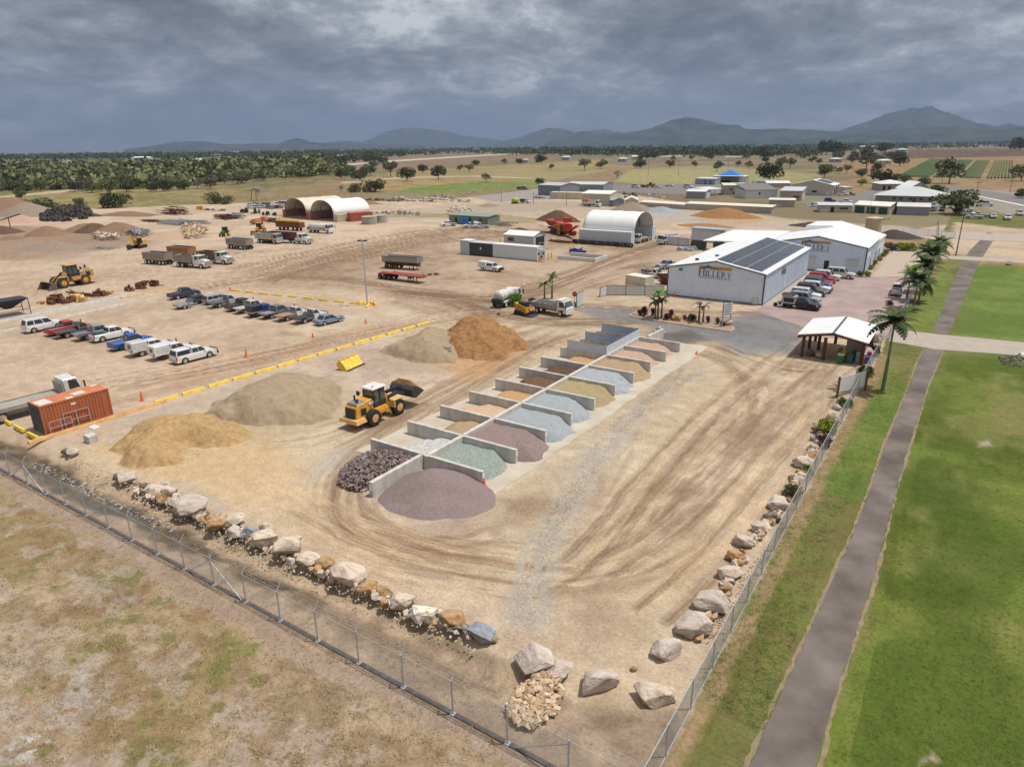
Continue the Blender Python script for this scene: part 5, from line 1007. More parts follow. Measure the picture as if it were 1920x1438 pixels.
b.build('body',mat('white ribbed tank shell',(.62,.66,.70),.35,var=.03),t,bevel=.05);b=MB();b.box(-.05,12.05,-.05,2.65,3.0,3.12);b.build('roof',white,t)
b=MB();b.box(12.3,14.2,-.05,.3,.3,2.7);b.build('pump_cabinet',mat('white cabinet',(.66,.68,.70),.4),t)
for k,(x,z_)in enumerate(((12.6,1.7),(13.3,1.1),(13.7,1.9))):b=MB();b.cyl((x,-.18,z_),(x,-.05,z_),.22,None,10);b.build('hose_reel',steel_dk,t)
b=MB()
for p_,q_ in(((12.4,.4,2.7),(12.4,.4,4.1)),((13.9,.4,2.7),(13.9,.4,4.1)),((12.4,.4,4.1),(13.9,.4,4.1)),((12.4,.4,3.4),(13.9,.4,3.4)),((13.9,2.2,2.7),(13.9,2.2,4.0)),((13.9,.4,4.0),(13.9,2.2,4.0))):b.bar(p_,q_,.06)
b.build('guard_rail',white,t)
t=thing('hut',(-100.9,148.4,0),0,'white fuel hut with a low gabled roof and open end','hut');b=MB();b.add([(0,0,-.05),(9,0,-.05),(9,0,2.9),(0,0,2.9),(0,6,-.05),(9,6,-.05),(9,6,2.9),(0,6,2.9),(0,3,3.7),(9,3,3.7)],[(0,1,2,3),(5,4,7,6),(4,0,3,8,7),(1,5,6,9,2)]);b.build('wall',mat('light grey panel',(0,0,0)),t)
b=MB();b.add([(-.2,-.2,2.85),(9.2,-.2,2.85),(9.2,3,3.75),(-.2,3,3.75),(9.2,6.2,2.85),(-.2,6.2,2.85)],[(0,1,2,3),(3,2,4,5)]);b.build('roof',white,t,fix=False)
b=MB();b.box(9.0,9.05,1.0,5.2,.1,2.5);b.build('doorway',ddoor,t);b=MB();b.box(1.2,3.0,-.05,.0,1.3,2.2);b.build('window',glass,t)
boll=[(922,480),(1013,491),(1028,487),(1034,484),(938,457),(1070,473),(1076,468)]
for k,(px,py)in enumerate(boll):
 b=MB();b.cyl((0,0,-.05),(0,0,1.35),.14,None,10);b.lathe((0,0,1.35),(0,0,2),[(0,.14),(.08,.10),(.11,.02)],10);tag(b.build('bollard',yel2,loc=(*G(px,py),0)),['yellow bollard at the left end of the white fuel tank','yellow bollard before the pump cabinet','yellow bollard right of the pump cabinet','yellow bollard behind the pump cabinet','yellow bollard by the left side of the fuel hut','yellow bollard right of the tank bund, front one','yellow bollard right of the tank bund, back one'][k],'bollard','yellow bollards guarding the fuel depot')
t=thing('bund',(-77.6,yb+.4,0),0,'low white walled bund with railings right of the fuel tank','bund');b=MB();b.box(0,9.5,4.6,5.0,0,.8);b.box(0,9.5,10.5,10.9,0,.8);b.box(9.1,9.5,5.0,10.5,0,.8);b.build('kerb',dwhite,t)
b=MB()
for y in(0.2,8):b.bar((0,y,1.0),(9.5,y,1.0),.05);[b.bar((x,y,0),(x,y,1.0),.05)for x in(0,2.4,4.8,7.2,9.5)]
b.build('railing',galv,t)
for k,(px,py,r_,h_,lab)in enumerate(((693,420,2.6,2.4,'left hand round concrete water tank'),(714,417,2.3,2.3,'right hand round concrete water tank'))):
 b=MB();b.lathe((0,0,0),(0,0,1),[(-.1,r_),(h_,r_),(h_+.02,r_+.06),(h_+.12,r_+.06),(h_+.35,.3)],28);o=b.build('water_tank',mat('stained concrete tank',(.36,.34,.29),.9,var=.18,streak=(1,1,.3)),loc=(*G(px,py),0),smooth=False);tag(o,lab+' beside the dome shelters','water tank')
b=MB();b.lathe((0,0,0),(0,0,1),[(-.1,2.0),(5.4,2.0),(5.42,2.1),(5.55,2.1),(5.9,.3)],28);b.cur=0;tag(b.build('water_tank',mat('rust stained cream tank',(.50,.40,.27),.8,var=.22,scale=.8,streak=(1,1,.3)),loc=(*G(1634,449),0)),'tall cream cylindrical tank with rust streaks behind the white roof','water tank')
# white sheet fence and free standing panel
wsheet=ribmat('white sheet fence panel',(.56,.58,.59),.25,'X',.5,.6)
def panelrun(pts,label,h_=1.7,name='sheet_fence',n=None):
 x0_,y0_=pts[0];t=thing(name,(x0_,y0_,0),0,label,'fence')
 for i in range(len(pts)-1):
  p,q=Vector(pts[i]),Vector(pts[i+1]);L=(q-p).length;m=max(1,round(L/2.9))
  for j in range(m):
   a,c_=p.lerp(q,j/m)-Vector(pts[0]),p.lerp(q,(j+1)/m)-Vector(pts[0]);d=(c_-a).normalized();nrm=Vector((-d.y,d.x))*.02
   b=MB();b.add([(a.x-nrm.x,a.y-nrm.y,.05),(c_.x-nrm.x,c_.y-nrm.y,.05),(c_.x-nrm.x,c_.y-nrm.y,h_),(a.x-nrm.x,a.y-nrm.y,h_),(a.x+nrm.x,a.y+nrm.y,.05),(c_.x+nrm.x,c_.y+nrm.y,.05),(c_.x+nrm.x,c_.y+nrm.y,h_),(a.x+nrm.x,a.y+nrm.y,h_)],[(0,1,2,3),(7,6,5,4),(3,2,6,7),(0,4,5,1)]);b.build('panel',wsheet,t)
   b=MB();b.box(a.x-.05,a.x+.05,a.y-.05,a.y+.05,-.1,h_+.05);b.bar((a.x,a.y,h_),(c_.x,c_.y,h_),.07);b.bar((a.x,a.y,.05),(c_.x,c_.y,.05),.07);b.build('post',trim_d,t)
 return t
fy=105.3;panelrun([(-50.9,103.6),(-50.6,105.6),(-42.0,110.0)],'white corrugated sheet fence with dark frames left of the grey shed')
a_=G(1081,577);c_=G(1094,571);panelrun([a_,c_],'freestanding white sheet panel beside the stop sign',2.3,'sheet_fence')
# ------------------------------------------------------------ wire fences
def wiremat(name,col,cell,wire,extra=0.0):
 m=bpy.data.materials.new(name);m.use_nodes=True;t=m.node_tree;t.nodes.clear();o=N(t,'ShaderNodeOutputMaterial');mx=N(t,'ShaderNodeMixShader');tr=N(t,'ShaderNodeBsdfTransparent')
 p=N(t,'ShaderNodeBsdfPrincipled');p.inputs['Base Color'].default_value=(*col,1);p.inputs['Roughness'].default_value=.5;p.inputs['Metallic'].default_value=.3
 sp=N(t,'ShaderNodeSeparateXYZ');t.links.new(N(t,'ShaderNodeTexCoord').outputs['Object'],sp.inputs[0])
 def band(s):
  q=math_(t,'ADD',sp.outputs[0],math_(t,'MULTIPLY',sp.outputs[2],s));fr=math_(t,'FRACT',math_(t,'DIVIDE',q,cell));return math_(t,'LESS_THAN',fr,wire/cell)
 a=math_(t,'MAXIMUM',band(1),band(-1));t.links.new(a,mx.inputs[0]);t.links.new(tr.outputs[0],mx.inputs[1]);t.links.new(p.outputs[0],mx.inputs[2]);t.links.new(mx.outputs[0],o.inputs[0]);return m
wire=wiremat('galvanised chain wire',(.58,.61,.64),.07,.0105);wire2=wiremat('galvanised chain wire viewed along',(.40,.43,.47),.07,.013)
def chain_fence(x0,y0,x1,y1,label='',step=3.03,h_=1.9,arm=True,wm=wire,plinth=True,rail=True,side=1,braces=()):
 L=math.hypot(x1-x0,y1-y0);t=thing('chain_wire_fence',(x0,y0,0),math.degrees(math.atan2(y1-y0,x1-x0)),label,'fence');n=int(round(L/step));st=L/n
 b=MB();b.add([(0,0,.04),(L,0,.04),(L,0,h_),(0,0,h_)],[(0,1,2,3)]);b.build('wire_mesh',wm,t,fix=False)
 b=MB()
 for zz_ in((.05,h_)if rail else(h_,)):b.cyl((0,0,zz_),(L,0,zz_),.022 if rail else.012,None,6)
 if not rail:b.cyl((0,.03,h_*.5),(L,.03,h_*.5),.008,None,5)
 b.build('rail',galv,t)
 if arm:
  b=MB()
  for k in(1,2,3):b.cyl((0,side*.09*k+.02,h_+.13*k),(L,side*.09*k+.02,h_+.13*k),.006,None,4)
  b.build('barbed_wire',galv,t)
 if plinth:b=MB();b.box(0,L,-.14,.10,-.05,.05);b.build('plinth',mat('dark damp kerb',(.10,.085,.08),.95,var=.3,scale=2,bump=.3),t)
 pm=None
 for i in range(n+1):
  if pm is None:
   b=MB();b.cyl((0,0,-.1),(0,0,h_+.05),.042,None,8)
   if arm:b.bar((0,0,h_),(0,side*.32,h_+.46),.045)
   (b.box(-.12,.12,-.12,.12,-.05,.06)if plinth else 0);pm=b.build('post',galv,t)
  else:q=pm.copy();COL.objects.link(q);q.location=(i*st,0,0)
 for k,s_ in braces:b=MB();b.cyl((k*st,.03,h_-.15),(k*st+s_*2.6,.03,.05),.025,None,6);b.build('brace',galv,t)
 return t
chain_fence(-7.0,18.8,-130,18.8,rail=False,label='long chain wire fence with barbed wire arms across the lower left',braces=((9,1),(9,-1),(17,1),(17,-1),(1,1)),side=-1)
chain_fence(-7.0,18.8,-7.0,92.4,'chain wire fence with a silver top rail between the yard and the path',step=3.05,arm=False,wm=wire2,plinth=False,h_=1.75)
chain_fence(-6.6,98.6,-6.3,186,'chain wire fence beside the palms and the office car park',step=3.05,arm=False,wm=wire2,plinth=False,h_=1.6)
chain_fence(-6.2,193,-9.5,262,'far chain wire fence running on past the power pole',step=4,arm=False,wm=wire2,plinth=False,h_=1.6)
for(px,py),(qx,qy),lab in(((1628,603),(1680,614),'swung open chain wire gate leaf by the drive entrance'),((1690,440),(1790,446),'long chain wire gate across the far drive')):
 a,c_=G(px,py),G(qx,qy);chain_fence(*a,*c_,lab,step=3,arm=False,plinth=False,h_=1.7,wm=wire)
 # ------------------------------------------------------------ vehicles (local +X is forward, origin on the ground under the middle)
_paint={}
def paint(c):
 c=tuple(round(q,3)for q in c)
 if c not in _paint:_paint[c]=mat(f'car paint {c}',c,.28,.15,var=.07,scale=.9,spec=.6,col2=tuple(min(1,q*1.02+.012)for q in c))
 return _paint[c]
_wm={}
def wheel(parent,x,y,r,w=.24,rim=chrome,tm=None,n=16,q=1.0):
 key=(round(r,3),round(w,3),rim.name,(tm or black).name,q)
 if key not in _wm:
  b=MB();b.lathe((0,-w/2,0),(0,w/2,0),[(0,r*.66*q),(.02,r*.92),(w*.18,r),(w*.82,r),(w-.02,r*.92),(w,r*.66*q)],n);o=b.build('tyre',tm or black);me=o.data;bpy.data.objects.remove(o)
  b=MB();b.lathe((0,-w/2-.008,0),(0,w/2,0),[(0,r*.60*q),(.012,r*.66*q),(w+.004,r*.66*q),(w+.016,r*.60*q)],n)
  b.cyl((0,-w/2-.03,0),(0,w/2+.03,0),r*.18,None,8);o=b.build('rim',rim);mr=o.data;bpy.data.objects.remove(o);_wm[key]=(me,mr)
 me,mr=_wm[key];t=link('wheel',me,parent,(x,y,r));link('rim',mr,t);return t
def glassq(parent,nm,pts,m=glass):
 b=MB();b.add(pts,[tuple(range(len(pts)))]);return b.build(nm,m,parent,fix=False)
def lerp3(a,b_,t):return tuple(a[i]+(b_[i]-a[i])*t for i in range(3))
def cabin(parent,bm_,xs,zs,wb,wt,nside=2,glz=glass,split=None):
 """greenhouse: xs = (rear base, rear top, front top, front base), zs = (belt, roof)"""
 xb0,xt0,xt1,xb1=xs;z0,z1=zs;h,k=wb/2,wt/2
 bm_.add([(xb0,-h,z0),(xb1,-h,z0),(xb1,h,z0),(xb0,h,z0),(xt0,-k,z1),(xt1,-k,z1),(xt1,k,z1),(xt0,k,z1)],[(0,3,2,1),(4,5,6,7),(0,1,5,4),(1,2,6,5),(2,3,7,6),(3,0,4,7)])
 bm_.box(xt0+.06,xt1-.06,-k+.06,k-.06,z1,z1+.035,.05,.05)
 def face(p00,p10,p11,p01,u0,u1,v0,v1,off):
  f=lambda u,v:Vector(lerp3(lerp3(p00,p10,u),lerp3(p01,p11,u),v))+off
  return[f(u0,v0),f(u1,v0),f(u1,v1),f(u0,v1)]
 A=((xb0,-h,z0),(xb1,-h,z0),(xt1,-k,z1),(xt0,-k,z1));B2=tuple((p[0],-p[1],p[2])for p in A)
 glassq(parent,'windscreen',face((xb1,-h,z0),(xb1,h,z0),(xt1,k,z1),(xt1,-k,z1),.05,.95,.08,.92,Vector((.012,0,.008))),glz)
 glassq(parent,'rear_window',face((xb0,h,z0),(xb0,-h,z0),(xt0,-k,z1),(xt0,k,z1),.08,.92,.12,.88,Vector((-.012,0,.006))),glz)
 ed=split or[i/nside for i in range(nside+1)]
 for P_,sg in((A,-1),(B2,1)):
  for i in range(len(ed)-1):
   q=face(*P_,max(.05,ed[i]+.02),min(.95,ed[i+1]-.02),.12,.86,Vector((0,sg*.012,.003)))
   glassq(parent,'side_window',q if sg<0 else q[::-1],glz)
def lower(parent,col,prof,wb,wheels,r,w,extra=None):
 """body sides: prof is the upper outline front to back, wheel arches are cut out of the sill"""
 b=MB();zs=.30;x0,x1=prof[0][0],prof[-1][0];low=[]
 for xw in sorted(wheels):
  low.append((xw-r*1.22,zs));
  for j in range(1,8):a=math.pi*(1-j/8);low.append((xw+r*1.22*math.cos(a),zs+(r*1.28+r-zs)*math.sin(a)*.92 if False else zs+(r*2.12-zs)*math.sin(a)))
  low.append((xw+r*1.22,zs))
 poly=[(x0,zs+.08)]+list(prof)+[(x1,zs+.08),(x1-.05,zs)]+low[::-1]+[(x0+.05,zs)]
 b.prism(poly,-wb/2,wb/2,'xz',lambda a,z:.05*max(0,(z-.7)/.4)+.04*(abs(a)>max(abs(x0),x1)-.25))
 b.box(x0+.3,x1-.3,-wb/2+.25,wb/2-.25,.28,.7)
 if extra:extra(b)
 return b
def lights(t,xf,xr,w,zf,zr,tall=False):
 for s in(-1,1):
  b=MB();b.box(xf-.14,xf+.012,s*(w/2-.22)-.18,s*(w/2-.22)+.16,zf-.09,zf+.09,.05,0);b.build('headlight',lens,t)
  b=MB();b.box(xr-.012,xr+.08,s*(w/2-.12)-.08,s*(w/2-.12)+.10,zr-(.22 if tall else.1),zr+(.22 if tall else.1));b.build('tail_light',redl,t)
def ute(loc,rz,label,col,kind='tub',group=None,load=None,bull=False,rimm=chrome,dual=True,traycol=None,canopy=None,snorkel=False,bar=False,name='utility_vehicle',cat='ute'):
 t=thing(name,loc,rz,label,cat,group);m=paint(col);r=.39;w=1.86;wl=(-1.62,1.58);xr=-2.62;cabr=-.62 if dual else.12
 tub=kind in('tub','canopy','cover')
 prof=[(xr if tub else cabr+.05,1.06),(cabr-.05 if tub else cabr+.1,1.07),(1.18,1.08),(1.35,1.10),(2.2,1.02),(2.55,.88),(2.62,.62)]
 if tub:b=lower(t,col,prof,w,wl,r,.25)
 else:b=lower(t,col,prof,w,(1.58,),r,.25);b.box(xr+.1,.3,-.45,.45,.42,.72)
 cabin(t,b,(cabr,cabr+.12 if dual else cabr+.06,.72,1.42),(1.06,1.74),w-.16,w-.50,2 if dual else 1)
 for s in(-1,1):b.box(1.0,1.16,s*(w/2+.03)-.1,s*(w/2+.03)+.1,1.12,1.28)
 b.build('body',m,t,bevel=.03)
 b=MB();b.box(2.60,2.66,-.55,.55,.62,.88);b.build('grille',steel_dk,t)
 b=MB();b.box(2.5,2.74,-w/2+.04,w/2-.04,.36,.60,.03,.03)
 if bull:b.bar((2.74,-.8,.95),(2.74,.8,.95),.07);b.bar((2.74,-.8,.55),(2.74,-.8,.95),.07);b.bar((2.74,.8,.55),(2.74,.8,.95),.07);b.box(2.62,2.82,-w/2,w/2,.36,.68)
 b.build('bumper',steel_dk if bull else m,t)
 if tub:
  b=MB();b.box(xr+.06,-.72,-w/2+.14,w/2-.14,1.066,1.10 if kind=='cover' else 1.075);b.build('tub_cover' if kind=='cover' else 'tub_liner',m if kind=='cover' else steel_dk,t)
  b=MB();b.box(xr-.1,xr+.02,-w/2+.1,w/2-.1,.42,.56);b.build('rear_bumper',chrome,t)
 if kind=='canopy':
  b=MB();cabin(t,b,(xr+.02,xr+.22,-.72,-.66),(1.07,1.76),w-.14,w-.42,1);b.build('canopy',paint(canopy or col),t,bevel=.02)
 if kind in('tray','traycage'):
  tc_=mat(f'tray {traycol or (.36, .37, .38)}',traycol or(.36,.37,.38),.6,.3,var=.15);b=MB();x1_=cabr-.06;b.box(-2.85,x1_,-.98,.98,.80,.92)
  b.build('tray',tc_,t);b=MB();b.bar((x1_,-.95,.92),(x1_,-.95,1.75),.06);b.bar((x1_,.95,.92),(x1_,.95,1.75),.06)
  for z_ in(1.2,1.45,1.75):b.bar((x1_,-.95,z_),(x1_,.95,z_),.05)
  b.build('headboard',galv,t)
  if kind=='traycage' or load=='sides':
   for s in(-1,1):b=MB();b.box(-2.85,x1_,s*.97-.02,s*.97+.02,.92,1.16);b.build('side_board',tc_,t)
  if load=='rack':
   b=MB()
   for x in(-2.8,-.9,1.0):
    for s in(-1,1):b.bar((x,s*.95,.9 if x<0 else 1.1),(x,s*.95,2.0),.06)
    b.bar((x,-.95,2.0),(x,.95,2.0),.05)
   for s in(-1,-.3,.3,1):b.bar((-2.8,s*.9,2.02),(1.0,s*.9,2.02),.04)
   b.build('ladder_rack',galv,t);b=MB();b.box(-2.6,-1.6,-.6,.6,.92,1.5);b.build('tool_box',mat('grey tool box',(.2,.2,.21),.5),t);b=MB();b.box(-1.4,-.8,-.8,.7,.92,1.3);b.build('load',rust,t)
 if kind=='service':
  b=MB();b.box(-2.75,cabr-.08,-.98,.98,.86,1.90,.06,.10);b.box(-2.75,cabr-.08,-.98,.98,.72,.86);b.build('service_body',paint(canopy or col),t,bevel=.04)
  b=MB();b.box(-2.77,-2.74,-.45,.1,1.15,1.6);b.build('rear_window',glass,t)
  for s in(-1,1):b=MB();b.box(-2.4,cabr-.3,s*.965-.012,s*.965+.012,1.0,1.62);b.build('side_hatch',dwhite if sum(col)>1 else m,t)
 if kind=='box':
  b=MB();b.box(-2.75,cabr-.08,-.95,.95,.80,.92);b.build('tray',galv,t);b=MB();b.box(-2.5,cabr-.12,-.9,.9,.92,1.8,.03,.03);b.build('canopy_box',paint(canopy or(.02,.02,.022)),t,bevel=.03)
 if not tub:
  for s in(-1,1):b=MB();b.box(-2.2,-1.1,s*.82-.12,s*.82+.12,.74,.79);b.build('mudguard',steel_dk,t)
 for x in wl:
  for s in(-1,1):wheel(t,x,s*(w/2-.14),r,.25,rimm)
 lights(t,2.60,xr if tub else-2.85,w,.80,.88,tub)
 if snorkel:b=MB();b.bar((1.35,w/2-.02,1.05),(1.0,w/2-.2,1.85),.09);b.bar((1.0,w/2-.2,1.85),(1.12,w/2-.2,1.95),.12);b.build('snorkel',steel_dk,t)
 if bar:
  b=MB()
  for s in(-1,1):b.bar((-.85,s*.72,1.08),(-.72,s*.66,1.62),.07);b.bar((-.72,s*.66,1.62),(-1.5,s*.76,1.08),.05)
  b.bar((-.72,-.66,1.62),(-.72,.66,1.62),.07);b.build('roll_bar',chrome,t)
 return t
def wagon(loc,rz,label,col,L=4.8,h=1.8,kind='suv',rack=None,group=None,bull=False,name=None):
 nm={'suv':'four_wheel_drive','wagon':'station_wagon','sedan':'sedan','hatch':'hatchback'}[kind];t=thing(name or nm,loc,rz,label,nm.replace('_',' ')if kind!='suv' else 'car',group)
 m=paint(col);e=L/2;r=.38 if kind=='suv' else.32;w=1.86 if kind=='suv' else 1.78;belt=h*.58;wl=(-e+.95,e-.92)
 if kind=='sedan':prof=[(-e,.82),(-e+.12,belt+.06),(-e+.8,belt+.05),(e-1.5,belt-.02),(e-.35,belt-.14),(e-.06,belt-.28),(e,.55)];cx=(-e+.65,-e+1.25,e-2.15,e-1.35)
 elif kind=='hatch':prof=[(-e,.75),(-e+.06,belt+.04),(e-1.3,belt),(e-.3,belt-.14),(e,.55)];cx=(-e+.1,-e+.75,e-2.0,e-1.15)
 else:prof=[(-e,.70),(-e+.02,belt),(e-1.35,belt+.02),(e-.3,belt-.08),(e-.04,belt-.22),(e,.6)];cx=(-e+.04,-e+.30,e-1.95,e-1.25)
 b=lower(t,col,prof,w,wl,r,.22);cabin(t,b,cx,(belt,h),w-.14,w-.46,split=[.02,.32,.66,1.0]if kind in('suv','wagon')else[.04,.5,.98])
 for s in(-1,1):b.box(cx[3]-.32,cx[3]-.16,s*(w/2+.02)-.09,s*(w/2+.02)+.09,belt+.05,belt+.2)
 b.build('body',m,t,bevel=.03)
 b=MB();b.box(e-.02,e+.04,-.5,.5,.5,.68);b.build('grille',steel_dk,t)
 if bull:b=MB();b.box(e-.05,e+.18,-w/2+.05,w/2-.05,.36,.66);b.bar((e+.12,-.6,.95),(e+.12,.6,.95),.06);b.bar((e+.12,-.6,.6),(e+.12,-.6,.95),.06);b.bar((e+.12,.6,.6),(e+.12,.6,.95),.06);b.build('bull_bar',steel_dk,t)
 if rack:
  b=MB();b.box(cx[1]+.1,cx[2]-.2,-.6,.6,h+.08,h+.16)
  for x in(cx[1]+.3,cx[2]-.4):b.bar((x,-.66,h),(x,-.66,h+.1),.04);b.bar((x,.66,h),(x,.66,h+.1),.04)
  b.build('roof_rack',steel_dk,t)
 if kind in('suv',):
  for s in(-1,1):b=MB();b.bar((cx[1]+.1,s*(w/2-.3),h+.06),(cx[2]-.1,s*(w/2-.3),h+.06),.035);b.build('roof_rail',galv,t)
 for x in wl:
  for s in(-1,1):wheel(t,x,s*(w/2-.12),r,.22)
 lights(t,e-.02,-e,w,belt-.24,belt-.16);return t
def truck(loc,rz,label,body='tipper',cab='over',col=(.70,.70,.68),bcol=(.40,.38,.35),L=7.0,label_cat='truck',axles=2,name='truck',load=None,group=None):
 """cab-over or bonneted truck; L is the whole length, nose at +L/2"""
 t=thing(name,loc,rz,label,label_cat,group);m=paint(col);e=L/2;w=2.3 if cab=='over' and L<8 else 2.46;r=.45 if L<8 else.52
 b=MB();b.box(-e+.2,e-.6,-.42,.42,r+.15,r+.42);b.build('chassis',steel_dk,t)
 if cab=='over':
  c0,c1=e-1.75,e;b=MB();h=2.35 if L<8 else 2.75;zb=.62
  b.prism([(c0,zb),(c0,h),(c1-.5,h+.02),(c1-.12,h*.60),(c1,h*.5),(c1,zb-.1),(c1-.4,zb-.1),(c1-.5,zb+.35),(c1-1.3,zb+.35),(c1-1.4,zb)],-w/2,w/2,'xz',lambda a,z:.10*max(0,(z-h*.6)/(h*.4)));b.build('cab',m,t,bevel=.05)
  z0,z1=h*.62,h*.95;x0_,x1_=c1-.135,c1-.47;glassq(t,'windscreen',[(x0_+.015,-w/2+.14,z0),(x0_+.015,w/2-.14,z0),(x1_+.03,w/2-.24,z1),(x1_+.03,-w/2+.24,z1)],glassg)
  for s in(-1,1):glassq(t,'side_window',[(c0+.45,s*(w/2-.005),z0),(c1-.3,s*(w/2-.005),z0),(c1-.55,s*(w/2-.085),z1-.02),(c0+.45,s*(w/2-.085),z1-.02)],glass)
  b=MB();b.box(c1-.02,c1+.08,-w/2+.03,w/2-.03,.42,.72);b.build('bumper',dwhite,t)
  for s in(-1,1):b=MB();b.bar((c1-.15,s*(w/2),h*.8),(c1+.05,s*(w/2+.22),h*.8),.04);b.box(c1,c1+.1,s*(w/2+.22)-.1,s*(w/2+.22)+.1,h*.55,h*.85);b.build('mirror',steel_dk,t)
  for s in(-1,1):b=MB();b.box(c1-.01,c1+.03,s*.8-.18,s*.8+.18,.78,.98);b.build('headlight',lens,t)
  front=c0-.1;xf=e-1.15
 else:
  c0,c1=e-3.55,e-1.75;b=MB();h=2.75;b.box(c0,c1,-1.05,1.05,.85,h,.04,.08);b.box(c1-.05,c1+.05,-1.0,1.0,h-.12,h+.02);b.prism([(c1-.1,.85),(c1-.1,1.95),(e-.35,1.72),(e-.1,1.6),(e-.1,.75),(c1-.1,.75)],-.72,.72);b.build('cab',m,t,bevel=.05)
  for s in(-1,1):
   b=MB();b.prism([(e-2.0,.55),(e-1.85,1.15),(e-1.4,1.3),(e-.75,1.3),(e-.25,1.1),(e-.1,.7),(e-.45,.72),(e-.62,.95),(e-1.1,1.1),(e-1.6,.95),(e-1.75,.55)],s*.72,s*1.16);b.build('mudguard',m,t)
  glassq(t,'windscreen',[(c1+.015,-.95,1.95),(c1+.015,.95,1.95),(c1-.02,.88,h-.16),(c1-.02,-.88,h-.16)],glassg)
  for s in(-1,1):glassq(t,'side_window',[(c0+.6,s*1.045,1.85),(c1-.12,s*1.045,1.85),(c1-.12,s*.985,h-.2),(c0+.6,s*.985,h-.2)],glass)
  b=MB();b.box(e-.1,e-.02,-.6,.6,.85,1.6);b.build('grille',chrome,t);b=MB();b.box(e-.15,e+.12,-1.2,1.2,.45,.85);b.bar((e+.1,-.9,.85),(e+.1,-.9,1.5),.07);b.bar((e+.1,.9,.85),(e+.1,.9,1.5),.07);b.bar((e+.1,-.9,1.5),(e+.1,.9,1.5),.07);b.build('bull_bar',chrome,t)
  for s in(-1,1):
   b=MB();b.box(e-.2,e-.02,s*.86-.13,s*.86+.13,1.0,1.2);b.build('headlight',lens,t);b=MB();b.cyl((c0-.15,s*.95,.9),(c0-.15,s*.95,3.2),.09,None,8);b.build('exhaust',chrome,t)
   b=MB();b.box(c1+.05,c1+.15,s*1.3-.1,s*1.3+.1,1.9,2.4);b.bar((c1,s*1.0,2.1),(c1+.1,s*1.25,2.1),.04);b.build('mirror',chrome,t)
  front=c0-.35;xf=e-1.15;b=MB();b.cyl((c0-.1,1.0,.75),(c0-1.3,1.0,.75),.3,None,10);b.cyl((c0-.1,-1.0,.75),(c0-1.3,-1.0,.75),.3,None,10);b.build('fuel_tank',chrome,t)
 rear=[-e+1.2+i*1.3 for i in range(axles-1)]
 for x in[xf]+rear:
  for s in(-1,1):wheel(t,x,s*(w/2-.2),r,.30 if x==xf else.46,chrome if L>8 else dwhite)
 z0=r*2+.08;bw=w/2+.02;bmn=mat(f'body metal {bcol}',bcol,.6,.3,var=.15,scale=1.2)
 if body=='tipper':
  zt=z0+(.75 if L<8 else 1.55);b=MB();b.add([(-e,-bw,z0),(front,-bw,z0),(front,bw,z0),(-e,bw,z0),(-e,-bw,zt),(front,-bw,zt),(front,bw,zt),(-e,bw,zt),(-e+.1,-bw+.1,zt),(front-.1,-bw+.1,zt),(front-.1,bw-.1,zt),(-e+.1,bw-.1,zt),(-e+.3,-bw+.3,z0+.2),(front-.3,-bw+.3,z0+.2),(front-.3,bw-.3,z0+.2),(-e+.3,bw-.3,z0+.2)],[(0,3,2,1),(0,1,5,4),(1,2,6,5),(2,3,7,6),(3,0,4,7),(4,5,9,8),(5,6,10,9),(6,7,11,10),(7,4,8,11),(8,9,13,12),(9,10,14,13),(10,11,15,14),(11,8,12,15),(12,13,14,15)])
  for x in([-e+.5+i*1.0 for i in range(int(front+e))]if L<8 else[]):b.box(x,x+.08,-bw-.04,bw+.04,z0,zt)
  b.build('tipper_body',bmn,t,fix=False)
  if cab=='over':b=MB();b.box(front-.08,front,-bw,bw,zt,2.35);b.box(front,front+1.0,-bw,bw,2.45,2.52);b.build('headboard',dwhite,t)
  if load:b=MB();b.box(-e+.4,front-.4,-bw+.35,bw-.35,z0+.25,zt-.1,.3,.3);b.build('load',load,t)
 elif body=='flat':
  b=MB();b.box(-e,front,-bw,bw,z0,z0+.14);b.build('tray',bmn,t);b=MB();b.box(front-.06,front+.02,-bw,bw,z0+.14,z0+1.3);b.build('headboard',bmn,t)
  for s in(-1,1):b=MB();b.box(-e,front-.1,s*bw-.03,s*bw+.03,z0-.1,z0+.3);b.build('side_board',bmn,t)
 elif body=='tank':
  b=MB();b.lathe((-e+.5,0,z0+.85),(0,0,z0+.85),[(0,.2),(.12,.75),(.35,.88),(front+e-.9,.88),(front+e-.65,.75),(front+e-.5,.2)],20);b.build('tank',dwhite,t,smooth=True)
  for x in(-e+1.2,-.4,front-.9):b=MB();b.cyl((x,0,z0+.85),(x+.08,0,z0+.85),.90,None,20);b.build('band',galv,t)
  b=MB();b.box(-e-.1,front,-bw+.2,bw-.2,z0-.1,z0+.05);b.cyl((-e-.1,.5,z0+.3),(-e+.35,.5,z0+.3),.35,None,10);b.cyl((-e-.1,-.5,z0+.3),(-e+.35,-.5,z0+.3),.3,None,10);b.build('pump',steel_dk,t);b=MB();b.box(-e+.6,front-.4,-bw,-bw+.3,z0-.15,z0+.1);b.build('hose_rack',dwhite,t)
  b=MB();b.cyl((-.6,0,z0+1.7),(-.6,0,z0+1.85),.3,None,10);b.build('hatch',galv,t)
 elif body=='service':
  b=MB();b.box(-e,front,-bw,bw,z0,z0+.9,.05,.05);b.build('service_body',dwhite,t);b=MB();b.box(-e+.5,front-.3,-.6,.6,z0+.92,z0+1.5);b.build('tool_rack',galv,t)
 return t
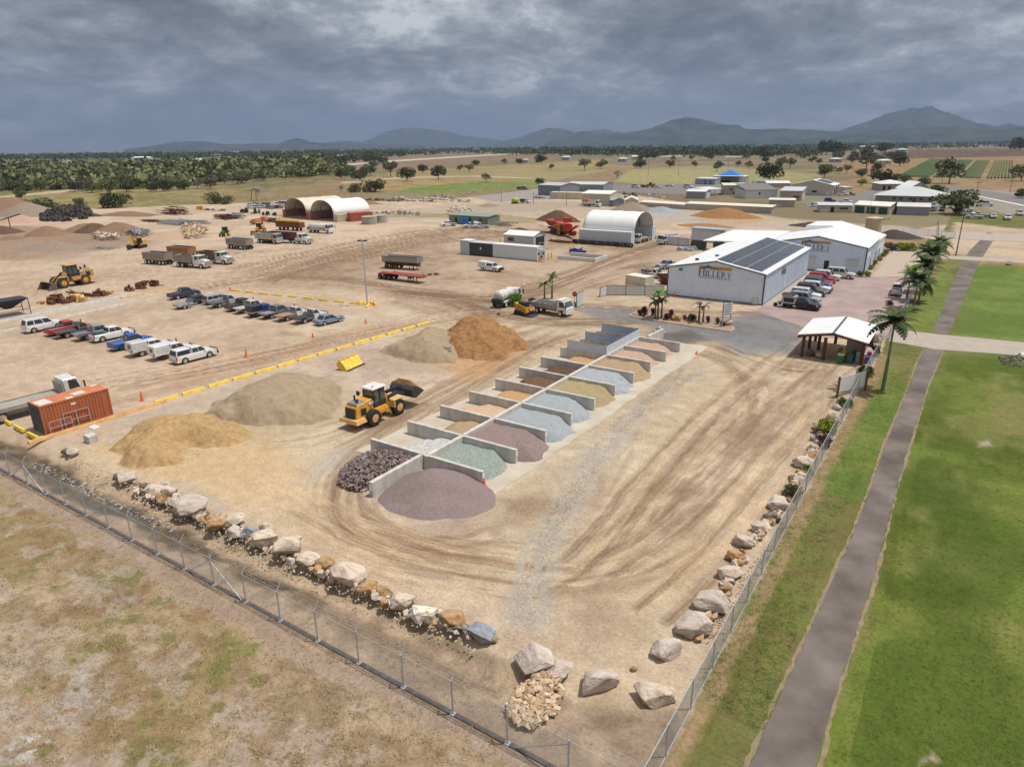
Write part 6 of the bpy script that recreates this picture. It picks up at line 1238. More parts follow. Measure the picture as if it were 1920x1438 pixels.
def dog_trailer(loc,rz,label,bcol,L=6.6,hb=1.5,wheels_x=None,legs=False,name='tipping_trailer',inner=None,group=None,zb=1.15,bar=1.6,flare=0.0):
 t=thing(name,loc,rz,label,'trailer',group);e=L/2;bw=1.22;m=mat(f'body metal {bcol}',bcol,.6,.3,var=.15,scale=1.2);zt=zb+hb;fl=flare
 b=MB();b.add([(-e,-bw,zb),(e,-bw,zb),(e,bw,zb),(-e,bw,zb),(-e-fl,-bw,zt),(e+fl,-bw,zt),(e+fl,bw,zt),(-e-fl,bw,zt),(-e+.1-fl,-bw+.1,zt),(e-.1+fl,-bw+.1,zt),(e-.1+fl,bw-.1,zt),(-e+.1-fl,bw-.1,zt),(-e+.3,-bw+.3,zb+.2),(e-.3,-bw+.3,zb+.2),(e-.3,bw-.3,zb+.2),(-e+.3,bw-.3,zb+.2)],[(0,3,2,1),(0,1,5,4),(1,2,6,5),(2,3,7,6),(3,0,4,7),(4,5,9,8),(5,6,10,9),(6,7,11,10),(7,4,8,11),(8,9,13,12),(9,10,14,13),(10,11,15,14),(11,8,12,15),(12,13,14,15)]);b.build('tipper_body',m,t,fix=False)
 b=MB();b.box(-e,e,-bw-.02,bw+.02,zt-.1,zt+.02)if False else b.bar((-e,-bw,zt),(e,-bw,zt),.09);b.bar((-e,bw,zt),(e,bw,zt),.09);b.bar((-e,-bw,zb),(e,-bw,zb),.12);b.build('top_rail',inner or galv,t)
 b=MB();b.box(-e+.1,e-.1,-.45,.45,.75,zb);b.bar((e,0,.7),(e+bar,0,.6),.14);b.bar((e-.3,.5,.75),(e+bar,0,.6),.08);b.bar((e-.3,-.5,.75),(e+bar,0,.6),.08);b.build('chassis',rust if legs else steel_dk,t)
 for x in wheels_x or(-e+.7,-e+1.85,e-1.85,e-.7):
  for s in(-1,1):wheel(t,x,s*1.0,.5,.4,chrome if not legs else rust)
 if legs:
  for x in(e-2.2,e-1.2):
   for s in(-1,1):b=MB();b.bar((x,s*.7,0),(x,s*.7,zb),.1);b.build('leg',rust,t)
 return t
def loader(loc,rz,label,col=yellow,sc=1.0,lift=.35,counter=yellow,roof=None,bucket=steel_dk,steer=0,name='wheel_loader',load=None):
 """articulated wheel loader"""
 t=thing(name,loc,rz,label,'loader');t.scale=(sc,)*3;r=.80;W_=1.32
 b=MB();b.prism([(-3.55,1.1),(-3.45,2.1),(-3.2,2.35),(-1.35,2.5),(-1.25,1.1),(-1.9,.9),(-3.0,.9)],-.78,.78,'xz',lambda a,z:.12*max(0,z-1.9));b.build('engine_hood',col,t,bevel=.05)
 b=MB();b.box(-3.58,-3.52,-.58,.58,1.15,2.1);b.build('grille',steel_dk,t);b=MB();b.box(-3.3,-2.1,-.6,.6,2.36,2.50,.08,.08);b.build('hood_top',mat('grey hood panel',(.20,.22,.24),.5),t)
 for s in(-1,1):b=MB();b.box(-2.95,-2.3,s*.79-.012,s*.79+.012,1.3,1.95);b.build('vent',steel_dk,t)
 for s in(-1,1):b=MB();b.box(-1.9,-1.35,s*.79-.015,s*.79+.015,2.05,2.3);b.build('side_decal',white,t)
 b=MB();b.box(-3.95,-2.6,-1.2,1.2,.72,1.12,.1,.15);b.build('counterweight',counter,t,bevel=.04)
 b=MB();b.box(-2.6,.3,-.5,.5,.7,1.25);b.box(-.2,1.6,-.42,.42,.7,1.45);b.prism([(.1,1.2),(.25,2.3),(.75,2.35),(1.3,1.4),(1.3,.8),(.1,.8)],-.45,.45);b.build('frame',col,t)
 b=MB();b.box(-1.3,.15,-1.12,1.12,1.35,1.5);b.box(-1.3,.15,-1.25,-.8,1.0,1.35);b.box(-1.3,.15,.8,1.25,1.0,1.35);b.build('platform',col,t)
 b=MB();b.cyl((-2.6,.3,2.45),(-2.6,.3,3.0),.09,None,8);b.cyl((-2.9,-.3,2.45),(-2.9,-.3,2.8),.14,None,8);b.build('exhaust',steel_dk,t)
 # cab
 b=MB();z0,z1=1.5,3.25
 for x,y in((-1.15,-.72),(-1.15,.72),(-.35,-.76),(-.35,.76),(.35,-.62),(.35,.62)):b.bar((x,y,z0),(x*.96,y*.92,z1),.09)
 b.box(-1.2,.4,-.78,.78,z0,z0+.5,.02,.02);b.build('cab_frame',steel_dk,t)
 for s in(-1,1):glassq(t,'side_window',[(-1.1,s*.765,z0+.5),(.3,s*.70,z0+.4),(.3,s*.62,z1-.08),(-1.05,s*.68,z1-.08)],glassg)
 glassq(t,'windscreen',[(.40,-.62,z0+.2),(.40,.62,z0+.2),(.33,.58,z1-.08),(.33,-.58,z1-.08)],glassg);glassq(t,'rear_window',[(-1.2,.7,z0+.5),(-1.2,-.7,z0+.5),(-1.12,-.64,z1-.08),(-1.12,.64,z1-.08)],glassg)
 b=MB();b.box(-1.35,.55,-.85,.85,z1,z1+.16,.12,.12);b.build('cab_roof',roof or col,t,bevel=.05)
 for s in(-1,1):
  b=MB();b.box(1.0,2.2,s*1.05-.3,s*1.05+.3,1.66,1.74);b.box(.85,1.02,s*1.05-.3,s*1.05+.3,1.0,1.72);b.build('mudguard',counter if roof else col,t)
 for x in(-1.75,1.62):
  for s in(-1,1):wheel(t,x,s*1.05,r,.62,orange_y if roof else yellow,dustblack if not roof else black,20,.78)
  # lift arms and bucket
 az_=lift;px_,pz=.95,1.9;qx,qz=px_+2.35*math.cos(-.62+az_),pz+2.35*math.sin(-.62+az_)
 for s in(-1,1):
  b=MB();mx,mz=(px_+qx)/2+.1,(pz+qz)/2+.25;b.bar((px_,s*.5,pz),(mx,s*.5,mz),.14,.34);b.bar((mx,s*.5,mz),(qx,s*.5,qz),.14,.30);b.build('lift_arm',bucket if roof else col,t)
 b=MB();b.bar((1.0,0,2.25),(qx-.5,0,qz+.75),.22);b.bar((qx-.5,0,qz+.75),(qx+.05,0,qz+.55),.16);b.build('tilt_linkage',steel_dk,t)
 b=MB();n=7;pts=[]
 c0=(qx+.62,qz+.15);tilt=.35 if roof else-.05
 for j in range(n+1):a=math.radians(75+tilt*57)+(math.pi*1.12)*j/n;pts.append((c0[0]+.62*math.cos(a),c0[1]+.62*math.sin(a)))
 lip=(pts[-1][0]+1.0*math.cos(tilt),pts[-1][1]+1.0*math.sin(tilt));pts2=pts+[lip]
 for j in range(len(pts2)-1):a,c=pts2[j],pts2[j+1];b.add([(a[0],-1.45,a[1]),(c[0],-1.45,c[1]),(c[0],1.45,c[1]),(a[0],1.45,a[1]),(a[0]-.04,-1.45,a[1]-.04),(c[0]-.04,-1.45,c[1]-.05),(c[0]-.04,1.45,c[1]-.05),(a[0]-.04,1.45,a[1]-.04)],[(0,1,2,3),(7,6,5,4)])
 for s in(-1.45,1.45):b.add([(p[0],s,p[1])for p in pts2]+[(p[0],s*.98,p[1])for p in pts2],[tuple(range(len(pts2))),tuple(range(2*len(pts2)-1,len(pts2)-1,-1))])
 b.build('bucket',bucket,t,fix=False)
 if load:b=MB();b.add([(pts[0][0]-.1,-1.4,pts[0][1]-.05),(lip[0],-1.4,lip[1]),(lip[0],1.4,lip[1]),(pts[0][0]-.1,1.4,pts[0][1]-.05),(c0[0]+.1,-.8,pts[0][1]+.35),(c0[0]+.1,.8,pts[0][1]+.35)],[(0,1,4),(1,2,5,4),(2,3,5),(3,0,4,5),(0,3,2,1)]);b.build('load',load,t)
 b=MB();b.cyl((-.9,-.4,z1+.16),(-.9,-.4,z1+.3),.07,None,8);b.build('beacon',amber,t)
 b=MB();b.bar((-1.2,.9,.5),(-1.2,.9,1.35),.05);b.bar((-1.0,-1.0,.5),(-1.0,-1.0,1.35),.05);b.bar((-.6,-1.0,.5),(-.6,-1.0,1.35),.05);b.bar((-1.0,-1.0,.7),(-.6,-1.0,.7),.05);b.bar((-1.0,-1.0,1.0),(-.6,-1.0,1.0),.05);b.build('ladder',col,t)
 for s in(-1,1):b=MB();b.box(-1.5,-1.35,s*1.05-.15,s*1.05+.15,2.5,2.9);b.bar((-1.3,s*.7,2.8),(-1.42,s*1.0,2.75),.04);b.build('mirror',steel_dk,t)
 return t
UP=88  # the parked rows point along the fence
def W_(px,py,dx=0,dy=0):x,y=G(px,py);return(x+dx,y+dy)
# given: the near rear wheel's contact point -> the vehicle's middle (heading UP); the near side is +X of the site
def byrear(px,py,lx=-1.62,half=.79,h=UP):x,y=G(px,py);a=R(h);return(x-math.cos(a)*lx-math.sin(a)*half,y-math.sin(a)*lx+math.cos(a)*half)
Wt,Sv,Gy,Dk,Nv=(.72,.72,.71),(.38,.41,.45),(.16,.17,.18),(.045,.048,.055),(.03,.035,.06)
g1='vehicles parked in the front row of the yard';g2='vehicles parked in the rear row of the yard'
wagon(byrear(64,624.5,-1.6),UP,'white four wheel drive at the left end of the front row',Wt,5.0,1.9,group=g1)
ute(byrear(108,630),UP,'bright red dual cab ute with a red tub',(.42,.02,.02),'tub',g1,bar=False)
ute(byrear(127,634),UP,'dark maroon ute with a charcoal tray beside the bright red one',(.10,.025,.03),'tray',g1,traycol=(.08,.085,.09),snorkel=True,dual=False)
ute(byrear(165,638.5),UP,'silver grey ute with a grey steel tray in the front row',(.26,.28,.30),'tray',g1,load='sides',traycol=(.24,.25,.27))
ute(byrear(193,641.5),UP,'white dual cab ute with an open black tub in the front row',Wt,'tub',g1,bull=True)
ute(byrear(229.4,657.5),UP,'bright blue dual cab ute with chrome roll bar',(.015,.10,.34),'cover',g1,bar=True,rimm=steel_dk)
ute(byrear(267,668.5),UP,'white ute with a boxy grey backed canopy, third from the front row right end',Wt,'service',g1,bull=True,canopy=(.58,.58,.58))
ute(byrear(308.4,675.5),UP,'white ute with a white service body, second from the right end of the front row',Wt,'service',g1,snorkel=True,bull=True,rimm=steel_dk)
ute(byrear(347.6,682.5),UP,'white ute with black windowed white canopy at the right end of the front row',Wt,'canopy',g1,bull=True)
b2=lambda px,py,l=-1.62:byrear(px,py,l,.79,UP)
ute(b2(334,562),UP,'dark navy dual cab ute at the left end of the rear row',Nv,'tub',g2,bar=True)
wagon(b2(368,571.5,-1.3),UP,'dark charcoal hatchback beside the cage trailer',Dk,4.3,1.46,'hatch',group=g2)
wagon(b2(399,571.5,-1.5),UP,'silver station wagon in the rear row',(.36,.38,.42),4.9,1.5,'wagon',group=g2)
ute(b2(412,577.5),UP,'silver ute with a flat dark grey tray in the rear row',Sv,'tray',g2,dual=False,traycol=(.12,.12,.125))
ute(b2(443,584),UP,'black dual cab ute with red tail lights in the rear row',Dk,'tub',g2)
ute(b2(461,588),UP,'cream and white ute with a pale tray half hidden by the blue cab',(.60,.57,.50),'tray',g2,traycol=(.48,.45,.38),snorkel=True)
ute(b2(483,595.5),UP,'blue cab ute with a black box on an alloy tray',(.015,.05,.26),'box',g2,rimm=steel_dk,dual=True)
ute(b2(510,598),UP,'grey ute with an empty green grey tray',Gy,'tray',g2,traycol=(.25,.27,.22),dual=True)
ute(b2(539,602.5),UP,'white single cab ute with a rusty orange tray',Wt,'tray',g2,dual=False,traycol=(.36,.24,.16),snorkel=True,bull=True)
ute(b2(571.8,607),UP,'white single cab ute with a flat black tray near the right end',Wt,'tray',g2,dual=False,traycol=(.05,.05,.055),bull=True)
wagon(b2(610.6,611,-1.35),UP-4,'blue grey sedan at the right end of the rear row',(.20,.26,.33),4.6,1.42,'sedan',group=g2)
# office car park, noses to the right
g3='cars nose out beside the solar panelled shed'
def nose(px,py,L,z=.8):x,y=G(px,py,z);return(-19.6-L/2+(x+19.6)*.3,y)
for px,py,f in((1533,573,lambda p:ute(p,-3,'black ute with a rooftop tent, nearest the shed corner',(.012,.013,.015),'service',g3,bull=True,rimm=steel_dk,canopy=(.40,.40,.41))),
(1539,562,lambda p:wagon(p,-3,'silver grey car parked directly behind the black tent ute',(.32,.35,.40),4.7,1.75,'suv',group=g3)),(1540,555,lambda p:wagon(p,-3,'white four wheel drive, third from the shed corner',Wt,4.7,1.8,'suv',group=g3)),
(1549,548,lambda p:wagon(p,-3,'dark grey car with roof rack between two white ones',(.09,.095,.10),4.9,1.85,'suv',rack=True,group=g3)),(1559,542,lambda p:wagon(p,-3,'white four wheel drive with black bull bar',Wt,4.7,1.8,'suv',group=g3,bull=True)),
(1560,534,lambda p:wagon(p,-3,'blue car glimpsed behind the white bull barred one',(.04,.10,.24),4.6,1.75,'suv',group=g3)),(1562,529,lambda p:wagon(p,-3,'nearer of the two red cars',(.36,.015,.02),4.7,1.65,'suv',group=g3)),(1568,524,lambda p:wagon(p,-3,'farther of the two red cars',(.40,.02,.02),4.9,1.7,'suv',group=g3)),
(1577,519,lambda p:wagon(p,-3,'white car beyond the two red ones',Wt,4.7,1.7,'suv',group=g3)),(1602,516,lambda p:wagon(p,-3,'large white four wheel drive parked closest to the shed door',(.62,.61,.57),5.1,1.95,'suv',rack=False,group=g3))):
 x,y=G(px,py,.75);f((x-2.4,y))
x,y=G(1533,573,.75);tt=thing('roof_tent',(x-4.0,y,1.92),-3,'folded black rooftop tent on the black ute','roof tent');b=MB();b.box(-1.3,.5,-.7,.7,0,.28,.04,.04);b.build('cover',steel_dk,tt);b=MB();b.box(-1.2,.4,-.76,-.71,.06,.2);b.build('strap',galv,tt)
x,y=G(1681,551);ute((x,y),92,'white dual cab ute seen from behind among the palms',Wt,'tub',None)
# motorbike
t=thing('motorbike',(*G(1462,575),0),20,'yellow trail motorbike leaning beside the black ute','motorbike')
for x in(-.68,.68):b=MB();b.lathe((x,-.05,.33),(x,.05,.33),[(0,.24),(.02,.33),(.08,.33),(.10,.24)],14);b.build('wheel',black,t)
b=MB();b.bar((-.6,0,.35),(-.1,0,.6),.08);b.bar((.66,0,.33),(.42,0,1.0),.07);b.box(-.2,.2,-.13,.13,.35,.65);b.build('frame',steel_dk,t);b=MB();b.box(.0,.38,-.13,.13,.75,.98,.06,.04);b.box(-.75,-.4,-.1,.1,.78,.84);b.build('fuel_tank',yel2,t);b=MB();b.box(-.5,.05,-.11,.11,.72,.82);b.build('seat',black,t);b=MB();b.bar((.40,-.36,1.08),(.40,.36,1.08),.04);b.build('handlebar',steel_dk,t)
# working machines
a=Vector(G(702,797.5));c=Vector(G(748,776));d=(c-a).normalized();mid_=(a+c)/2+Vector((-d.y,d.x))*1.05
loader((mid_.x,mid_.y),math.degrees(math.atan2(d.y,d.x)),'yellow wheel loader carrying brown sand, driving beside the storage bays',yellow,1.0,.48,orange_y,dwhite,bucket=mat('grubby black steel',(.05,.045,.04),.8),load=heapc['redsand'])
a=Vector(G(121,540.5));c=Vector(G(158,534));d=(a-c).normalized();mid_=(a+c)/2+Vector((d.y,-d.x))*1.15
loader((mid_.x,mid_.y),math.degrees(math.atan2(d.y,d.x)),'dusty orange yellow wheel loader with its bucket down in the open left yard',mat('dusty orange yellow paint',(.50,.29,.10),.7,var=.2),1.22,-.08,mat('dusty orange yellow paint',(0,0,0)),None,bucket=mat('worn bucket steel',(.13,.11,.09),.7,var=.3))
c=G(1218,352);loader(c,200,'small yellow loader far off on the bitumen beside the sports field',yellow,.95,.1)
t=thing('loader_bucket',(*W_(657,688),0),math.degrees(math.atan2(G(678,680)[1]-G(640,697)[1],G(678,680)[0]-G(640,697)[0])),'spare yellow loader bucket lying face down on the dirt','bucket')
b=MB();L2=1.55;P_=[(-.62,.0),(-.75,.1),(-.1,.95),(.15,1.12),(.5,1.08),(.72,.82),(.74,.5),(.5,.1)];b.prism([(p[0],p[1])for p in P_],-L2,L2,'yz');b.build('shell',yel2,t,bevel=.03)
b=MB()
for x in(-L2,L2):b.box(x-.03,x+.03,-.7,.75,0,.12)
for x in(-.85,0,.85):b.prism([(-.2,.85),(.15,1.2),(.55,1.14),(.8,.84),(.8,.5),(.7,.5),(.7,.8),(.45,1.06),(.1,1.1)],x-.05,x+.05,'yz')
b.box(-L2,L2,.1,.5,1.09,1.16);b.build('rib',yellow,t);b=MB();b.box(-L2-.02,L2+.02,-.95,-.6,0,.12);b.build('cutting_edge',steel_dk,t)
# trucks by the island
def two(a,c,side,half):
 """near wheels' contact points, rear then front -> middle and heading; side +1 if the near side is the vehicle's right"""
 a,c=Vector(G(*a)),Vector(G(*c));d=(c-a).normalized();m_=(a+c)/2+Vector((-d.y,d.x))*half*side;return(m_.x,m_.y),math.degrees(math.atan2(d.y,d.x))
p,h=two((1013,588),(1041,592.5),1,1.0);truck((p[0]+.1,p[1]),h,'white cab over tipper truck with a driver in a red shirt beside the planted island','tipper','over',L=6.6,bcol=(.36,.34,.32),load=steel_dk)
t=thing('driver',(p[0]+2.3*math.cos(R(h))+.5*math.sin(R(h)),p[1]+2.3*math.sin(R(h))-.5*math.cos(R(h)),1.2),h,'person in a red shirt at the wheel of the white tipper truck','person')
def body_mesh(shirt,loc,parent,name='body',seated=False):
 me=bpy.data.meshes.new(name);bm=bmesh.new();sk=bm.verts.layers.skin.verify()
 J=[((0,0,.95),.13),((0,0,1.2),.14),((0,0,1.42),.13),((0,0,1.52),.06),((0,0,1.66),.105),((0,.19,1.42),.07),((.04,.27,1.15),.05),((.18,.27,.95),.042),((0,-.19,1.42),.07),((.04,-.27,1.15),.05),((.18,-.27,.95),.042),((0,.1,.9),.10),((.03,.11,.5),.075),((0,.12,.06),.05),((.14,.12,.03),.04),((0,-.1,.9),.10),((.1,-.11,.5),.075),((-.05,-.12,.06),.05),((.09,-.12,.03),.04)]
 if seated:J[12]=((.42,.11,.9),.075);J[13]=((.45,.12,.45),.05);J[14]=((.58,.12,.42),.04);J[16]=((.42,-.11,.9),.075);J[17]=((.45,-.12,.45),.05);J[18]=((.58,-.12,.42),.04)
 vs=[]
 for(q,r_)in J:v=bm.verts.new(q);v[sk].radius=(r_,r_);vs.append(v)
 vs[0][sk].use_root=True
 for i,j in((0,1),(1,2),(2,3),(3,4),(2,5),(5,6),(6,7),(2,8),(8,9),(9,10),(0,11),(11,12),(12,13),(13,14),(0,15),(15,16),(16,17),(17,18)):bm.edges.new((vs[i],vs[j]))
 bm.to_mesh(me);bm.free();o=bpy.data.objects.new(name,me);COL.objects.link(o);o.modifiers.new('skin','SKIN');s_=o.modifiers.new('sub','SUBSURF');s_.levels=s_.render_levels=1;me.materials.append(shirt);o.parent=parent;o.location=loc;return o
skinm=mat('skin and work clothes',(.30,.18,.12),.7)
body_mesh(mat('red work shirt',(.42,.05,.04),.8),(0,0,-.95+.05),t,seated=True);b=MB();b.lathe((0,0,.68),(0,0,1),[(0,.12),(.05,.13),(.12,.09),(.15,.02)],10);b.build('cap',mat('dark cap',(.06,.05,.05),.8),t)
p,h=two((938,577),(952,571),1,1.0);truck((p[0]+.6,p[1]+1.4),h,'white vacuum tanker truck seen from behind by the palm island','tank','over',L=6.8)
# skid steer
t=thing('skid_steer',(*G(983,590),0),math.degrees(math.atan2(G(1000,592)[1]-G(966,585)[1],G(1000,592)[0]-G(966,585)[0])),'yellow and black tracked skid steer parked left of the white tipper','loader')
for s in(-1,1):
 b=MB();b.prism([(-1.3,.15),(-1.35,.4),(-1.0,.72),(.75,.5),(1.2,.3),(1.05,.05),(-1.1,.02)],s*.65,s*1.0);b.build('track',black,t);b=MB();b.bar((-1.35,s*.72,1.75),(.9,s*.72,1.25),.14,.2);b.bar((.9,s*.72,1.25),(1.45,s*.72,.45),.14,.2);b.build('lift_arm',yellow,t)
b=MB();b.box(-1.45,.7,-.62,.62,.3,1.25);b.box(-1.5,-.8,-.62,.62,1.25,1.75);b.build('body',yellow,t);b=MB();b.box(-.8,.6,-.5,.5,1.25,1.98,.04,.04);b.build('cab',steel_dk,t);glassq(t,'windscreen',[(.615,-.4,1.3),(.615,.4,1.3),(.575,.4,1.9),(.575,-.4,1.9)]);b=MB();b.prism([(1.3,.05),(1.35,.65),(1.6,.7),(1.5,.3),(2.1,.08),(2.1,.03)],-.95,.95);b.build('bucket',steel_dk,t)
# white dual cab with tray canopy in mid yard
p,h=two((903.5,507.5),(928.7,510.5),1,.79);ute(p,h,'white dual cab service ute alone in the middle of the yard',Wt,'service',None,bull=True)
p,h=two((1236,522),(1228,521),1,.8);x,y=G(1222,522);ute((x,y+1),-8,'white single cab ute with a tool laden ladder rack beside the grey shed',Wt,'tray',None,dual=False,load='rack',traycol=(.4,.4,.4))
x,y=G(1250,504);ute((x,y+.5),-118,'silver blue dual cab ute parked behind the ladder rack ute',(.30,.34,.40),'tub',None)
x,y=G(834,425);ute((x+.5,y+1.2),-130,'white dual cab tray ute left of the green hut',Wt,'tray',None)
x,y=G(877,428);ute((x+.5,y+1.2),-140,'white ute with a white tank behind its cab by the green hut',Wt,'tray',None,dual=False)
tk_=thing('water_pod',(x+1.6,y+2.3,.95),0,'white cylindrical spray tank on the tray of a ute at the green hut','tank');b=MB();b.lathe((-.8,0,.5),(.8,0,.5),[(0,.3),(.1,.5),(1.5,.5),(1.6,.3)],14);b.build('drum',white,tk_)
x,y=G(898,429);ute((x,y+1.2),-150,'white tray ute right of the one with a spray tank',Wt,'tray',None,dual=False)
t=thing('water_tank',(*G(874,421),0),0,'bright blue square tank against the green hut','tank');b=MB();b.box(-1.7,1.7,-1.2,1.2,0,2.3,.1,.1);b.build('body',mat('blue tank plastic',(.03,.16,.40),.5),t,bevel=.1);b=MB();b.cyl((0,0,2.3),(0,0,2.42),.4,None,10);b.build('lid',steel_dk,t)
# semi trailers
a=Vector(G(716,503));c=Vector(G(784,500));d=Vector((1,-.32)).normalized()
a=Vector(G(718,503));c=Vector(G(775,507));d=(c-a).normalized();hh=math.degrees(math.atan2(d.y,d.x));m_=a+d*4.4+Vector((-d.y,d.x))*1.0
dog_trailer((m_.x,m_.y),hh,'grey and red end tipping semi trailer with rusty inside',(.34,.33,.31),8.6,1.15,(-3.4,-2.2,-1.0),True,'semi_trailer',rust,bar=.2,zb=1.5,flare=.15)
a=Vector(G(711,523));c=Vector(G(735,526));d=(c-a).normalized();hh=math.degrees(math.atan2(d.y,d.x));m_=a+d*5.2+Vector((-d.y,d.x))*1.0
t=thing('skeletal_trailer',(m_.x,m_.y,0),hh,'low red skeletal semi trailer in front of the tipping one','trailer');redm=mat('faded red chassis paint',(.26,.045,.035),.7,var=.25)
b=MB();b.box(-5.3,5.6,-.55,.55,1.05,1.3);b.box(-3.2,5.6,-1.2,1.2,1.28,1.36);b.box(-5.3,-3.0,-1.15,1.15,1.05,1.2);b.build('deck',redm,t)
for x in(-4.9,-3.7,-2.5):
 for s in(-1,1):wheel(t,x,s*1.0,.5,.4,rust)
b=MB()
for s in(-1,1):b.box(-5.5,-1.9,s*1.0-.25,s*1.0+.25,1.03,1.07)
b.build('mudguard',steel_dk,t)
for x in(2.2,2.9):
 for s in(-1,1):b=MB();b.bar((x,s*.8,0),(x,s*.8,1.1),.12);b.build('leg',rust,t)
for x,s in((-2.4,.4),(4.9,.4)):b=MB();b.bar((x,s,1.35),(x+.5,s,1.95),.12);b.build('ramp_arm',dwhite,t)
for k,(px,py)in enumerate(((770,522),(786,521),(806,516),(818,515))):
 b=MB();b.lathe((0,0,0),(0,0,1),[(0,.34),(.02,.5),(.26,.5),(.28,.34)],14);tag(b.build('tyre',dustblack,loc=(*G(px,py),0)),['tyre lying under the red skeletal trailer, first from the left','tyre lying under the red skeletal trailer, second','tyre lying at the right end of the red trailer','tyre lying just beyond the red trailer'][k],'tyre')
 # tipper fleet, left centre
def at2(a,c,half=1.0):return two(a,c,1,half)
silv=(.30,.26,.22);browns=(.20,.12,.08)
def tr(px,py,h,f):x,y=G(px,py);f((x,y),h)
hd=math.degrees(math.atan2(G(386,503)[1]-G(334,500)[1],G(386,503)[0]-G(334,500)[0]))
p,h=at2((337,500.5),(368,503));hd=h
truck((p[0]+.9*math.cos(R(h))-.7*0,p[1]),h,'white bonneted truck with a dull bronze tipper body, nearest in the tipper pair','tipper','bonnet',L=9.2,axles=3,bcol=silv)
p2,h2=at2((273,495),(310,497.5));dog_trailer(p2,hd,'bronze grey tipping trailer coupled behind the white bonneted truck',silv,7.0)
x,y=G(392,499);truck((x-2.0,y+3.2),hd,'white bonneted truck with a rusty load, farther in the tipper pair','tipper','bonnet',L=9.0,axles=3,bcol=browns)
x,y=G(335,484);dog_trailer((x,y+1),hd,'rusty orange tipping trailer behind the bronze ones',(.34,.16,.07),7.0)
p3,h3=at2((428,466),(462,469));dog_trailer(p3,h3,'brownish grey tipping trailer standing alone with its drawbar out',silv,7.6,1.5)
x,y=G(497,457);truck((x,y+1.5),h3,'pale grimy tipper truck standing left of the maroon semi','tipper','over',L=8.4,axles=3,bcol=(.45,.42,.38),col=(.45,.40,.33))
p4,h4=at2((520,455),(563,458));x,y=G(560,458)
truck((p4[0]+3.2*math.cos(R(h4)),p4[1]+3.2*math.sin(R(h4))),h4,'white bonneted prime mover coupled to the maroon semi tipper','none','bonnet',L=7.6,axles=3);dog_trailer((p4[0]-3.6*math.cos(R(h4)),p4[1]-3.6*math.sin(R(h4))),h4,'dark maroon semi tipper with a dusty rim',(.10,.035,.03),9.5,1.45,(-3.8,-2.6),False,'semi_trailer',rust,bar=.2,zb=1.3)
x,y=G(600,440);truck((x-3,y+3),h4,'white cylindrical tanker trailer at the far side of the maroon semi','tank','over',L=9.0,axles=3)
x,y=G(545,432);t=thing('sweeper_deck',(x,y,0),h4,'yellow topped drill deck with guard rails behind the maroon semi','machine');b=MB();b.box(-5,5,-1.2,1.2,1.0,2.6);b.build('body',rust,t);b=MB();b.cyl((-4.9,-.6,3.0),(4.9,-.6,3.0),.42,None,10);b.build('cylinder',yel2,t);b=MB()
for i in range(7):b.bar((-4.6+i*1.5,-1.1,3.2),(-4.6+i*1.5,-1.1,4.6),.07);b.bar((-4.6+i*1.5,1.1,3.2),(-4.6+i*1.5,1.1,4.6),.07)
b.bar((-4.6,-1.1,4.6),(4.4,-1.1,4.6),.07);b.bar((-4.6,1.1,4.6),(4.4,1.1,4.6),.07);b.build('guard_rail',rust,t)
for x_ in(-3.5,-2,2,3.5):
 for s in(-1,1):wheel(t,x_,s*.9,.5,.3,rust)
 # grader, tractor, small crusher excavator, orange lift
def grader(loc,rz,label):
 t=thing('road_grader',loc,rz,label,'grader');b=MB();b.box(-3.6,-1.2,-.7,.7,1.0,2.1);b.box(-1.2,3.4,-.18,.18,1.5,1.95);b.bar((3.3,0,1.7),(3.9,0,.9),.3);b.build('body',yellow,t,bevel=.05)
 b=MB();b.box(-1.3,.2,-.65,.65,1.4,3.1,.05,.08);b.build('cab',steel_dk,t);b=MB();b.box(-1.45,.4,-.8,.8,3.1,3.25);b.build('cab_roof',orange_y,t);b=MB();b.prism([(.7,.25),(.85,.9),(1.0,.85),(.95,.25)],-1.7,1.7,'xz');b.build('blade',steel_dk,t);b=MB();b.cyl((.9,0,1.0),(.9,0,1.2),.7,None,14);b.build('circle',yellow,t)
 for x in(-3.1,-1.6,3.8):
  for s in(-1,1):wheel(t,x,s*.95,.68,.4,yellow,dustblack)
 return t
x,y=G(486,438);grader((x,y,0),-55,'yellow road grader parked behind the tipping trailers')
t=thing('tractor',(*G(422,443),0),-60,'green farm tractor with yellow wheels beside the sandstone rubble','tractor');gt=mat('farm green paint',(.03,.13,.04),.5)
b=MB();b.prism([(.1,.9),(.1,1.75),(1.6,1.6),(1.9,1.3),(1.9,.8)],-.4,.4);b.box(-1.1,.2,-.6,.6,.9,1.3);b.build('bonnet',gt,t);b=MB();b.box(-1.1,.2,-.65,.65,1.3,2.5,.08,.08);b.build('cab',glass,t);b=MB();b.box(-1.2,.3,-.75,.75,2.5,2.65);b.build('cab_roof',gt,t)
for s in(-1,1):wheel(t,-.7,s*.85,.85,.45,yel2);wheel(t,1.5,s*.8,.5,.3,yel2)
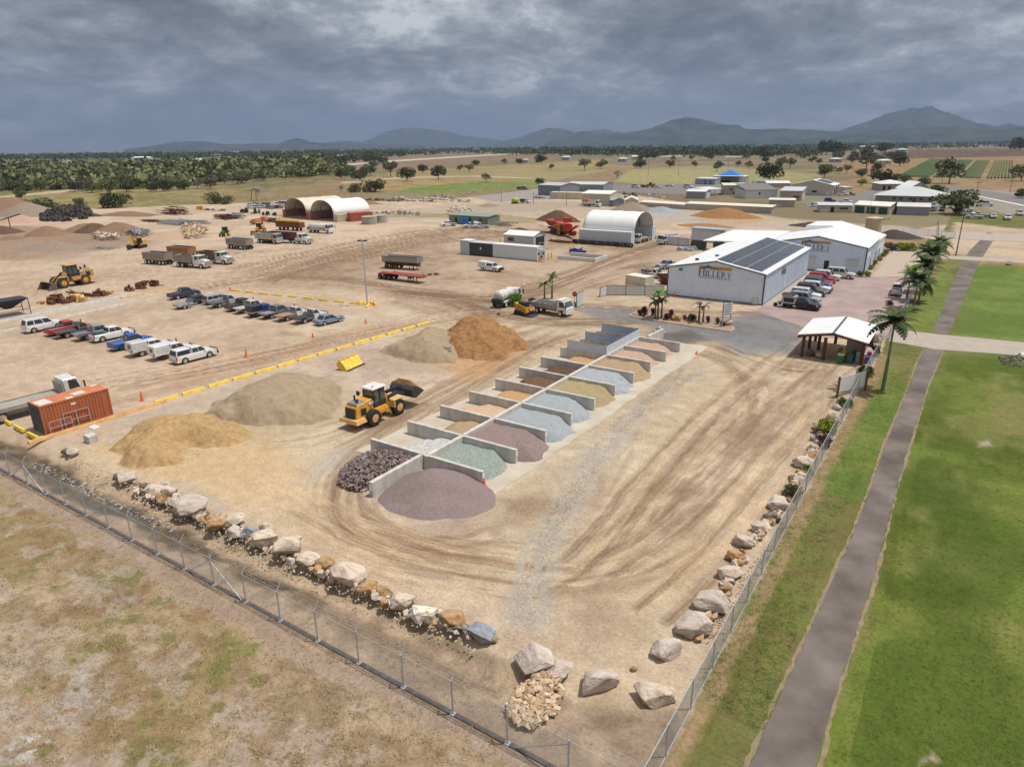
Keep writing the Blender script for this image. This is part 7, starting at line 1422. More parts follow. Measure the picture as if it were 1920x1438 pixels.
def tracked(loc,rz,label,m,sc=1.0,name='excavator',boom=True):
 t=thing(name,loc,rz,label,'excavator');t.scale=(sc,)*3
 for s in(-1,1):b=MB();b.prism([(-1.8,.4),(-1.5,.8),(1.5,.8),(1.8,.4),(1.5,0),(-1.5,0)],s*.7,s*1.2);b.build('track',rust if not boom else black,t)
 b=MB();b.box(-1.9,1.0,-1.1,1.1,1.0,2.0,.1,.1);b.build('body',m,t,bevel=.06);b=MB();b.box(.0,1.3,.2,1.1,1.2,2.7,.1,.1);b.build('cab',glass,t);b=MB();b.box(-.1,1.4,.1,1.2,2.7,2.82);b.build('cab_roof',m,t)
 if boom:b=MB();b.bar((.8,-.3,1.6),(2.6,-.3,3.2),.3);b.bar((2.6,-.3,3.2),(4.0,-.3,1.4),.25);b.build('boom',m,t);b=MB();b.prism([(3.6,.2),(3.5,1.2),(4.2,1.4),(4.5,.8),(4.2,.2)],-.8,.2);b.build('bucket',steel_dk,t)
 return t
tracked(W_(262,465)+(0,),-60,'small yellow tracked drill rig in front of the rubble heaps',yellow,1.0)
t=thing('boom_lift',(*G(482,421),0),30,'orange boom lift folded down behind the grader','machine');b=MB();b.box(-2,2,-1,1,.5,1.3);b.bar((-1.8,0,1.5),(2.6,0,2.0),.4);b.box(1.8,3.2,-.7,.7,1.6,2.6);b.build('body',mat('faded orange machine paint',(.55,.18,.04),.6),t)
for x_ in(-1.3,1.3):
 for s in(-1,1):wheel(t,x_,s*.9,.45,.3)
 # red crushing plant
t=thing('crushing_plant',(*G(1052,440),0),-38,'big red mobile crushing plant with hopper, engine box and conveyor','crusher');rp=mat('crusher red paint',(.50,.045,.02),.5,var=.15);rr2=mat('faded crusher red',(.36,.07,.04),.7,var=.2)
b=MB();b.box(-9,8,-.6,.6,.9,1.5);b.build('chassis',rust,t)
b=MB();b.add([(-9.5,-1.7,3.6),(-3,-1.7,3.6),(-3,1.7,3.6),(-9.5,1.7,3.6),(-8.3,-.7,1.9),(-3.6,-.7,1.9),(-3.6,.7,1.9),(-8.3,.7,1.9)],[(0,1,5,4),(1,2,6,5),(2,3,7,6),(3,0,4,7),(4,5,6,7)]);b.build('hopper',rr2,t,fix=False)
b=MB();b.box(-3,1.0,-1.2,1.2,1.4,3.5);b.build('crusher_box',rp,t,bevel=.05);b=MB();b.box(1.6,5.2,-1.3,1.3,1.5,3.4);b.build('engine_box',rp,t,bevel=.05);b=MB();b.box(3.6,5.4,-1.0,1.0,3.9,5.2);b.build('control_hood',rp,t);b=MB();b.box(1.9,4.6,-1.33,-1.30,1.7,2.9);b.build('vent',steel_dk,t)
b=MB();b.bar((5.0,0,1.2),(11.5,0,3.6),.9,.35);b.build('conveyor',rp,t);b=MB();b.bar((-3,-1.5,2.0),(1.5,-1.5,3.2),.3);b.bar((1.2,-1.5,.2),(1.2,-1.5,3.2),.25);b.bar((2.4,-1.5,.2),(2.4,-1.5,3.2),.2);b.build('walkway',yellow,t)
for s in(-1,1):b=MB();b.prism([(-5.5,.5),(-5.0,1.0),(.5,1.0),(1.0,.5),(.5,0),(-5.0,0)],s*.9,s*1.4);b.build('track',steel_dk,t)
for k,(px,py)in enumerate(((1061,440),(1069,441),(1073,442),(1078,442))):b=MB();b.cyl((0,0,0),(0,0,1.3),.42,None,12);b.cyl((0,0,.4),(0,0,.44),.45,None,12);b.cyl((0,0,.85),(0,0,.89),.45,None,12);tag(b.build('drum',mat('red drum',(.50,.02,.02),.4),loc=(*G(px,py),0)),['leftmost','second','third','rightmost'][k]+' red steel drum beside the red crushing plant','drum','red drums by the crushing plant')
# trucks right of the white dome
x,y=G(1247,459);truck((x,y+2.2),-112,'white cab over service truck facing us right of the white dome','service','over',L=6.5);x,y=G(1300,463);truck((x,y+2.5),-60,'white service truck with racks under the white container','service','over',L=6.5)
x,y=G(1188,458);truck((x,y+4.5),-95,'white cab over truck parked inside the mouth of the white dome','flat','over',L=6.5)
x,y=G(1105,388);truck((x+.5,y+1),0,'white and orange road maintenance truck before the tall cream shed','service','over',L=8.0,axles=3,bcol=(.5,.3,.1))
b=MB();b.box(-3.2,0,-1.0,1.0,2.0,3.0,.2,.1);tag(b.build('asphalt_hopper',mat('faded orange machine paint',(0,0,0)),loc=(x-.5,y+1,0)),'orange hopper load on the road maintenance truck','hopper')
x,y=G(985,381);ute((x,y),0,'white tray truck with black load near the wire fence',Wt,'box',None,dual=False,canopy=(.05,.05,.05))
t=thing('spray_tank',(*G(966,382),0),0,'lime green tank beside the white tray truck','tank');b=MB();b.lathe((-1.5,0,1.5),(1.5,0,1.5),[(0,.5),(.2,1.0),(2.8,1.0),(3.0,.5)],14);b.build('body',mat('lime tank paint',(.36,.55,.05),.4),t,smooth=True);b=MB();b.box(-1.6,1.6,-.9,.9,0,.5);b.build('skid',rust,t)
# flatbed at the left edge behind the container
a=Vector(G(42,783));d=Vector((math.cos(R(86)),math.sin(R(86))));m_=a+d*1.5+Vector((-d.y,d.x))*1.0
truck((m_.x,m_.y),86,'white cab over flatbed truck half hidden by the orange container','flat','over',L=8.6,bcol=(.40,.37,.32),axles=2)
# cage trailer
t=thing('cage_trailer',(*G(345,578),0),UP,'galvanised tandem cage trailer parked beside the dark navy ute','trailer');b=MB();b.box(-1.35,1.25,-.8,.8,.5,.56)
for s in(-1,1):b.box(-1.35,1.25,s*.8-.02,s*.8+.02,.5,.85)
b.box(1.21,1.25,-.8,.8,.5,.85);b.box(-1.37,-1.33,-.8,.8,.5,.85);b.build('tray',galv,t);b=MB()
for zz_ in(1.1,1.4):
 for s in(-1,1):b.bar((-1.35,s*.8,zz_),(1.25,s*.8,zz_),.03)
 for x_ in(-1.35,1.25):b.bar((x_,-.8,zz_),(x_,.8,zz_),.03)
for i in range(5):
 for s in(-1,1):b.bar((-1.35+i*.65,s*.8,.85),(-1.35+i*.65,s*.8,1.4),.03)
b.build('cage',galv,t);b=MB();b.bar((1.25,-.5,.45),(2.3,0,.45),.06);b.bar((1.25,.5,.45),(2.3,0,.45),.06);b.bar((2.1,0,0),(2.1,0,.5),.05);b.build('drawbar',galv,t)
for x_ in(-.42,.3):
 for s in(-1,1):wheel(t,x_,s*.92,.31,.18)
 # far cars
fc=[(1848,387,0,Wt,'van','white van parked alone on the roadside gravel'),(1815,404,20,Wt,'suv','white car at the back under the big shade tree'),(1826,410,170,Wt,'ute','white tray ute nearest the orange barrier'),(1836,407,180,Wt,'ute','white ute just behind the nearest tray ute'),(1812,396,0,Wt,'suv','white wagon beside the pole at the roadside car park'),(1861,409,-80,(.45,.46,.47),'sedan','small silver sedan standing on the sand verge'),(1888,412,-85,Wt,'ute','white ute with a black rack on the sand verge'),(1911,404,-85,(.5,.5,.48),'suv','beige four wheel drive at the right edge'),
(1752,388,80,Wt,'suv','white car leftmost beside the large grey house'),(1771,391,80,Wt,'suv','white car under the left of the shade tree'),(1766,396,-90,Dk,'suv','black car in the shade tree car park'),(1750,396,85,Sv,'suv','grey car behind the grey sheeted shed'),(1800,400,10,(.3,.03,.03),'suv','red car glimpsed under the shade tree'),
(1580,367,10,Wt,'ute','white ute in front of the big beige shed'),(1592,367,10,Gy,'ute','dark tray ute beside the big beige shed'),(1575,361,30,Wt,'ute','white ute tucked at the big beige shed doors'),(1585,381,0,Wt,'ute','white ute passing on the bitumen'),(1556,379,0,Dk,'suv','dark car passing on the bitumen'),(1530,388,60,Wt,'suv','white car at the cottage corner'),
(1255,350,0,Wt,'ute','white tray ute far off on the grey hardstand'),(1192,353,0,Wt,'van','white van far off on the grey hardstand'),(1234,353,0,Wt,'sedan','white car far off on the grey hardstand'),(1206,351,0,Gy,'sedan','grey car far off on the grey hardstand'),(1168,366,0,Dk,'suv','dark car beside the tall cream shed'),(1187,368,0,Gy,'ute','grey ute beside the tall cream shed'),(976,356,0,Gy,'suv','silver car on the green paddock edge'),(983,356,0,Dk,'suv','dark car on the green paddock edge'),
(1290,353,0,Wt,'van','white panel truck behind the grey shed')]
for px,py,h,c_,kd,lab in fc:
 x,y=G(px,py)
 if kd=='ute':ute((x,y),h,lab,c_,'tray' if 'tray' in lab or 'rack' in lab else 'tub',None,dual='tray' not in lab)
 elif kd=='van':wagon((x,y),h,lab,c_,5.2,2.2,'suv',name='van')
 else:wagon((x,y),h,lab,c_,4.5,1.75 if kd=='suv' else 1.45,kind=kd)
jc=[Wt,Gy,Sv,(.25,.03,.03),(.05,.1,.2),Wt,Dk,Wt,(.4,.4,.38),Sv];cn_=['white','grey','silver','dull red','dark blue','white','black','white','pale grey','silver']
for k in range(14):
 px,py=(472+(k%7)*8.5+rnd.uniform(-1,1),386+(k//7)*5.0+rnd.uniform(-.6,.6));x,y=G(px,py);wagon((x,y),rnd.uniform(0,90),f"{cn_[k % 10]} wrecked car in the {'back' if k < 7 else 'front'} line of the wreck yard, {ordn[k % 7]} from the left",jc[k%10],4.4,1.4,'hatch',group='wrecked cars left of the dome shelters',name='wrecked_car')
x,y=G(530,388);wagon((x+2,y),10,'white box van at the right end of the wrecked cars',Wt,6.5,2.6,'suv',name='box_van')
# ------------------------------------------------------------ wheel stops, kerbs, poles, signs
def stops(a,c,n,ln,m,what,group,first=0):
 a,c=Vector(a),Vector(c);d=(c-a);L=d.length;d.normalize();hh=math.degrees(math.atan2(d.y,d.x));me=None
 for i in range(n):
  p=a+d*(L*(i+.5)/n);lab=f"{what}, {('first', 'second', 'third', 'fourth', 'fifth', 'sixth', 'seventh', 'eighth', 'ninth', 'tenth', 'eleventh', 'twelfth', 'thirteenth', 'fourteenth')[i]} from the left"
  if me is None:b=MB();b.box(-ln/2,ln/2,-.2,.2,-.02,.3,.04,.09);o=b.build('wheel_stop',m,bevel=.03);me=o.data
  else:o=link('wheel_stop',me)
  o.location=(p.x,p.y,0);o.rotation_euler=(0,0,R(hh+rnd.uniform(-2,2)));tag(o,lab,'wheel stop',group)
stops(G(286,758),G(806,605),14,2.5,yel2,'yellow wheel stop on the long diagonal line','yellow wheel stops on the long diagonal line')
stops(G(430,545),G(682,572),9,2.3,yel2,'yellow wheel stop on the line behind the rear car row','yellow wheel stops behind the rear car row')
stops(G(82,824),G(290,760),5,4.6,orange_y,'faded orange kerb block along the orange container','orange kerb blocks along the container')
stops(G(2,787),G(75,826),3,2.0,yel2,'yellow wheel stop in the staggered group left of the container','yellow wheel stops at the far left')
stops(G(-30,632),G(235,571),4,7.4,dwhite if False else conc,'long pale kerb below the rusty attachments','concrete kerbs left')
stops(G(-30,612),G(232,556),5,6.0,conc,'concrete kerb behind the rusty attachments','concrete kerbs behind the attachments')
stops(G(232,560),G(332,540),4,3.6,orange_y,'faded orange kerb at the right end of the attachments','orange kerbs by the attachments')
for k,(px,py,h)in enumerate(((675,571,20),(690,575,-60),(700,571,-20),(684,567,80))):
 b=MB();b.box(-1.1,1.1,-.2,.2,0,.3,.04,.08);o=b.build('wheel_stop',yel2,loc=(*G(px,py),0));o.rotation_euler=(0,0,R(h));tag(o,['left','front','right','back'][k]+' yellow wheel stop around the foot of the tall light pole','wheel stop')
def pole(px,py,h,label,r=.1,m=galv,arms=0,heads=0,name='power_pole'):
 t=thing(name,(*G(px,py),0),rnd.uniform(0,40),label,'pole');b=MB();b.cyl((0,0,-.1),(0,0,h),r,r*.6,10);b.build('pole',m,t)
 if arms:b=MB();b.box(-1.2,1.2,-.06,.06,h-.5,h-.36);b.build('crossarm',m,t)
 if heads:
  for s in(-1,1):b=MB();b.box(s*.5-.3,s*.5+.3,-.2,.25,h,h+.18);b.build('lamp',steel_dk,t)
wood=mat('weathered pole timber',(.13,.11,.09),.9,var=.2)
pole(689,573,10.4,'tall galvanised yard light pole on the yellow wheel stop triangle',.13,heads=1,name='light_pole')
pole(1792,480,8.9,'dark power pole beside the far fence and path',.14,wood);pole(1624,440,11,'slender mast rising behind the white roof',.06,galv,name='mast');pole(1656,448,5,'thin white lamp post beyond the shed',.05,white,heads=1,name='lamp_post');pole(720,337,9,'lattice like mast in the centre left paddock',.3,galv,name='mast');pole(190,305,1,'short',.1)if False else None
for k,px in enumerate((1014,1036,1057,1076,1090,1104,1127,1159,1173,1220)):pole(px,297+k%3,17+k%4,f'far sports field floodlight mast, {ordn[k]} from the left',.3,galv,heads=1,name='floodlight_mast')
for k,(px,py,h)in enumerate(((1215,333,12),(1272,330,11),(1365,318,14),(1598,331,12),(1766,343,12),(1764,330,10),(1893,362,12),(1826,385,9),(1313,300,14),(1000,383,5),(940,379,6),(1062,386,6))):pole(px,py,h,['pole at the mown field, left one','pole at the mown field, right one','tall pole behind the blue shade sail','brown pole behind the big beige shed','pole beside the lone gum tree','slim pole above the grey house','pole at the right edge by the road','pole beside the roadside shade tree','far pole before the woods','thin fence pole by the gravel hardstand','thin pole left of the lime green tank','thin pole before the cream containers'][k],.12,wood,arms=k<9)
# floating boards and signs
def signboard(px,py,rz,w,h0,h1,label,rows=3,m=None,postm=galv):
 t=thing('sign',(*G(px,py),0),rz,label,'sign')
 for s in(-1,1):b=MB();b.box(s*w/2-.08,s*w/2+.08,.03,.19,-.1,h1+.12);b.build('post',postm,t)
 b=MB();b.box(-w/2,w/2,-.03,.02,h0,h1);b.build('board',m or white,t);b=MB()
 for i in range(rows):z_=h0+(h1-h0)*(i+.5)/rows;b.box(-w*.42,w*(.42-.08*(i%2)),-.036,-.031,z_-.05,z_+.05)
 b.build('text_lines',ink,t)
signboard(1594,738,-118,4.4,.5,2.1,'large white site sign on brown posts facing the fence',4,white,rust)
signboard(1362,612,60,1.5,1.6,3.3,'tall white and blue directory sign at the right end of the island',5)
signboard(840,670,30,.7,.9,1.4,'small white marker sign at the foot of the grey sand stockpile',1)
signboard(446,411,8,5.5,.3,2.4,'white board with small print leaning by the scrap pile',3)
t=thing('stop_sign',(*G(1077,574),0),15,'red octagonal stop sign beside the white sheet panel','sign');b=MB();b.cyl((0,0,0),(0,0,1.9),.04,None,8);b.build('post',galv,t);b=MB();b.cyl((0,-.05,1.95),(0,-.03,1.95),.42,None,8);b.build('face',mat('stop sign red',(.50,.02,.03),.5),t);ftext('STOP',.26,white,t,(0,-.06,1.86),(R(90),0,0),'lettering')
t=thing('windmill',(*G(986,566),0),0,'white garden windmill rising among the island palms','windmill');b=MB();b.cyl((0,0,0),(0,0,2.7),.05,None,6);b.build('mast',white,t);b=MB()
for i in range(10):a=i*.628;b.bar((.1*math.cos(a),-.1,2.75+.1*math.sin(a)),(.5*math.cos(a),-.1,2.75+.5*math.sin(a)),.09,.02)
b.build('rotor',white,t)
def cone_(px,py,label,h=.7):
 t=thing('traffic_cone',(*G(px,py),0),0,label,'cone');b=MB();b.lathe((0,0,.03),(0,0,1),[(0,.17),(h,.03)],12);b.box(-.22,.22,-.22,.22,0,.04);b.build('body',orange,t);b=MB();b.lathe((0,0,.03+h*.45),(0,0,1),[(0,.105),(h*.2,.078)],12);b.build('band',white,t)
for q in((587,633,'orange cone standing alone in the open yard'),(462,670,'orange bollard cone near the white canopy ute',1.1),(686,606,'orange cone near the middle of the drive lane'),(908,912,'orange cone at the end of the first bay wall'),(1306,664,'fallen orange cone at the far end of the slab',.4),(267,752,'orange and white bollard at the corner of the yellow kerbs',1.1),(1491,661,'small cone at the left of the kiosk',.6),(432,545,'orange marker at the left end of the rear wheel stops',.8),(701,573,'orange marker by the light pole',.8),(1125,556,'orange marker at the end of the sheet fence',.9),(1265,556,'orange marker against the grey shed',.9)):cone_(*q)
# ------------------------------------------------------------ kiosk shelter and its things
K=thing('kiosk_shelter',(-15.1,84.8,0),0,'open kiosk shelter with brown log posts and a split white roof','shelter');logm=mat('red brown log',(.13,.045,.02),.8,var=.25,streak=(1,1,.2))
for sgn,x0_,x1_,za,zb in((0,-.2,3.55,2.75,3.45),(1,3.85,7.5,3.45,2.75)):
 b=MB();b.add([(x0_,-.3,za),(x1_,-.3,zb),(x1_,9.0,zb),(x0_,9.0,za),(x0_,-.3,za+.1),(x1_,-.3,zb+.1),(x1_,9.0,zb+.1),(x0_,9.0,za+.1)],[(0,3,2,1),(4,5,6,7),(0,1,5,4),(1,2,6,5),(2,3,7,6),(3,0,4,7)]);b.build('roof',roof_w,K)
b=MB();b.box(3.5,3.9,-.3,9.0,3.42,3.5);b.build('dark_ridge_gap',trim_d,K);b=MB();b.bar((-.1,0,2.62),(3.7,0,3.3),.25);b.bar((3.7,0,3.3),(7.4,0,2.62),.25);b.bar((-.1,8.7,2.62),(3.7,8.7,3.3),.25);b.bar((3.7,8.7,3.3),(7.4,8.7,2.62),.25);b.bar((.1,0,2.6),(.1,8.7,2.6),.2);b.bar((7.2,0,2.6),(7.2,8.7,2.6),.2);b.build('beam',logm,K)  # slate strip at the ridge: shade of the open gap put into colour
for x,y in((.5,.3),(.5,4.4),(.5,8.4),(2.9,.3),(2.9,8.4),(7,.3),(7,4.4),(7,8.4),(1.6,4.4)):b=MB();b.cyl((x,y,-.1),(x,y,2.7),.19,None,10);b.build('post',logm,K)
b=MB();b.box(4.6,7.0,5.2,5.3,0,2.3);b.box(6.9,7.0,.6,5.2,0,2.0);b.build('back_wall',dwhite,K)
def binn(x,y,c1,c2,lab):t=thing('wheelie_bin',(x,y,0),0,lab,'bin');b=MB();b.box(-.27,.27,-.3,.3,.05,.95,-.04,-.04);b.build('body',c1,t);b=MB();b.box(-.33,.33,-.36,.36,.96,1.06);b.build('lid',c2,t);b=MB();b.cyl((-.3,.25,.1),(.3,.25,.1),.1,None,8);b.build('wheel',black,t)
x,y=G(1575,680);binn(x,y,mat('green bin plastic',(.01,.22,.06),.4),white,'bright green bin with a white lid in front of the kiosk');x,y=G(1592,681);binn(x,y,mat('teal bin plastic',(.03,.12,.12),.4),mat('teal bin plastic',(0,0,0)),'dark teal bin right of the bright green one')
bagc=[((.35,.40,.04),'lime'),((.55,.50,.06),'yellow'),((.04,.22,.05),'green'),((.03,.16,.20),'teal'),((.5,.5,.48),'white'),((.45,.06,.12),'pink'),((.05,.12,.3),'blue'),((.45,.2,.05),'orange')]
for k in range(14):
 c_,n_=bagc[k%8];x=-10.7+(k%7)*.52;y=86.1+(k//7)*.9;b=MB();hh=(.9,1.25,.7)[k%3];b.box(-.24,.24,-.3,.3,0,hh,.03,.04);tag(b.build('bag_stack',mat(f'{n_} product bag',c_,.6,var=.2),loc=(x,y,0),bevel=.03),f"{n_} stack of bags under the kiosk roof, {'front' if k < 7 else 'back'} row, {ordn[k % 7]} from the left",'bag stack','bagged goods under the kiosk')
 # ------------------------------------------------------------ leaves, trees, palms
def leafm(name,a,c,dry=None):
 m=mat(name,a,.75,var=.0,scale=.9,spec=.15);t=m.node_tree;b=t.nodes['Principled BSDF'];oi=N(t,'ShaderNodeObjectInfo');o=[n for n in t.nodes if n.type=='TEX_COORD'][0].outputs['Object']
 f=math_(t,'ADD',math_(t,'ADD',math_(t,'MULTIPLY',noise(t,o,.8,4),.35),math_(t,'MULTIPLY',noise(t,o,.045,3),.42)),math_(t,'MULTIPLY',oi.outputs['Random'],.26));t.links.new(ramp(t,f,[(.30,a),(.72,c)]),b.inputs['Base Color']);return m
LM={'dark':leafm('dark evergreen leaves',(.038,.055,.020),(.11,.13,.050)),'mid':leafm('olive green leaves',(.078,.092,.032),(.20,.205,.09)),'gum':leafm('grey green gum leaves',(.10,.105,.055),(.21,.20,.12)),'lime':leafm('yellow green leaves',(.13,.17,.012),(.30,.32,.03)),'dry':leafm('bare dry twigs',(.10,.085,.065),(.19,.165,.13)),'red':leafm('dark red cordyline leaves',(.055,.014,.014),(.14,.05,.04)),'bright':leafm('bright green leaves',(.05,.14,.015),(.12,.26,.04)),'palm':leafm('palm frond green',(.026,.050,.016),(.095,.125,.040))}
bark=mat('grey brown bark',(.14,.11,.085),.95,var=.3,scale=4)
def leafcloud(b,pts,s,r_,flat=.6):
 for p in pts:
  n=Vector((r_.gauss(0,1),r_.gauss(0,1),r_.gauss(0,1)*flat+.5)).normalized();u=n.orthogonal().normalized();w=n.cross(u);a=r_.uniform(0,6.3);u,w=u*math.cos(a)+w*math.sin(a),w*math.cos(a)-u*math.sin(a);k=s*r_.uniform(.6,1.3);p=Vector(p)
  b.v+=[tuple(p+u*k),tuple(p+w*k*.6),tuple(p-u*k),tuple(p-w*k*.6)];q=len(b.v);b.f.append((q-4,q-3,q-2,q-1));b.mi.append(0)
def crown(seed,w,h,z0,lobes,per,leaf,squash=.7):
 r_=random.Random(seed);b=MB();C_=[]
 for i in range(lobes):
  a=r_.uniform(0,6.3);d=r_.uniform(.1,.72)**.7*w/2;C_.append((d*math.cos(a),d*math.sin(a),z0+h*r_.uniform(.2,.8)*(1-.3*d/w*2),w*r_.uniform(.16,.26)))
 for cx,cy,cz,r in C_:
  pts=[]
  for _ in range(per):
   v=Vector((r_.gauss(0,1),r_.gauss(0,1),r_.gauss(0,1))).normalized()*r*r_.uniform(.6,1.08);pts.append((cx+v.x,cy+v.y,max(z0*.8,cz+v.z*squash)))
  leafcloud(b,pts,leaf,r_)
 return b,C_
def tree_proto(kind,seed,w=1.0,h=1.0,z0=.28,lobes=14,per=62,leaf=.062,name='tree'):
 """unit tree: one metre tall, scaled when it is planted"""
 b,C_=crown(seed,w,h-z0,z0,lobes,per,leaf*1.15);cr=b.build('crown',LM[kind],fix=False).data;b=MB();b.cyl((0,0,-.02),(0,0,z0+.1),.028,.02,7)
 for cx,cy,cz,r in C_[:6]:b.cyl((0,0,z0*.8),(cx*.8,cy*.8,cz),.014,.005,5)
 tr_=b.build('trunk',bark).data
 for o in list(COL.objects)[-2:]:bpy.data.objects.remove(o)
 return cr,tr_
PR={k:[tree_proto(k,31*i+len(k),*a)for i in range(3)]for k,a in{'dark':(1.25,1.0,.14,18,70,.05),'mid':(1.2,1.0,.18,16,60,.052),'gum':(1.0,1.0,.24,12,46,.05),'dry':(1.0,1.0,.2,9,30,.035),'lime':(1.2,1,.1,12,70,.05),'bush':(1.0,1,.0,14,60,.06)}.items()if k in LM}
PR['bush']=[tree_proto('mid',77+i,1.5,1.0,.02,16,70,.06)for i in range(2)];PR['dbush']=[tree_proto('dark',87+i,1.7,1.0,.02,18,70,.06)for i in range(2)]
def tree(px,py,hp,kind,label,group=None,wide=1.0,world=None,name='tree',cat='tree'):
 """hp: height in photo pixels"""
 x,y=world or G(px,py);s=math.sqrt(x*x+y*y+HC*HC)/FPX*hp if not world else hp;cr,tr_=rnd.choice(PR[kind]);t=thing(name,(x,y,0),rnd.uniform(0,360),label,cat,group);t.scale=(s*wide,s*wide,s);link('crown',cr,t);link('trunk',tr_,t);return t
TL=[(763,340,27,'dark','round dark tree alone in the brown paddock'),(822,337,27,'mid','leafy green tree in the yellow paddock'),(793,325,17,'dark','small dark tree beyond the round dark one'),(733,331,30,'gum','tall pale gum left of the round dark tree'),(675,339,26,'dark','dark tree at the club building'),(640,337,22,'mid','tree leaning over the low grey club building',),(892,312,12,'dark','small dark tree on the racecourse rail'),(946,309,12,'gum','small tree by the racecourse bend, left'),(973,308,11,'dark','small tree by the racecourse bend, right'),(1015,307,18,'dark','dark tree beside the grey toilet block'),(1033,319,12,'gum','small thin tree on the yellow field'),
(1096,320,23,'gum','gum tree standing out on the sports field'),(1127,317,18,'mid','tree right of the gum on the sports field'),(1201,316,18,'dark','upright dark tree above the ploughed strip'),(1157,335,16,'dry','bare tree at the corner of the mown field'),(913,342,18,'gum','two stemmed thin tree at the green paddock edge'),(880,324,16,'gum','thin tree clump left of the green paddock'),(862,322,14,'gum','second thin tree clump left of the green paddock'),(1012,345,11,'dbush','dark scrub at the end of the green paddock'),(703,360,24,'dbush','large dark bushy clump behind the dome shelters'),(665,361,18,'bush','scrubby clump left of the large dark one'),(640,361,14,'dry','dry scrub at the left end of the clump'),
(1442,342,36,'dark','big dark spreading tree beside the green roofed shelter'),(1545,334,24,'mid','olive tree behind the solar roofed shed'),(1779,345,42,'gum','tall gum tree in front of the crop rows'),(1800,402,40,'mid','large spreading shade tree over the roadside cars',1.35),(1757,368,20,'dark','round green tree right of the white gabled house'),(1732,349,15,'dark','small dark tree behind the white gabled house'),(1614,350,14,'lime','small bright green tree beside the turning circle'),(1650,344,26,'dark','dark leafy tree behind the beige house'),(1672,344,18,'dark','dark tree right of the leafy one'),(1695,345,16,'mid','scrubby tree beside the crop corner'),(1616,334,16,'mid','tree beside the road bend'),(1587,326,16,'gum','roadside tree with thin crown'),(1572,326,12,'gum','small thin tree by the bend of the road'),(1687,312,19,'dark','dark tree by the crop field shed'),(1659,287,19,'dark','dark tree on the far farm skyline'),(1646,320,14,'dark','dark tree beside the long pale farm shed'),
(1256,315,14,'mid','tree at the left of the second field row'),(1303,315,13,'gum','gum on the second field row'),(1344,322,20,'gum','gum beside the blue shade sail'),(1384,313,11,'gum','tiny gum in the dry field'),(1404,317,15,'gum','thin gum in the dry field'),(1462,313,15,'mid','tree on the dry rise'),(1481,317,20,'gum','leaning gum on the dry rise'),(1549,291,26,'dark','dark clump on the far road'),(1576,291,24,'dark','second dark clump on the far road'),(1624,317,28,'gum','tall gum over the grey farmhouse'),(1425,298,22,'dark','dark tree at the wood edge'),(1912,283,22,'dark','big dark tree at the right edge of the crops'),(1914,340,26,'mid','tree at the right edge by the road'),(1916,372,16,'dark','dark shrub at the right edge by the bitumen'),(1203,300,12,'mid','tree left of the long dark shelter'),
(83,392,18,'bush','wide olive bush behind the earth heaps',1.8),(215,390,26,'dbush','large rounded green bush behind the tyre heap',1.1),(405,382,22,'bush','grey green scrub at the back of the scrap yard'),(425,383,16,'bush','smaller greener scrub beside it'),(150,387,14,'bush','small thin bush between the two large ones'),(40,375,16,'mid','small tree at far left beyond the heaps')]
for q in TL:tree(*q[:4],q[4],wide=q[5]if len(q)>5 else 1.0,name='bush' if 'bush' in q[3]else 'tree',cat='bush' if 'bush' in q[3]else 'tree')
def inpoly(P,n,seed,ymin=None):
 r_=random.Random(seed);P=np.array(P,float);lo,hi=P.min(0),P.max(0);out=[]
 while len(out)<n:
  q=(r_.uniform(lo[0],hi[0]),r_.uniform(lo[1],hi[1]))
  if sdist(np.array([q[0]]),np.array([q[1]]),P)[0]<0:out.append(q)
 return out
for px,py in inpoly([(-20,336),(120,342),(300,336),(430,344),(520,336),(420,352),(250,364),(60,362),(-20,370)],120,4):tree(px,py,rnd.uniform(15,24),rnd.choice(('mid','gum','mid','gum','dry','dark')),'scrubby tree at the near edge of the left woodland','trees at the near edge of the left woodland')
for px,py in inpoly([(560,305),(700,300),(740,320),(680,334),(600,330),(520,322)],34,5):tree(px,py,rnd.uniform(13,22),rnd.choice(('mid','dark','gum')),'tree in the belt left of the racecourse','trees in the belt left of the racecourse')
for px,py in inpoly([(1200,292),(1500,290),(1700,292),(1700,302),(1560,312),(1400,304),(1200,304)],44,6):tree(px,py,rnd.uniform(9,17),rnd.choice(('mid','dark','gum')),'scattered tree between the sports field and the far woods','scattered trees before the far woods')
def wood_(label,polys,m,seed,leafn=26):
 r_=random.Random(seed);b=MB()
 for P,n,h0,h1 in polys:
  for px,py in inpoly(P,n,seed+n):
   x,y=G(px,py);d=math.hypot(x,y);h=r_.uniform(h0,h1);h*=r_.uniform(.6,1.1);w=h*r_.uniform(.8,1.7);sz=w*.15;pts=[(x+r_.gauss(0,w*.3),y+r_.gauss(0,w*.3),h*(.62+r_.gauss(0,.17)))for _ in range(leafn)];leafcloud(b,pts,sz*1.25,r_,.8)
 return tag(b.build('woodland',m,fix=False),label,'woodland',kind='stuff')
wood_('olive green woodland filling the far left plain',[([(-40,322),(60,318),(330,313),(480,312),(620,306),(610,330),(500,334),(430,342),(300,336),(120,342),(-40,348)],900,8,13),([(-40,338),(120,336),(300,332),(420,340),(300,354),(0,358)],240,7,11),([(420,330),(640,318),(640,330),(500,340)],90,7,11)],LM['mid'],11,34)
wood_('dark evergreen trees mixed through the left plain',[([(-40,310),(200,306),(420,302),(620,296),(640,316),(420,326),(100,336),(-40,338)],330,8,13),([(500,292),(760,286),(760,296),(640,308),(520,306)],260,9,14)],LM['dark'],12,34)
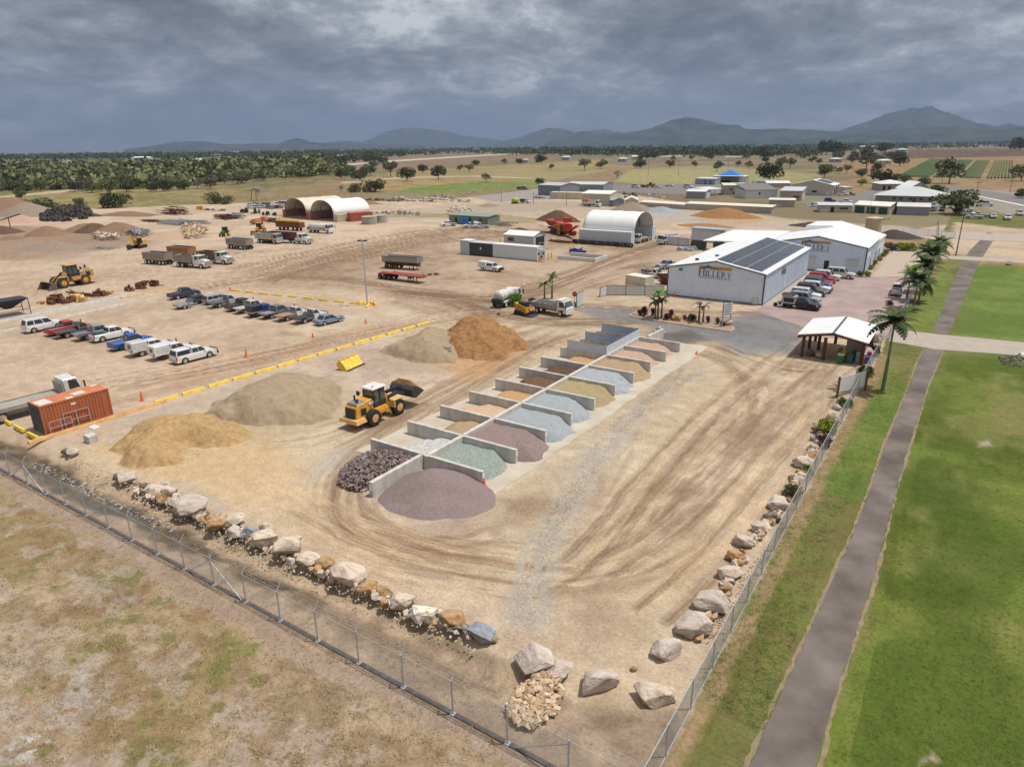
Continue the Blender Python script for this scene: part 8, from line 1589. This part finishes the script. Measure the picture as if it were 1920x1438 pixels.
wood_('dark far tree belt along the horizon',[([(-40,292),(300,289),(560,284),(760,278),(1020,275),(1400,270),(1700,268),(1960,265),(1960,272),(1700,276),(1480,281),(1200,287),(1020,288),(860,286),(700,290),(560,294),(300,300),(-40,304)],4400,10,18),([(640,283),(1000,279),(1100,282),(1250,284),(1500,281),(1560,287),(1300,296),(1050,294),(860,290),(700,297)],1000,9,15),([(1480,281),(1700,276),(1960,271),(1960,276),(1700,282),(1520,290)],260,7,12),([(960,283),(1250,284),(1480,281),(1500,290),(1200,294),(960,292)],420,9,15),([(1240,284),(1480,281),(1560,284),(1540,296),(1300,296)],240,8,14)],LM['dark'],13,18)
# palms
def frond(b,base,az,up,L,droop,w=.36,n=9,leafy=1.0):
 p=Vector(base);a=up;pr=p.copy();d2=Vector((math.cos(az),math.sin(az),0));side=Vector((-d2.y,d2.x,0))
 for i in range(n):
  q=pr+(d2*math.cos(a)+Vector((0,0,1))*math.sin(a))*(L/n);a-=droop/n;t_=i/n;ww=w*math.sin(math.pi*min(1,.18+t_*.86))*leafy+.03
  for s in(-1,1):
   b.v+=[tuple(pr),tuple(q),tuple(q+side*s*ww+Vector((0,0,-.32*ww))-(q-pr)*.1),tuple(pr+side*s*ww+Vector((0,0,-.32*ww))+(q-pr)*.15)];k=len(b.v);b.f.append((k-4,k-3,k-2,k-1));b.mi.append(0)
  pr=q
def palm(x,y,h,L,n,label,kind='palm',lean=0,group=None,upr=.5,name='palm_tree',w=.42):
 t=thing(name,(x,y,0),rnd.uniform(0,360),label,'palm',group);r_=random.Random(int(x*9+y));b=MB();b.cyl((0,0,-.1),(lean*.5,0,h*.5),.21*min(1,h/5+.3),.16*min(1,h/5+.3),9);b.cyl((lean*.5,0,h*.5),(lean,0,h),.13*min(1,h/5+.3),.09,9);b.build('trunk',mat('grey ringed palm trunk',(.21,.18,.14),.9,var=.2),t)
 if h>3:b=MB();b.cyl((lean,0,h),(lean,0,h+.9),.10,.05,8);b.build('crownshaft',mat('pale green crownshaft',(.25,.32,.14),.6),t)
 for i in range(n):b=MB();frond(b,(lean,0,h+(.7 if h>3 else 0)),i*6.283/n+r_.uniform(-.3,.3),(upr-.35,upr+.15,upr+.6)[i%3]+r_.uniform(-.12,.12),L*r_.uniform(.85,1.1),r_.uniform(1.3,1.9),w);b.build('frond',LM[kind],t,fix=False)
gp='palms along the office car park fence'
x,y=G(1655,731);palm(x,y,6.6,3.1,15,'tall feather palm standing alone behind the kiosk',w=.62)
for px,py,h,L,lab in((1712,580,4.6,2.9,'palm nearest the white ute in the fence row'),(1726,548,4.9,3.0,'palm second along the fence row'),(1740,528,5.4,3.1,'tallest dark palm in the fence row'),(1748,505,4.4,3.0,'palm second from the far end of the fence row'),(1757,492,4.0,2.9,'palm at the far end of the fence row'),(1722,566,3.4,2.6,'low bushy palm between the white ute and the fence'),(1731,512,4.4,2.8,'palm standing just inside the tallest one')):x,y=G(px,py);palm(x,y,h*.78,L*1.12,18,lab,group=gp,w=.62,upr=.7)
x,y=G(1700,560);palm(x,y,3.2,2.5,10,'bright yellow green upright palm before the fence row','bright',upr=1.05,w=.5)
for px,py,h,lab,kd in((1228,597,2.6,'leafy island palm, left stem of the clump','palm'),(1233,598,3.3,'leafy island palm, middle stem of the clump','bright'),(1240,597,2.9,'leafy island palm, right stem of the clump','palm'),(1310,604,2.9,'thin brown tipped palm, left of the sparse pair','dry'),(1318,605,2.4,'thin brown tipped palm, right of the sparse pair','dry'),(1021,566,3.0,'island palm left behind the white tipper truck','palm'),(1035,560,3.1,'island palm right behind the white tipper truck','palm')):x,y=G(px,py);palm(x,y,h,1.7,8 if kd!='dry' else 4,lab,kd,w=.32)
def shrub(px,py,hm,kind,label,wide=1.0,cat='shrub',proto=None):x,y=G(px,py);t=tree(0,0,hm,proto or 'bush',label,None,wide,(x,y),'shrub',cat);t.children[0].data=t.children[0].data.copy()if kind!='mid' else t.children[0].data;t.children[0].data.materials[0]=LM[kind];return t
for q in((968,574,2.3,'bright','bright green shrub between the tanker and the palms',.8),(998,572,1.3,'red','dark red shrub in the palm island'),(1548,812,1.5,'lime','yellow green shrub by the right fence',1.0),(1545,838,1.2,'red','red and orange leaved shrub under the yellow green one',.8),(1482,934,1.4,'mid','olive fine leaved shrub by the right fence',.62),(1513,886,.7,'bright','small bright green plant beside dark gravel'),(1582,762,1.1,'bright','leafy plant at the end of the site sign',.9),(1620,705,1.6,'dark','green shrub with white flowers between sign and kiosk',.7),(1635,668,1.9,'red','orange and rust leaved shrub behind the kiosk boulder',.5),(1631,640,1.9,'lime','yellow shrub at the kiosk corner',.4),(1459,980,.4,'mid','little tuft beside a narrow boulder'),
(1200,592,1.0,'dark','dark green shrub at the left end of the island',.7),(1208,592,1.6,'red','dark red cordyline left of the palm clump',.5),(1224,593,1.4,'red','red cordyline beside the palm stems',.4),(1250,600,1.1,'red','bushy red shrub right of the palm clump',.8),(1258,598,1.6,'red','taller red shrub beside the island boulder',.4),(1284,600,.9,'red','small red shrub in mid island',.5),(1296,602,1.3,'red','rounded red shrub left of the sparse palms',.7),(1327,606,1.2,'red','red topped plant right of the sparse palms',.4),(1354,612,1.0,'red','dark shrub at the foot of the directory sign',.5),(1345,608,1.1,'gum','thin green plant near the directory sign',.5),
(1612,519,1.2,'mid','rounded shrub at the left of the shed corner'),(1626,519,1.2,'lime','rounded hedge shrub at the shed corner'),(1632,506,1.2,'lime','first yellow green hedge ball along the shed side'),(1640,497,1.2,'lime','second yellow green hedge ball along the shed side'),(1648,489,1.2,'lime','third yellow green hedge ball along the shed side'),(1655,482,1.2,'lime','fourth yellow green hedge ball along the shed side'),(1661,477,1.2,'lime','farthest yellow green hedge ball along the shed side'),(1670,469,1.9,'dry','brownish hedge left of the clipped green one',1.3),(1690,470,2.1,'lime','clipped green hedge behind the pink drive',1.1),(1705,470,2.1,'lime','right end of the clipped green hedge',1.0),(1680,545,1.0,'red','dark leaved ball shrub beside the white ute'),(1668,573,1.0,'red','small dark shrub before the white ute'),(1388,560,.6,'gum','little weed against the grey shed wall')):shrub(*q[:5],wide=q[5]if len(q)>5 else.8)
# planted island kerb
isl=[G(*p)for p in((1178,592),(1200,584),(1290,592),(1372,612),(1377,618),(1368,622),(1280,610),(1215,600))]
t=sheet('garden_bed',isl,.05,mat('island mulch',C(176,148,122),.95,var=.15,scale=3),.8,.08,12);kb=MB()
for i in range(len(isl)):a,c=isl[i],isl[(i+1)%len(isl)];kb.bar((a[0],a[1],.04),(c[0],c[1],.04),.16)
tag(kb.build('kerb',_M['dusty bay slab concrete']),kind='structure')
# ------------------------------------------------------------ tyres, scrap and odds and ends
b=MB();b.lathe((0,0,0),(0,0,1),[(0,.36),(.02,.56),(.07,.62),(.27,.62),(.32,.56),(.34,.36),(.30,.33),(.04,.33)],12);b.f=[f for f in b.f if len(f)==4];b.mi=[0]*len(b.f);o=b.build('tyre',dustblack,fix=False);tyme=o.data;bpy.data.objects.remove(o)
P_=[(72,415),(84,404),(118,394),(150,391),(168,396),(176,404),(160,412),(120,416)];r_=random.Random(5)
cx_,cy_=G(125,405)
for i,(px,py)in enumerate(inpoly(P_,250,8)):
 x,y=G(px,py);k=max(0,-float(sdist(np.array([px]),np.array([float(py)]),np.array(P_,float))[0]));o=link('tyre',tyme,None,(x,y,.2+min(3.0,k*.34)*r_.uniform(.5,1)));o.scale=(r_.uniform(1.3,2.0),)*3;o.rotation_euler=(r_.uniform(-1.3,1.3),r_.uniform(-1.3,1.3),r_.uniform(0,6));tag(o,'worn black tyre tossed on the big tyre heap at left','tyre','tyres on the big tyre heap')
heap(125,405,2.4,15,'black','dark earth core showing through the big tyre heap',ry=6,rot=20)
for i in range(34):
 x=-87.0+i*.5;y=160.6+r_.uniform(-.3,.3);o=link('tyre',tyme,None,(x,y,.55));o.rotation_euler=(R(78)+r_.uniform(-.1,.1),0,r_.uniform(-.4,.4));tag(o,'black tyre in the row leaning along the white dome shelter','tyre','tyres leaning along the white dome shelter')
def scrap(px,py,w,d,h,kind,label,n=14,m=None,cat='scrap'):
 """a stack of like pieces that stays together: beams, pipes, mesh or a rusty attachment"""
 x,y=G(px,py);t=None;b=MB();r_=random.Random(px)
 for i in range(n):
  a,c,zz_=r_.uniform(-w/2,w/2),r_.uniform(-d/2,d/2),r_.uniform(0,h)*(1-.3*r_.random())
  if kind=='beam':L=w*r_.uniform(.25,.5);an=r_.uniform(-.5,.5);b.bar((a*.5-L*math.cos(an),c-L*math.sin(an),zz_),(a*.5+L*math.cos(an),c+L*math.sin(an),zz_+r_.uniform(-.2,.2)),.22)
  elif kind=='pipe':b.cyl((a,c-1.2,.5+(zz_>h/2)*.9),(a,c+1.2,.5+(zz_>h/2)*.9),.45,None,10)
  else:s=min(w,3.2)*r_.uniform(.14,.34);b.T=Matrix.Translation((a*.8,c*.8,0))@Matrix.Rotation(r_.uniform(-.7,.7),4,'Z')@Matrix.Rotation(r_.uniform(-.3,.3),4,'Y');k=max(.3,zz_);b.box(-s,s,-s*.6,s*.6,-.1,k,s*r_.uniform(0,.5),s*r_.uniform(0,.4));b.bar((-s,0,k*.7),(s*1.2,0,k*r_.uniform(.6,1.4)),.14);b.T=Matrix.Identity(4)
 return tag(b.build('scrap_pile',m or rust,loc=(x,y,0)),label,cat)
pal=mat('pale sawn offcuts',(.42,.38,.33),.9,var=.3);cpipe=mat('concrete pipe',(.42,.40,.36),.9,var=.2)
for q in((328,402,13,5,3.0,'beam','rusty steel rack stacked with beams at the back left',26,rust),(340,420,16,7,1.6,'beam','tangled heap of grey steel offcuts',60,galv),(290,416,10,3,.8,'beam','rusty rails scattered at the back left',14,rust),(425,410,12,5,1.5,'beam','heap of rusty plate and girders by the white board',36,rust),(400,395,20,3,1.0,'box','low row of scrap machinery along the back fence',16,mat('mixed scrap',(.16,.13,.11),.9,var=.5)),(376,394,4,3,2.4,'box','yellow machine body among the scrap',4,yellow),(470,400,12,5,2.2,'box','dark tractor parts behind the boom lift',12,steel_dk),(510,404,12,4,1.8,'box','black tanks left of the cream dome shelter',9,steel_dk),(510,416,8,3,1.4,'beam','rusty loader arms behind the maroon semi',14,rust),(540,418,9,3,1.5,'beam','grey frames lying behind the maroon semi',14,galv),
(720,377,26,4,1.6,'box','jumble of dark and pale parts along the earth bank',26,mat('mixed scrap',(0,0,0))),(790,378,30,3,1.8,'pipe','row of concrete pipes laid side by side',26,cpipe),(835,373,16,4,2.6,'box','stack of square concrete culverts',14,cpipe),(860,379,14,4,1.6,'box','low stack of concrete pits',12,cpipe),(735,401,18,4,1.5,'box','pallets of pale concrete fittings beside the road',24,pal),(770,403,14,4,1.6,'box','pallets of grey concrete fittings beside the road',20,cpipe),(706,409,5,2,1.4,'pipe','black plastic pipe drums near the water tanks',4,steel_dk),(945,423,7,4,1.4,'beam','heap of broken concrete posts behind the fuel hut',30,cpipe),(1012,372,8,2,1.2,'box','red machinery beside the cream containers',8,rust),
(80,570,1.4,1,.8,'beam','small orange rusted coupling on the gravel strip',8,orange_y),(100,569,2.4,2.0,1.6,'box','rusty ripper bucket at the left of the attachments',7,rust),(122,567,3.4,2.2,1.7,'box','wide rusty bucket in the middle of the attachments',8,rust),(146,564,3.4,1.6,1.4,'box','orange brown bucket with worn yellow paint',6,orange_y),(186,554,2.8,2.0,1.7,'box','dark rusty grab on the gravel strip',8,rust),(205,551,2.0,.8,.5,'beam','orange hook bar lying right of the grab',5,orange_y),(243,545,2.4,1.8,1.6,'box','rusty bucket with a yellow hinge',6,rust),(260,542,2.4,2.0,1.9,'box','upright rusty ripper right of the hinge bucket',6,rust),(273,534,1.6,1.2,1.0,'beam','small rusty attachment near the strip end',10,rust),(291,536,1.8,1.4,1.2,'beam','rusty cog like attachment at the strip end',12,rust),(150,553,9,.5,.6,'beam','long rusty blade lying behind the buckets',6,rust),
(195,466,10,1.5,.4,'beam','pale timber planks lying in the left yard',5,pal),(1085,476,4.5,1.8,1.5,'box','pallets of blue drums right of the bund',10,mat('blue drums',(.03,.05,.18),.5)),(1290,470,5,2,1.4,'box','stacked blue and white crates under the white container',9,mat('pale crates',(.4,.4,.42),.6)),(1050,455,6,.8,.8,'beam','row of rusty spikes before the white dome',12,rust),(1195,541,3.5,1,.6,'beam','timber and pipes behind the sheet fence',10,orange_y),(1246,533,2.4,1.4,2.6,'beam','steel storage rack full of rusty parts against the grey shed',22,rust),(1228,366,10,3,1.4,'box','trailers and crates cluttering the grey hardstand',12,mat('pale crates',(0,0,0))),(1240,371,5,2,1.6,'box','orange crate load behind the long beige sheds',5,orange_y),(1172,372,8,2,1.2,'box','dark machinery behind the tall cream shed',8,steel_dk)):scrap(*q)
t=thing('hopper',(*G(18,592),0),UP,'black steel hopper on a thin leg frame at the left edge','hopper');b=MB();b.add([(-2.6,-1.6,2.6),(2.6,-1.6,2.6),(2.6,1.6,2.6),(-2.6,1.6,2.6),(-.4,-.3,1.1),(.4,-.3,1.1),(.4,.3,1.1),(-.4,.3,1.1)],[(0,1,5,4),(1,2,6,5),(2,3,7,6),(3,0,4,7),(4,5,6,7),(0,3,2,1)]);b.build('bin',steel_dk,t)
for x_ in(-2.5,2.5):
 for s in(-1,1):b=MB();b.bar((x_,s*1.5,0),(x_,s*1.5,2.6),.1);b.bar((x_,s*1.5,.9),(-x_*.02,s*1.5,.9),.07);b.build('leg',steel_dk,t)
t=thing('conveyor',(*G(8,428),0),40,'thin black conveyor arm reaching over the left earth heap','conveyor');b=MB();b.bar((-8,0,.5),(6,0,4.5),.8,.3);b.bar((2,0,0),(2,0,3.3),.2);b.build('boom',steel_dk,t)
b=MB();b.box(-.5,.5,-.4,.4,-.05,.7);tag(b.build('concrete_block',conc,loc=(*G(172,828),0),bevel=.03),'grey concrete pit block on the bank beside the sand','concrete block');b=MB();b.box(-.5,.5,-.3,.3,0,.06);tag(b.build('board',white,loc=(*G(177,801),0)),'white sheet lying on the bank near the container','board')
t=thing('white_container_stack',(-57.3,166,0),-8,'white corrugated container raised on a dark base with a flat roof','container');b=MB();b.box(0,7.5,0,2.6,2.2,4.9)
for i in range(22):b.box(.1+i*.34,.24+i*.34,-.03,.0,2.3,4.8)
b.build('body',wwall,t);b=MB();b.box(-.4,8.2,-.3,3.1,4.95,5.1);b.build('roof',galv,t);b=MB();b.box(.2,3,.1,2.5,0,2.2);b.box(5.8,7.4,.1,2.5,0,2.2);b.build('base',mat('dark undercroft steel',(.09,.09,.085),.8),t);panelrun([(-65.0,170),(-58.5,168.5)],'low white sheet fence between the white dome and the raised container',2.0)
t=thing('lookout_frame',(*G(478,376),0),0,'leaning timber frame with a dark flap in the left paddock','frame');b=MB()
for p_,q_ in(((-3,0,0),(-1.5,0,5)),((3,0,0),(2,0,5)),((0,1,0),(1,0,5)),((-2,0,5),(2.6,0,5.6))):b.bar(p_,q_,.3)
b.build('leg',pal,t);b=MB();b.add([(-2,-1,5),(2.4,-1,5.8),(4,0,3.6),(2.8,1.5,5.2)],[(0,1,2,3)]);b.build('flap',steel_dk,t,fix=False)
# crops and grass
def crops(a,b_,c,d,n,label,seed):
 A,B_,Cc,Dd=(Vector(G(*q))for q in(a,b_,c,d));b=MB()
 for i in range(n):
  p=A.lerp(B_,(i+.5)/n);q=Dd.lerp(Cc,(i+.5)/n);w=(B_-A).length/n*.3;k=12
  for j in range(k):
   u,v=p.lerp(q,j/k),p.lerp(q,(j+.97)/k);b.add([(u.x-w,u.y,0),(u.x+w,u.y,0),(v.x+w,v.y,0),(v.x-w,v.y,0),(u.x-w*.6,u.y,.9),(u.x+w*.6,u.y,.9),(v.x+w*.6,v.y,.9),(v.x-w*.6,v.y,.9)],[(4,5,6,7),(0,1,5,4),(1,2,6,5),(3,0,4,7)])
 tag(b.build('crop_rows',mat('crop green',(.055,.105,.028),.9,var=.2,scale=.1),fix=False),label,'crops',kind='stuff')
crops((1683,331),(1742,333),(1792,300),(1744,298),11,'leftmost block of green crop rows',1);crops((1748,333),(1792,334),(1825,301),(1798,300),9,'second block of green crop rows',2);crops((1798,334),(1838,335),(1857,301),(1831,301),9,'third block of green crop rows',3);crops((1848,335),(1902,335),(1900,302),(1864,302),8,'rightmost sparser block of crop rows',4)
def tufts(P,n,s0,s1,m,label,seed,mask=None):
 r_=random.Random(seed);b=MB()
 for px,py in inpoly(P,n,seed):
  x,y=G(px,py)
  if mask and not mask(x,y):continue
  s=r_.uniform(s0,s1)
  for _ in range(9):
   a=r_.uniform(0,6.3);u=Vector((math.cos(a),math.sin(a),0));o_=Vector((x+r_.gauss(0,s),y+r_.gauss(0,s),0));tip=o_+u*s*r_.uniform(.2,.9)+Vector((0,0,s*r_.uniform(.7,1.5)));w=Vector((-u.y,u.x,0))*s*.16;b.v+=[tuple(o_-w),tuple(o_+w),tuple(tip)];k=len(b.v);b.f.append((k-3,k-2,k-1));b.mi.append(0)
 tag(b.build('grass_tufts',m,fix=False),label,'grass',kind='stuff')
tufts([(0,880),(300,1050),(560,1185),(900,1360),(960,1430),(0,1430)],2600,.05,.12,mat('dead straw grass',C(204,176,134),.9,var=.3),'short dead grass outside the left fence',21)
tufts([(0,900),(400,1110),(800,1330),(700,1430),(0,1430)],420,.05,.11,mat('weedy green',C(150,164,84),.9,var=.3),'green weeds dotted in the dead grass',22,lambda x,y:vnoise(np.array([x*.7]),np.array([y*.7]))[0]>.58)
tufts([(140,900),(330,985),(470,1050),(760,1180),(960,1270),(1060,1400),(900,1345),(600,1195),(380,1080),(200,985)],700,.05,.11,mat('dry grey weeds',C(196,176,148),.9,var=.35),'dry grey weeds on the bank inside the fence',23)
tufts([(1300,1290),(1440,1060),(1600,760),(1690,640),(1740,650),(1650,830),(1560,1000),(1430,1380)],2200,.04,.10,mat('verge grass',C(146,162,84),.9,var=.3),'rough grass on the verge between fence and path',24)
tufts([(1560,1438),(1640,1100),(1760,780),(1800,680),(1920,690),(1920,1438)],3000,.03,.07,mat('lawn blades',C(126,150,62),.9,var=.3),'lawn grass right of the path',25)
# ------------------------------------------------------------ the air
def haze():
 b=MB();b.box(-22000,14000,-1500,24000,-62,1300)
 m=bpy.data.materials.new('air');m.use_nodes=True;t=m.node_tree;t.nodes.clear()
 o=N(t,'ShaderNodeOutputMaterial');v=N(t,'ShaderNodeVolumePrincipled');v.inputs['Color'].default_value=(.38,.50,.74,1);v.inputs['Density'].default_value=HAZE
 t.links.new(v.outputs[0],o.inputs['Volume']);return tag(b.build('haze',m),kind='stuff')
HAZE=7.5e-5
haze()
